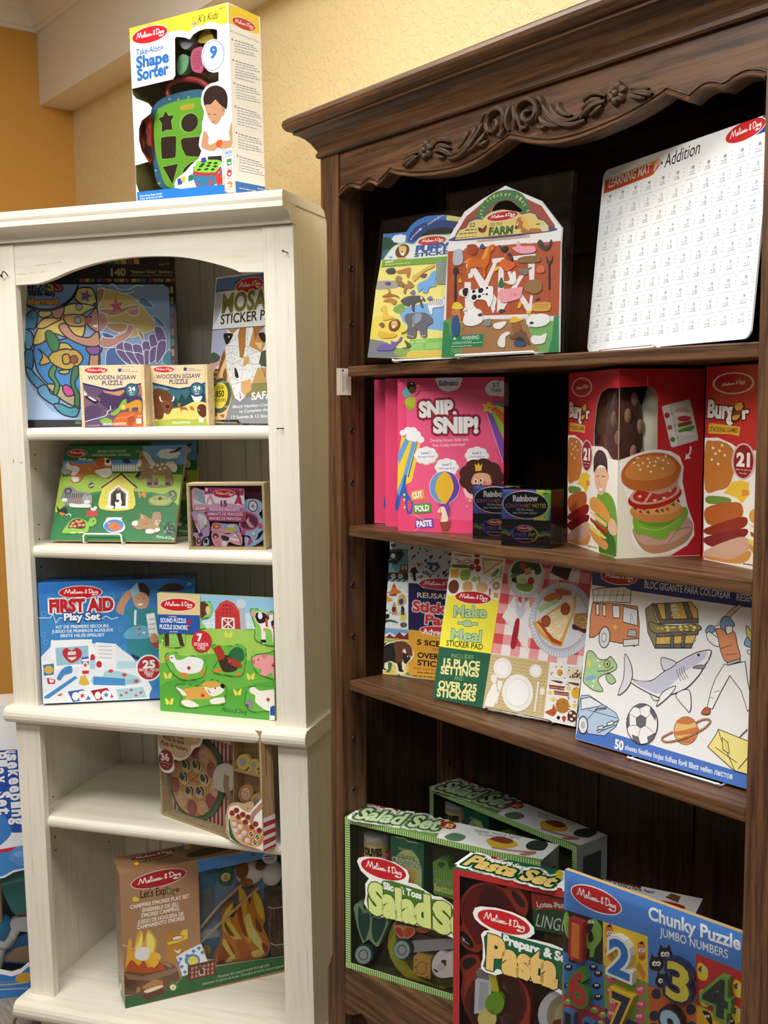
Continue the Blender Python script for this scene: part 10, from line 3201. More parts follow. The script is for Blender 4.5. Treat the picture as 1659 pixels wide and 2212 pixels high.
ART['chunky'] = [
('face', 'F', '''8c6c4c 0 0 0 623 0 0 800 -623 0
4c80cc 0 -17 801 647 4 -5 -123 -632 -18
M c0242c f4f4f4 f6f2ee 608 3687 467 1 -6 184 .1
T f2f4f6 313 739 302 9 196 .03 - 0 0 Chunky Puzzle
T f0f2f6 354 700 223 9 127 .01 - 0 0 JUMBO NUMBERS
282c28 0 -7 664 157 11 4 -143 -157 -10
ecc838 0 150 675 163 8 7 -147 -163 -3
4c80c8 0 313 683 163 5 6 -147 -162 -9
c83434 0 476 688 149 -1 5 -157 -147 7
3c74c0 0 -1 522 155 10 12 -138 -158 -15
7ca440 0 157 533 163 1 9 -139 -163 -1
d06838 0 320 529 163 8 7 -138 -161 -4
e8b830 0 483 532 147 -2 5 -125 -145 -6
b83438 0 8 379 158 15 9 -137 -162 -21
34406c 0 166 394 163 1 8 -143 -162 5
3c7cc0 0 329 395 161 4 5 -134 -158 -13
7cac4c 1 0 637 12 25 10 -23 -2 -38 25 -2 54 19 16 37 -23 -8 2 11 27 15 24 -18 1 -41 -22 -39 -5 -28 -15 -5 -4 25 -60 -22 -3 15 -29 26
E f2f2f0 101 657 30 10 1 -28
E f2f2f0 112 660 29 10 1 -28
E 181818 102 657 12 4 0 -10
E 181818 110 660 12 4 0 -10
182018 1 96 612 14 16 7 -24 -15 -16
d88438 1 162 661 23 13 7 -48 -22 -14
2c1c14 0 166 662 10 14 9 -9
E f2f2f0 172 644 34 12 1 -33
E f2f2f0 184 648 34 12 1 -33
E 181818 173 644 14 5 0 -12
E 181818 183 648 14 5 0 -12
d88438 0 159 583 11 24 24 -32 -5 -27
E b8642c 177 623 57 20 1 -41
d88438 1 279 647 22 12 7 -47 -22 -13
2c1c14 0 282 648 11 13 8 -9
E f2f2f0 288 630 33 12 1 -33
E f2f2f0 300 634 33 12 1 -33
E 181818 290 630 13 5 0 -12
E 181818 299 634 13 5 0 -12
d88438 0 276 570 10 24 24 -31 -5 -27
E b8642c 294 609 54 20 1 -40
E 241c24 374 646 126 46 4 -117
241c24 0 353 653 4 22 11 -11
241c24 0 379 668 7 18 8 -18
E f2f2f0 367 646 40 14 1 -40
E f2f2f0 381 651 39 14 1 -40
E 181818 369 646 16 6 1 -15
E 181818 380 650 16 6 1 -15
L a03c44 00 17 362 621 26 8
E 241c24 346 606 127 47 4 -117
241c24 0 324 613 5 22 11 -11
241c24 0 351 628 7 18 8 -18
E f2f2f0 339 606 40 15 1 -40
E f2f2f0 353 611 40 15 1 -40
E 181818 341 606 16 6 1 -15
E 181818 352 610 16 6 1 -15
L a03c44 00 17 334 581 26 8
E 241c24 369 561 126 49 4 -117
241c24 0 348 567 4 22 11 -11
241c24 0 374 582 7 19 8 -18
E f2f2f0 362 560 40 15 1 -40
E f2f2f0 376 565 39 15 1 -40
E 181818 364 560 16 6 1 -15
E 181818 375 565 16 6 1 -15
L a03c44 00 17 357 535 26 8
ecd43c 1 481 652 12 14 23 -15 -4 -31 -25 -4
6c4820 1 484 643 12 14 -2 -20
E f2f2f0 500 649 22 8 1 -23
E f2f2f0 508 652 22 8 1 -23
E 181818 501 649 9 3 0 -9
E 181818 507 652 9 3 0 -8
ecd43c 1 491 574 13 14 23 -15 -4 -30 -25 -5
6c4820 1 494 565 12 15 -1 -20
E f2f2f0 510 572 22 9 1 -23
E f2f2f0 518 575 22 9 1 -23
E 181818 511 572 9 4 0 -9
E 181818 517 574 9 4 0 -8
ecd43c 1 595 643 12 14 22 -15 -4 -30 -23 -4
6c4820 1 598 635 12 13 -2 -19
E f2f2f0 613 640 21 8 1 -23
E f2f2f0 621 643 21 8 1 -23
E 181818 614 641 8 3 0 -8
E 181818 620 643 8 3 0 -8
ecd43c 1 593 567 12 14 22 -15 -4 -29 -23 -5
6c4820 1 596 559 12 14 -2 -20
E f2f2f0 611 565 21 9 1 -23
E f2f2f0 619 568 21 9 1 -23
E 181818 612 565 9 3 0 -8
E 181818 618 567 8 3 0 -8
E 1c2024 41 508 85 31 2 -58
E f2f2f0 37 510 21 8 1 -20
E f2f2f0 45 513 21 8 1 -20
E 181818 38 510 9 3 0 -7
E 181818 44 513 9 3 0 -7
E 1c2024 83 529 83 31 2 -57
E f2f2f0 79 531 21 8 1 -20
E f2f2f0 87 534 21 8 1 -20
E 181818 80 531 8 3 0 -7
E 181818 86 533 8 3 0 -7
E 1c2024 120 511 82 31 2 -57
E f2f2f0 116 513 21 8 1 -20
E f2f2f0 123 516 21 8 1 -20
E 181818 117 513 8 3 0 -7
E 181818 122 516 8 3 0 -7
E 1c2024 24 475 86 32 2 -58
E f2f2f0 20 477 21 8 1 -20
E f2f2f0 27 480 21 8 1 -20
E 181818 20 477 9 3 0 -7
E 181818 26 480 9 3 0 -7
E 1c2024 138 497 82 31 2 -56
E f2f2f0 134 499 20 8 1 -20
E f2f2f0 141 502 20 8 1 -20
E 181818 135 499 8 3 0 -7
E 181818 141 502 8 3 0 -7
E 1c2024 133 454 82 32 2 -57
E f2f2f0 130 456 21 8 1 -20
E f2f2f0 137 459 20 8 1 -20
E 181818 130 456 8 3 0 -7
E 181818 136 458 8 3 0 -7
E 1c2024 25 412 86 33 2 -58
E f2f2f0 21 414 21 8 1 -20
E f2f2f0 29 417 21 8 1 -20
E 181818 22 414 9 3 0 -7
E 181818 28 416 9 3 0 -7
E 1c2024 140 420 82 32 2 -57
E f2f2f0 136 422 20 8 1 -20
E f2f2f0 144 425 20 8 1 -20
E 181818 137 422 8 3 0 -7
E 181818 143 425 8 3 0 -7
E 1c2024 38 391 85 34 2 -58
E f2f2f0 34 392 21 8 1 -20
E f2f2f0 42 395 21 8 1 -20
E 181818 35 393 9 3 0 -7
E 181818 41 395 9 3 0 -7
E e05c78 187 503 97 37 3 -91
E f2f2f0 179 504 26 10 1 -25
E f2f2f0 189 508 26 10 1 -25
E 181818 180 505 10 4 0 -9
E 181818 187 508 10 4 0 -9
E e05c78 238 520 95 36 3 -90
E f2f2f0 230 521 25 10 1 -25
E f2f2f0 240 525 25 10 1 -25
E 181818 231 522 10 4 0 -9
E 181818 239 524 10 4 0 -9
E e05c78 189 460 97 38 3 -92
E f2f2f0 181 461 26 10 1 -25
E f2f2f0 190 465 26 10 1 -25
E 181818 182 461 10 4 0 -9
E 181818 189 464 10 4 0 -9
E e05c78 295 504 93 36 3 -89
E f2f2f0 287 505 25 10 1 -25
E f2f2f0 296 509 25 10 1 -25
E 181818 288 506 10 4 0 -9
E 181818 295 508 10 4 0 -9
E e05c78 297 457 93 37 3 -90
E f2f2f0 289 458 25 10 1 -25
E f2f2f0 298 461 25 10 1 -25
E 181818 290 458 10 4 0 -9
E 181818 297 461 10 4 0 -9
E e05c78 199 423 97 39 3 -92
E f2f2f0 190 424 26 10 1 -25
E f2f2f0 200 427 26 10 1 -25
E 181818 192 424 10 4 0 -9
E 181818 199 427 10 4 0 -9
E e05c78 295 416 93 38 3 -90
E f2f2f0 287 417 25 10 1 -25
E f2f2f0 296 421 25 10 1 -25
E 181818 288 417 10 4 0 -9
E 181818 295 420 10 4 0 -9
E e05c78 194 385 97 40 3 -92
E f2f2f0 186 386 26 11 1 -25
E f2f2f0 195 389 26 10 1 -25
E 181818 187 386 10 4 0 -9
E 181818 194 389 10 4 0 -9
E 34304c 349 513 85 34 3 -83
E 34304c 344 441 85 35 3 -84
E 34304c 466 510 81 33 3 -81
E 34304c 470 459 81 34 3 -81
E 34304c 345 402 85 36 3 -84
E 34304c 461 416 81 35 3 -82
E 9cae5c 371 524 37 15 1 -34
E 9cae5c 442 525 36 14 1 -34
E 7cac4c 27 359 80 32 1 -48
E f2f2f0 23 364 21 9 1 -20
E f2f2f0 31 367 21 9 1 -20
E 181818 24 365 9 3 0 -7
E 181818 30 367 9 3 0 -7
E 7cac4c 60 370 78 31 1 -47
E f2f2f0 56 375 21 8 1 -20
E f2f2f0 64 378 21 8 1 -20
E 181818 57 375 8 3 0 -7
E 181818 63 378 8 3 0 -7
E 7cac4c 94 370 77 31 1 -47
E f2f2f0 90 375 21 8 1 -20
E f2f2f0 98 378 21 8 1 -20
E 181818 91 375 8 3 0 -7
E 181818 97 378 8 3 0 -7
E 7cac4c 127 371 76 31 1 -47
E f2f2f0 123 375 21 8 1 -20
E f2f2f0 130 378 21 8 1 -20
E 181818 124 376 8 3 0 -7
E 181818 130 378 8 3 0 -7
E 7cac4c 160 368 75 31 1 -46
E f2f2f0 156 373 20 8 1 -20
E f2f2f0 163 376 20 8 1 -20
E 181818 157 373 8 3 0 -7
E 181818 162 376 8 3 0 -7
E 7cac4c 152 336 76 31 1 -46
E f2f2f0 148 341 20 8 1 -20
E f2f2f0 155 344 20 8 1 -20
E 181818 149 341 8 3 0 -7
E 181818 154 344 8 3 0 -7
E 7cac4c 156 307 75 32 1 -46
E f2f2f0 152 311 20 9 1 -20
E f2f2f0 159 314 20 9 1 -20
E 181818 153 312 8 3 0 -7
E 181818 158 314 8 3 0 -7
1c1c1c 1 503 521 26 1 6 -36
E f2f2f0 515 510 22 9 1 -23
E f2f2f0 523 513 22 9 1 -23
E 181818 516 511 9 4 0 -9
E 181818 522 513 9 4 0 -9
1c1c1c 1 577 537 25 0 6 -35
E f2f2f0 589 526 22 9 1 -23
E f2f2f0 596 529 21 9 1 -23
E 181818 589 526 9 4 0 -8
E 181818 595 529 9 4 0 -8'''),
('num', '1', (247, 2684, 534, 158), 'b02c2c', 'e08038', 'chunky number one in orange with red sides'),
('num', '2', (952, 2677, 544, 397), 'f0f0ee', '2f78c8', 'chunky number two in blue with white sides'),
('num', '3', (1971, 2691, 534, 390), '2c2c54', 'd8cc48', 'chunky number three in yellow with navy sides'),
('num', '4', (2569, 2709, 532, 407), '6ca44c', '2c3438', 'chunky number four in black with green sides'),
('num', '6', (218, 1910, 538, 349), '4c8c3c', 'c03838', 'chunky number six in red with green sides'),
('num', '7', (1031, 1833, 534, 340), 'ecc82c', '302c50', 'chunky number seven in navy with yellow sides'),
('num', '8', (1878, 1898, 551, 369), '282828', 'a8c4dc', 'chunky number eight in pale blue with black sides'),
('num', '11', (162, 1381, 291, 500), '3c78b4', '1c1c24', 'chunky number eleven in black with blue sides'),
('face', 'T', '''6ca0dc 0 0 0 623 0 0 18 -623 0''')]
# ------------------------------------------------------------------ goods: (frame, shelf z, [x, y, turn, lean, width, height, depth])
POS = {
    'sorter': ('W', 0.4589, [0.3438, 0.12, 0.24, 0, 0.3032, 0.4361, 0.1154]),
    'mermaid': ('W', -0.0507, [0.032, 0.06, -0.467, 0.148, 0.386, 0.434, 0.006]),
    'jigA': ('W', -0.0507, [0.2266, 0.0294, -0.2526, 0, 0.1473, 0.1494, 0.0514]),
    'jigB': ('W', -0.0507, [0.366, 0.1194, 0.0175, 0, 0.1466, 0.1472, 0.034]),
    'mosaic': ('W', -0.0507, [0.4853, 0.1691, 0.4451, 0.1251, 0.25, 0.3603, 0.008]),
    'pet': ('W', -0.3438, [0.085, 0.0675, -0.1093, 0.4269, 0.3343, 0.2556, 0.011]),
    'pet2': ('W', -0.3438, [0.089, 0.135, -0.3922, 0.33, 0.3393, 0.2567, 0.011]),
    'magnets': ('W', -0.3438, [0.4962, 0.0333, -0.1491, 0, 0.1902, 0.1586, 0.05]),
    'firstaid': ('W', -0.7500, [0.0836, 0.0056, -0.4152, 0.0475, 0.3873, 0.3067, 0.1215]),
    'sound': ('W', -0.7500, [0.3956, 0.0424, 0.0157, 0.0314, 0.31, 0.2935, 0.014]),
    'pizza': ('W', -1.0443, [0.3495, 0.1055, 0.3784, 0, 0.3745, 0.29, 0.04]),
    'camp': ('W', -1.5270, [0.2805, 0.0062, -0.7041, 0, 0.43, 0.3589, 0.1022]),
    'safari': ('D', 0.0747, [0.1097, -0.0179, -0.1997, 0.2014, 0.24, 0.3244, 0.004]),
    'farm': ('D', 0.0747, [0.3158, -0.0091, -0.1417, 0.0801, 0.2407, 0.2801, 0.004]),
    'mat': ('D', 0.0747, [0.56, 0.09, 0.25, 0.096, 0.372, 0.293, 0.003]),
    'snip1': ('D', -0.2421, [0.152, 0.0239, -0.5481, 0, 0.2066, 0.2896, 0.04]),
    'snip2': ('D', -0.2421, [0.0705, 0.058, -0.5481, 0.0016, 0.2066, 0.292, 0.04]),
    'snip3': ('D', -0.2421, [0.0102, 0.0764, -0.5481, 0.0121, 0.2066, 0.2912, 0.04]),
    'scr1': ('D', -0.2421, [0.4424, 0.0148, -0.2976, 0, 0.0915, 0.0975, 0.0491]),
    'scr2': ('D', -0.2421, [0.3388, 0.0449, -0.3479, 0, 0.0921, 0.0968, 0.0494]),
    'burg1': ('D', -0.2421, [0.6744, 0.0345, -1.0949, 0, 0.1399, 0.2907, 0.215]),
    'burg2': ('D', -0.2421, [0.9704, 0.0641, -1.28, 0, 0.1399, 0.2916, 0.215]),
    'reus': ('D', -0.5572, [0.0204, 0.089, -0.4, 0.12, 0.35, 0.28, 0.006]),
    'salad1': ('D', -1.1630, [0.014, -0.0065, -0.36, 0, 0.4312, 0.3218, 0.0896]),
    'salad2': ('D', -1.1630, [-0.0287, 0.2588, -0.0062, 0, 0.4312, 0.3151, 0.0896]),
    'pasta': ('D', -1.1630, [0.3526, -0.0123, -0.4225, 0, 0.4233, 0.33, 0.0796]),
    'chunky': ('D', -1.1630, [0.5907, 0.0121, -0.1167, 0.02, 0.3114, 0.4, 0.009]),
    'jumbo': ('D', -0.5572, [0.5795, 0.0529, -0.03, 0.136, 0.385, 0.2877, 0.008]),
    'house': ('O', -1.6200, [-1.1872, 2.7937, -0.1969, 0, 0.275, 0.8246, 0.12]),
    'make': ('D', -0.5572, [0.239, 0.036, -0.22, 0.228, 0.303, 0.279, 0.008])
}
def item_matrix(k):
    fr, z, (x, y, ya, th, w, h, d) = POS[k]
    lift = LIFT.get(k, 0.0) + d * math.sin(th)
    return FRAMES[fr] @ Matrix.Translation((x, y, z + lift)) @ Matrix.Rotation(-ya, 4, 'Z') @ Matrix.Rotation(-th, 4, 'X')
LIFT = {k: 0.0034 for k in ('pet', 'safari', 'farm', 'mat', 'jumbo', 'mosaic', 'make')}
def whd(k): return POS[k][2][4:7]
def planes(w, h, d, f, dd=0.0, base=0, clip=None, holes=None):
    R = lambda a, b: [(0, 0), (a, 0), (a, b), (0, b)]
    if f == 'F': return Plane((0, dd, 0), (1, 0, 0), (0, 0, 1), (0, -1, 0), clip or R(w, h), holes, base)
    if f == 'R': return Plane((w - dd, 0, 0), (0, 1, 0), (0, 0, 1), (1, 0, 0), clip or R(d, h), holes, base)
    if f == 'L': return Plane((dd, d, 0), (0, -1, 0), (0, 0, 1), (-1, 0, 0), clip or R(d, h), holes, base)
    if f == 'T': return Plane((0, 0, h - dd), (1, 0, 0), (0, 1, 0), (0, 0, 1), clip or R(w, d), holes, base)
def clip_rect(P, x0, y0, x1, y1):
    for ax, lim, sg in ((0, x0, 1), (0, x1, -1), (1, y0, 1), (1, y1, -1)):
        out = []
        for i in range(len(P)):
            a, b = P[i - 1], P[i]; ia, ib = (a[ax] - lim) * sg >= 0, (b[ax] - lim) * sg >= 0
            if ia != ib:
                t = (lim - a[ax]) / (b[ax] - a[ax]); out.append((a[0] + (b[0] - a[0]) * t, a[1] + (b[1] - a[1]) * t))
            if ib: out.append(b)
        P = out
        if not P: return P
    return P
def ccw(P): return P if sum(P[i - 1][0] * P[i][1] - P[i][0] * P[i - 1][1] for i in range(len(P))) > 0 else P[::-1]
def slab(mb, P, y0, y1, front, side):
    """solid with outline P (x, z) from y0 (front) to y1"""
    P = ccw(P); n = len(P)
    mb.face([(x, y0, z) for x, z in P], front); mb.face([(x, y1, z) for x, z in P[::-1]], side)
    for i in range(n):
        a, b = P[i], P[(i + 1) % n]; mb.face([(a[0], y0, a[1]), (a[0], y1, a[1]), (b[0], y1, b[1]), (b[0], y0, b[1])], side)
def shade(c, f): return ''.join('%02x' % max(0, min(255, int(int(c[i:i + 2], 16) * f))) for i in (0, 2, 4))
def add_parts(k, root, E, box, skip=()):
    w, h, d = whd(k); made = {}
    for e in E:
        t = e[0]
        if t in ('piece', 'ball', 'tube') and e[1] in skip: continue
        if t == 'piece':
            _, nm, dd, th, col, o, sm, src, par, lab, mt = e; dd *= 1e-4; th *= 1e-4
            P = path(o.split()); P = cat(P, True) if sm else P
            mg = 0.003 if (box and dd > 0) else 0.0
            P = clip_rect(P, mg, mg, w - mg, h - mg)
            if len(P) < 3: continue
            if box and dd > 0: th = min(th, max(0.001, d - 0.003 - dd))
            mb = MB(); P = ccw(P); slab(mb, P, dd, dd + th, col, shade(col, 0.93)); Plane((0, dd, 0), (1, 0, 0), (0, 0, 1), (0, -1, 0), P).draw(mb, src)
            p = made.get(par, root); made[nm] = mb.build(nm, mt, p, label=lab or None)
        elif t == 'ball':
            _, nm, dd, col, c, par, lab, mt = e; dd *= 1e-4; c = [q * 1e-4 for q in c]
            if nm == 'knob': par = 'puzzle_piece'
            mb = MB(); ball(mb, (c[0], dd + c[4], c[1]), c[2], c[4], c[3], col); made[nm] = mb.build(nm, mt, made.get(par, root), label=lab or None)
        elif t == 'tube':
            _, nm, dd, col, r, o, sm, par, lab, mt = e; r *= 1e-4; P = path(o.split()); P = cat(P, False, 6) if sm else P
            P = [(min(max(x, r + .002), w - r - .002), min(max(z, r * .2 + .002), h - r * .2 - .002)) for x, z in P]
            mb = MB(); tube(mb, [(x, dd * 1e-4 + r, z) for x, z in P], r, col, 16); made[nm] = mb.build(nm, mt, made.get(par, root), label=lab or None)
    return made
def faces_of(E, f): return '\n'.join(e[2] for e in E if e[0] == 'face' and e[1] == f)
def carton(k, name, label, ct, group, cols, mat='gloss', skip=(), E=None, film=True):
    """folding carton with printed faces; window cut-outs show the inside"""
    w, h, d = whd(k); E = ART.get(k, []) if E is None else E
    holes = {'F': [], 'L': []}
    for e in E:
        if e[0] == 'hole': P = path(e[2].split()); P = cat(P, True) if e[3] else P; W_ = w if e[1] == 'F' else d; holes[e[1]].append(ccw(clip_rect(P, 0.0002, 0.002, W_ - 0.0002, h - 0.002)))
        if e[0] == 'frame': t = e[1]; holes['F'].append([(t, t), (w - t, t), (w - t, h - t), (t, h - t)])
    has = any(holes.values()) or any(e[0] in ('piece', 'ball', 'tube') for e in E)
    M = item_matrix(k); mb = MB()
    for f in 'FRLT':
        base = cols.get(f, cols['F']); hs = holes.get(f, [])
        pl = planes(w, h, d, f, 0, 0, None, hs); pl.put(mb, [pl.clip], base, 0, True); pl.draw(mb, faces_of(E, f))
        if has:
            q = planes(w, h, d, f, 0.0012, 0, None, hs); q.put(mb, [q.clip], cols.get('I', 'b8ada0'), 0, True)
            for H in hs:
                for i in range(len(H)): a, b = H[i], H[(i + 1) % len(H)]; mb.face([pl.at(a, 0), pl.at(b, 0), q.at(b, 0), q.at(a, 0)], 'd8d2c4')
    for y in ((d,) if not has else (d, d - 0.0012)): mb.face([(0, y, 0), (w, y, 0), (w, y, h), (0, y, h)], cols.get('K', cols['F']) if y == d else cols.get('I', 'b8ada0'))
    for z in ((0,) if not has else (0, 0.0012)): mb.face([(0, 0, z), (w, 0, z), (w, d, z), (0, d, z)], cols.get('F') if z == 0 else cols.get('I', 'b8ada0'))
    if not has:
        o = mb.build(name, mat); o.matrix_world = M; return tag(o, label, ct, group)
    root = empty(name, M, label, ct, group)
    mb.build('carton', mat, root)
    if film and any(holes.values()):
        fm = MB()
        for f in 'FL':
            for H in holes[f]: q = planes(w, h, d, f, 0.0018); [fm.face([q.at(p, 0) for p in T]) for T in tess(H, None, [])]
        fm.build('window_film', 'film', root, label='clear plastic window')
    add_parts(k, root, E, True, skip); return root
def board(k, name, label, ct, group, edge, mat='print', src='F', outline=None, holes=None, E=None, skip=()):
    """flat panel: pad, puzzle board or card"""
    w, h, d = whd(k); E = ART.get(k, []) if E is None else E; P = outline or [(0, 0), (w, 0), (w, h), (0, h)]
    M = item_matrix(k); mb = MB(); P = ccw(P)
    if holes:
        pl = Plane((0, 0, 0), (1, 0, 0), (0, 0, 1), (0, -1, 0), P, holes); pl.put(mb, [P], edge, 0, True)
        pb = Plane((0, d, 0), (1, 0, 0), (0, 0, 1), (0, -1, 0), P, holes); pb.put(mb, [P], edge, 0, True)
        for L in [P] + holes:
            for i in range(len(L)): a, b = L[i], L[(i + 1) % len(L)]; mb.face([(a[0], 0, a[1]), (a[0], d, a[1]), (b[0], d, b[1]), (b[0], 0, b[1])], edge)
    else: slab(mb, P, 0, d, edge, edge); pl = Plane((0, 0, 0), (1, 0, 0), (0, 0, 1), (0, -1, 0), P)
    pl.draw(mb, faces_of(E, 'F'))
    if not any(e[0] in ('piece', 'ball', 'tube', 'num') for e in E):
        o = mb.build(name, mat); o.matrix_world = M; return tag(o, label, ct, group)
    root = empty(name, M, label, ct, group); mb.build('board' if 'puzzle' in name else 'card', mat, root); add_parts(k, root, E, False, skip); return root
def rounded(x0, z0, x1, z1, r, n=6):
    return [(cx + r * math.cos(a0 + math.pi / 2 * i / n), cz + r * math.sin(a0 + math.pi / 2 * i / n)) for cx, cz, a0 in ((x1 - r, z0 + r, -math.pi / 2), (x1 - r, z1 - r, 0), (x0 + r, z1 - r, math.pi / 2), (x0 + r, z0 + r, math.pi)) for i in range(n + 1)]
def easel(k, label, u0, u1, lip, top, mat='white_wire', r=0.0017, fy=-0.008):
    """one bent wire: lip in front, arms under the goods, back loop leaning behind them"""
    fr, z, (x, y, ya, th, w, h, d) = POS[k]
    M = FRAMES[fr] @ Matrix.Translation((x, y, z)) @ Matrix.Rotation(-ya, 4, 'Z'); b = MB(); g = r + 0.0001
    yb = d / math.cos(th) + 0.006; tb = lambda q: yb + q * math.tan(th); L = []
    a, c = u0 * w, u1 * w
    half = [(a + 0.006, tb(top), top), (a, tb(top - 0.008), top - 0.008), (a, tb(0.012), 0.012), (a, yb + 0.004, g + 0.001), (a, 0.02, g), (a, fy + 0.004, g), (a, fy - 0.001, g + 0.003), (a + 0.001, fy - 0.002, max(lip - 0.004, g + 0.004)), (a + 0.005, fy - 0.001, lip), (a + 0.012, fy, lip)]
    half2 = [(a + c - p[0], p[1], p[2]) for p in half[::-1]]
    path = half + half2 + [half[0]]
    tube(b, path, r, 'ffffff', 8, cap=False)
    o = b.build('display_easel', mat); o.matrix_world = M; tag(o, label, 'easel', 'small display easels on the shelves')
    for f in o.data.polygons: f.use_smooth = True
    return o

# --- white bookcase goods
carton('sorter', 'shape_sorter_box', 'tall white and yellow shape sorter toy box standing on top of the white bookcase', 'toy box', None, dict(F='f3f4f4', R='f3f4f4', L='f0d040', T='f0d040', I='9a8c58', K='f0d040'))
board('mermaid', 'sticker_kit', 'large stained glass mermaid sticker kit leaning at the left of the top white shelf', 'craft kit', None, '16181c', 'gloss')
for k, lab in (('jigA', 'small wooden jigsaw box showing a purple canyon and a mountain lion'), ('jigB', 'small wooden jigsaw box showing brown bison in a yellow meadow')):
    w, h, d = whd(k); root = empty('jigsaw_puzzle_box', item_matrix(k), lab, 'puzzle', 'two small jigsaw boxes'); b = MB(); b.box(-0.006, w + 0.006, 0, d, 0, h)
    b.build('wooden_box', 'pale_wood', root, 0.0015); add_parts(k, root, ART[k], False)
board('mosaic', 'sticker_pad', 'mosaic sticker pad with a giraffe face, half hidden by the right white post', 'sticker pad', None, 'e8e8e2', 'gloss')
board('pet', 'peg_puzzle', 'green pet peg puzzle with yellow doghouse, in front on a white wire easel', 'puzzle', 'green pet peg puzzles', 'd8bc8c')
board('pet2', 'peg_puzzle', 'second green pet peg puzzle, in shade behind the one on the wire easel', 'puzzle', 'green pet peg puzzles', 'd8bc8c', E=ART['pet'])
def crate(k, name, label, ct, t, mat, back):
    w, h, d = whd(k); root = empty(name, item_matrix(k), label, ct); b = MB()
    for q in ((0, w, 0, d, 0, t), (0, w, 0, d, h - t, h), (0, t, 0, d, t, h - t), (w - t, w, 0, d, t, h - t)): b.box(*q)
    b.build('wooden_frame', mat, root, 0.001)
    b = MB(); b.box(t, w - t, d - 0.003, d - 0.0002, t, h - t, back); b.build('back_panel', 'print', root)
    b = MB(); q = planes(w, h, d, 'F', -0.0004); b.face([q.at(p, 0) for p in q.clip]); b.build('shrink_film', 'film', root, label='clear shrink wrap')
    add_parts(k, root, ART[k], False)
    if faces_of(ART[k], 'R'): b = MB(); b.box(w, w + 0.0006, 0.001, d - 0.001, 0.001, h - 0.001); b.build('side_board', 'striped_wood', root, label='grooved brown side board'); b = MB(); planes(w, h, d, 'R', -0.0008).draw(b, faces_of(ART[k], 'R')); b.build('side_label', 'print', root, label='red and white striped side label')
    return root
crate('magnets', 'magnet_box', 'wooden box of pink and blue magnets with a magenta label', 'magnet set', 0.0062, 'pale_wood', '8c3458')
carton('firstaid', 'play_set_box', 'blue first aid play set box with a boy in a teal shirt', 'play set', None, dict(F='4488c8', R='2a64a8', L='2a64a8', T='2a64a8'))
board('sound', 'sound_puzzle', 'green farm sound puzzle with a red barn, in front of the first aid box', 'puzzle', None, 'c8d8a0', skip=())
crate('pizza', 'pizza_set', 'toy pizza set in a divided wooden crate on the lower white shelf', 'play set', 0.006, 'pale_wood', 'c8a878')
carton('camp', 'campfire_set_box', 'brown and blue campfire play set box with flames in its window', 'play set', None, dict(F='a8805f', R='6a94c8', L='9c7656', T='94704f', I='9cb0c8'))
carton('house', 'cleaning_set_box', 'tall blue and white housekeeping set box on the floor left of the white bookcase', 'play set', None, dict(F='eceef2', R='2f78c0', L='2f78c0', T='eceef2', I='243454'))
easel('pet', 'white wire easel gripping the green pet peg puzzle', 0.29, 0.60, 0.026, 0.16, r=0.0024)
easel('mosaic', 'clear plastic easel under the giraffe sticker pad', 0.12, 0.55, 0.010, 0.15, 'acrylic', 0.003)

# --- dark bookcase goods
def cut_of(k): return [P for P in (path(e[1].split()) for e in ART[k] if e[0] == 'cut')][0]
for k, lab, edge in (('safari', 'blue and yellow safari animal sticker pack with a lion on its header', 'f0e488'), ('farm', 'red barn-shaped farm animal sticker pack in a clear bag', 'e8e4e4')):
    w, h, d = whd(k); hs = [cat(path(e[2].split()), True) for e in ART[k] if e[0] == 'hole']
    P = clip_rect(cut_of(k), -0.003, 0, w + 0.003 if k == 'safari' else w + 0.01, h + 0.12); r = board(k, 'sticker_pack', lab, 'sticker pack', 'puffy sticker packs', edge, outline=P, holes=[ccw(q) for q in hs])
    bb = bbox(P); b = MB(); R = random.Random(7); n = 14
    for y0, s in ((-0.0048, -1), (d + 0.002, 1)):
        rows = [[(bb[0] - 0.005 + (bb[2] - bb[0] + 0.017) * i / n, y0 + s * (0.0016 * R.random() if 0 < i < n and 0 < j < n else 0), -0.0005 + (bb[3] + 0.004) * j / n) for i in range(n + 1)] for j in range(n + 1)]
        b.grid(rows)
    b.build('plastic_bag', 'film', r, label='clear crinkled plastic bag')
w, h, d = whd('mat'); board('mat', 'learning_mat', 'white addition learning mat covered in sums, on the top dark shelf', 'mat', None, 'f2f5f6', 'gloss', outline=rounded(0, 0, w, h, 0.013))
for k, lab, src in (('snip1', 'frontmost of the three pink scissor craft boxes, fully in view', None), ('snip2', 'middle of the three pink scissor craft boxes, mostly covered', 'snip2'), ('snip3', 'rearmost of the three pink scissor craft boxes, beside the dark post', 'snip2')):
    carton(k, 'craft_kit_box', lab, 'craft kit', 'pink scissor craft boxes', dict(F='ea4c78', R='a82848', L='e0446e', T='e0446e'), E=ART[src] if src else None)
for k, lab in (('scr1', 'small black rainbow scratch note box in front, wholly in view'), ('scr2', 'small black rainbow scratch note box behind the other, against the pink box')):
    w, h, d = whd(k); root = empty('scratch_note_box', item_matrix(k), lab, 'craft kit', 'two scratch note boxes'); add_parts(k, root, ART['scr1'], False)
    b = MB(); b.box(0.0045, w - 0.0035, 0.0032, d - 0.002, 0.0015, h - 0.003, '5a1420'); pl = Plane((w - 0.0034, 0, 0), (0, 1, 0), (0, 0, 1), (1, 0, 0), [(0.004, 0.002), (d - 0.002, 0.002), (d - 0.002, h - 0.003), (0.004, h - 0.003)]); pl.draw(b, faces_of(ART['scr1'], 'R')); b.build('stylus_tray', 'print', root, label='dark red inner tray')
    b = MB(); b.box(0, w, 0, d, 0, h); b.build('clear_case', 'acrylic', root, label='clear plastic case')
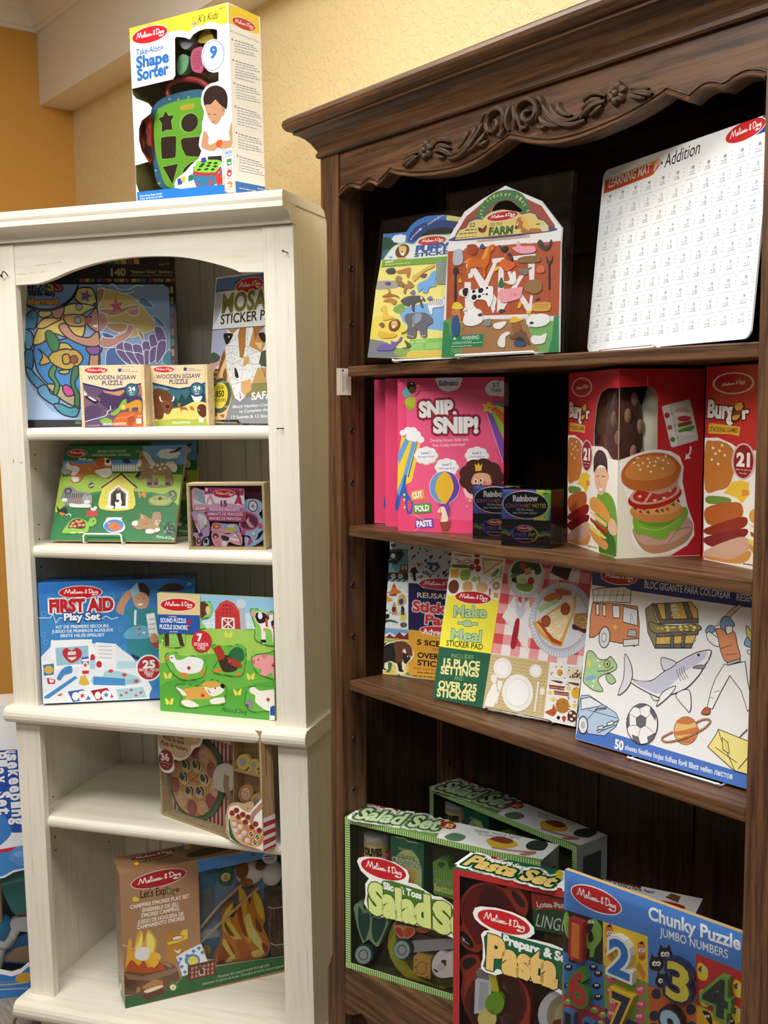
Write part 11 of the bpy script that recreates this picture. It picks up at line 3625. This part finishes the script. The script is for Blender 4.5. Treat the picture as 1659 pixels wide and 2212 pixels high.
for k, lab in (('burg1', 'red burger stacking game box at front, both printed sides in view'), ('burg2', 'second red burger game box, tucked behind the right dark post')):
    root = carton(k, 'burger_game_box', lab, 'game', 'red burger game boxes', dict(F='c22c30', R='c22c30', L='c22c30', T='b82428', I='2c1a14'), E=ART['burg1'], skip=('plush_patty', 'patty_spot', 'plush_layer'))
    w, h, d = whd(k)
    b = MB(); ball(b, (0.088, 0.042, 0.185), 0.034, 0.037, 0.100, 'e8e4cc', 24, 16); b.build('plush_bun_layer', 'fabric', root, label='cream plush layer')
    b = MB(); ball(b, (0.038, 0.062, 0.178), 0.030, 0.034, 0.090, '5c3828', 24, 16); o = b.build('plush_patty', 'fabric', root, label='brown spotted plush patty')
    R = random.Random(3)
    for t, p in ((-1.9, 1.1), (-1.2, 1.3), (-2.4, 1.5), (-1.6, 1.75), (-2.7, 1.15), (-1.0, 1.8), (-2.2, 2.0), (-1.4, 0.75)):
        b = MB(); c = (0.038 + 0.030 * math.sin(p) * math.cos(t), 0.062 + 0.034 * math.sin(p) * math.sin(t), 0.178 + 0.090 * math.cos(p)); ball(b, c, 0.0055, 0.0055, 0.012, 'b08468', 10, 8); b.build('patty_spot', 'fabric', o)
    b = MB(); ball(b, (0.034, 0.132, 0.175), 0.028, 0.032, 0.090, 'dca040', 24, 16); o = b.build('plush_cheese', 'fabric', root, label='yellow plush layer with green spots')
    b = MB(); ball(b, (0.008, 0.108, 0.185), 0.006, 0.008, 0.009, '2c5c3c', 10, 8); b.build('green_spot', 'fabric', o)
board('reus', 'sticker_pad', 'reusable adventure sticker pad with a bison, behind at the left of the third dark shelf', 'sticker pad', None, 'ecebe4', 'gloss')
board('make', 'sticker_pad', 'yellow and green meal sticker pad with a picnic cloth and pizza slice', 'sticker pad', None, 'f0efea', 'gloss')
board('jumbo', 'colouring_pad', 'large white and blue colouring pad with fire truck, shark and football drawings', 'colouring pad', None, 'eff0f0', 'gloss')
for k, lab in (('salad1', 'green salad play set box in front, with its window in view'), ('salad2', 'green salad play set box at the back, standing against the dark back boards')):
    root = carton(k, 'salad_set_box', lab, 'play set', 'two salad set boxes', dict(F='5c8c3c', R='c4c8c8', L='5c8c3c', T='6c9450', I='5a5c3c'), E=ART['salad1'], skip=('olive_can', 'can_label'))
    cx, cz, r = 0.0575, 0.262, 0.0262
    b = MB(); tube(b, [(cx, r + 0.004, cz - 0.02), (cx, r + 0.004, cz + 0.0245)], r, 'b4b4ac', 28); c = b.build('olive_can', 'plastic', root, label='round tin of olives')
    b = MB(); tube(b, [(cx, r + 0.004, cz - 0.016), (cx, r + 0.004, cz + 0.010)], r + 0.0005, 'd4bc7c', 28, cap=False); n = len(b.v)
    pl = Plane((0, 0.0032, 0), (1, 0, 0), (0, 0, 1), (0, -1, 0)); pl.text(b, '24221c', 'O OLIVES', [cx - 0.026, cz - 0.010, cx + 0.026, cz - 0.010, 0.014], 0.05); pl.text(b, 'c8b078', 'SLICED', [cx - 0.004, cz + 0.013, cx + 0.022, cz + 0.013, 0.007], 0.03)
    for i in range(n, len(b.v)):
        x, y, z = b.v[i]; a = (x - cx) / r; b.v[i] = (cx + r * math.sin(a) * 1.03, 0.0024 + r - r * math.cos(a), z)
    b.build('can_label', 'print', c, label='tan band with black letters')
carton('pasta', 'pasta_set_box', 'red and green pasta play set box with red cookware in its window', 'play set', None, dict(F='b02c2c', R='c8c8c4', L='a02828', T='1e5e38', I='3c2420'))
root = board('chunky', 'number_puzzle', 'blue-topped chunky number puzzle board in front, at the bottom right', 'puzzle', None, 'c8a878')
w, h, d = whd('chunky')
for e in ART['chunky']:
    if e[0] != 'num': continue
    _, ch, (x, z, hh, ww), side, face, lab = e; x, z, hh, ww = x * 1e-4, z * 1e-4, hh * 1e-4, ww * 1e-4
    V, Fs, B = text_mesh(ch, 0.085, 0.5); V0 = text_mesh(ch, 0.03)[0]; b = MB()
    x0 = min(v[0] for v in V0); x1 = max(v[0] for v in V0); sx = ww / (x1 - x0); sy = hh / CAP; th = 0.013
    for f in Fs: b.face([(x + (V[i][0] - x0) * sx, -th / 2 - V[i][2] * th, z + V[i][1] * sy) for i in f], side)
    Plane((0, -th, 0), (1, 0, 0), (0, 0, 1), (0, -1, 0), base=2).text(b, face, ch, [x, z, x + ww, z, hh], 0.03)
    b.build('number_piece', 'plastic', root, label=lab)
b = MB(); q = planes(w, h, d, 'F', -0.0145); b.face([q.at(p, 0) for p in q.clip]); b.build('shrink_film', 'film', root, label='clear shrink wrap')
easel('safari', 'white wire easel under the safari sticker pack', 0.30, 0.98, 0.004, 0.18); easel('farm', 'white wire easel under the barn-shaped sticker pack', 0.16, 0.84, 0.006, 0.18)
easel('mat', 'white wire easel under the white learning mat', 0.13, 0.50, 0.007, 0.17); easel('jumbo', 'white wire easel under the large colouring pad', 0.30, 0.72, 0.0045, 0.17, fy=-0.012); easel('make', 'clear plastic easel under the picnic cloth sticker pad', 0.42, 0.86, 0.008, 0.15, 'acrylic', 0.003)
b = MB(); b.box(0.0004, 0.0012, -0.0086, 0.0262, 0.0182, 0.0712, 'efe4d4'); pl = Plane((0.0012, -0.0086, 0.0182), (0, 1, 0), (0, 0, 1), (1, 0, 0), [(0, 0), (0.0348, 0), (0.0348, 0.053), (0, 0.053)])
pl.put(b, [[(0.0125, 0.0465), (0.0165, 0.0465), (0.0165, 0.0505), (0.0125, 0.0505)]], '201c1c', 1)
for i in range(5):
    R = random.Random(i); y = 0.043
    while y > 0.010: s = R.uniform(.002, .005); pl.put(b, [[(0.013 + i * 0.0032, y - s), (0.0138 + i * 0.0032 + (i == 0) * .0006, y - s), (0.0138 + i * 0.0032 + (i == 0) * .0006, y), (0.013 + i * 0.0032, y)]], '6a625a' if i else '2c2824', 1); y -= s + .001
o = b.build('price_card', 'print'); o.matrix_world = FD; tag(o, 'small cream paper card hanging on the left dark post', 'tag')
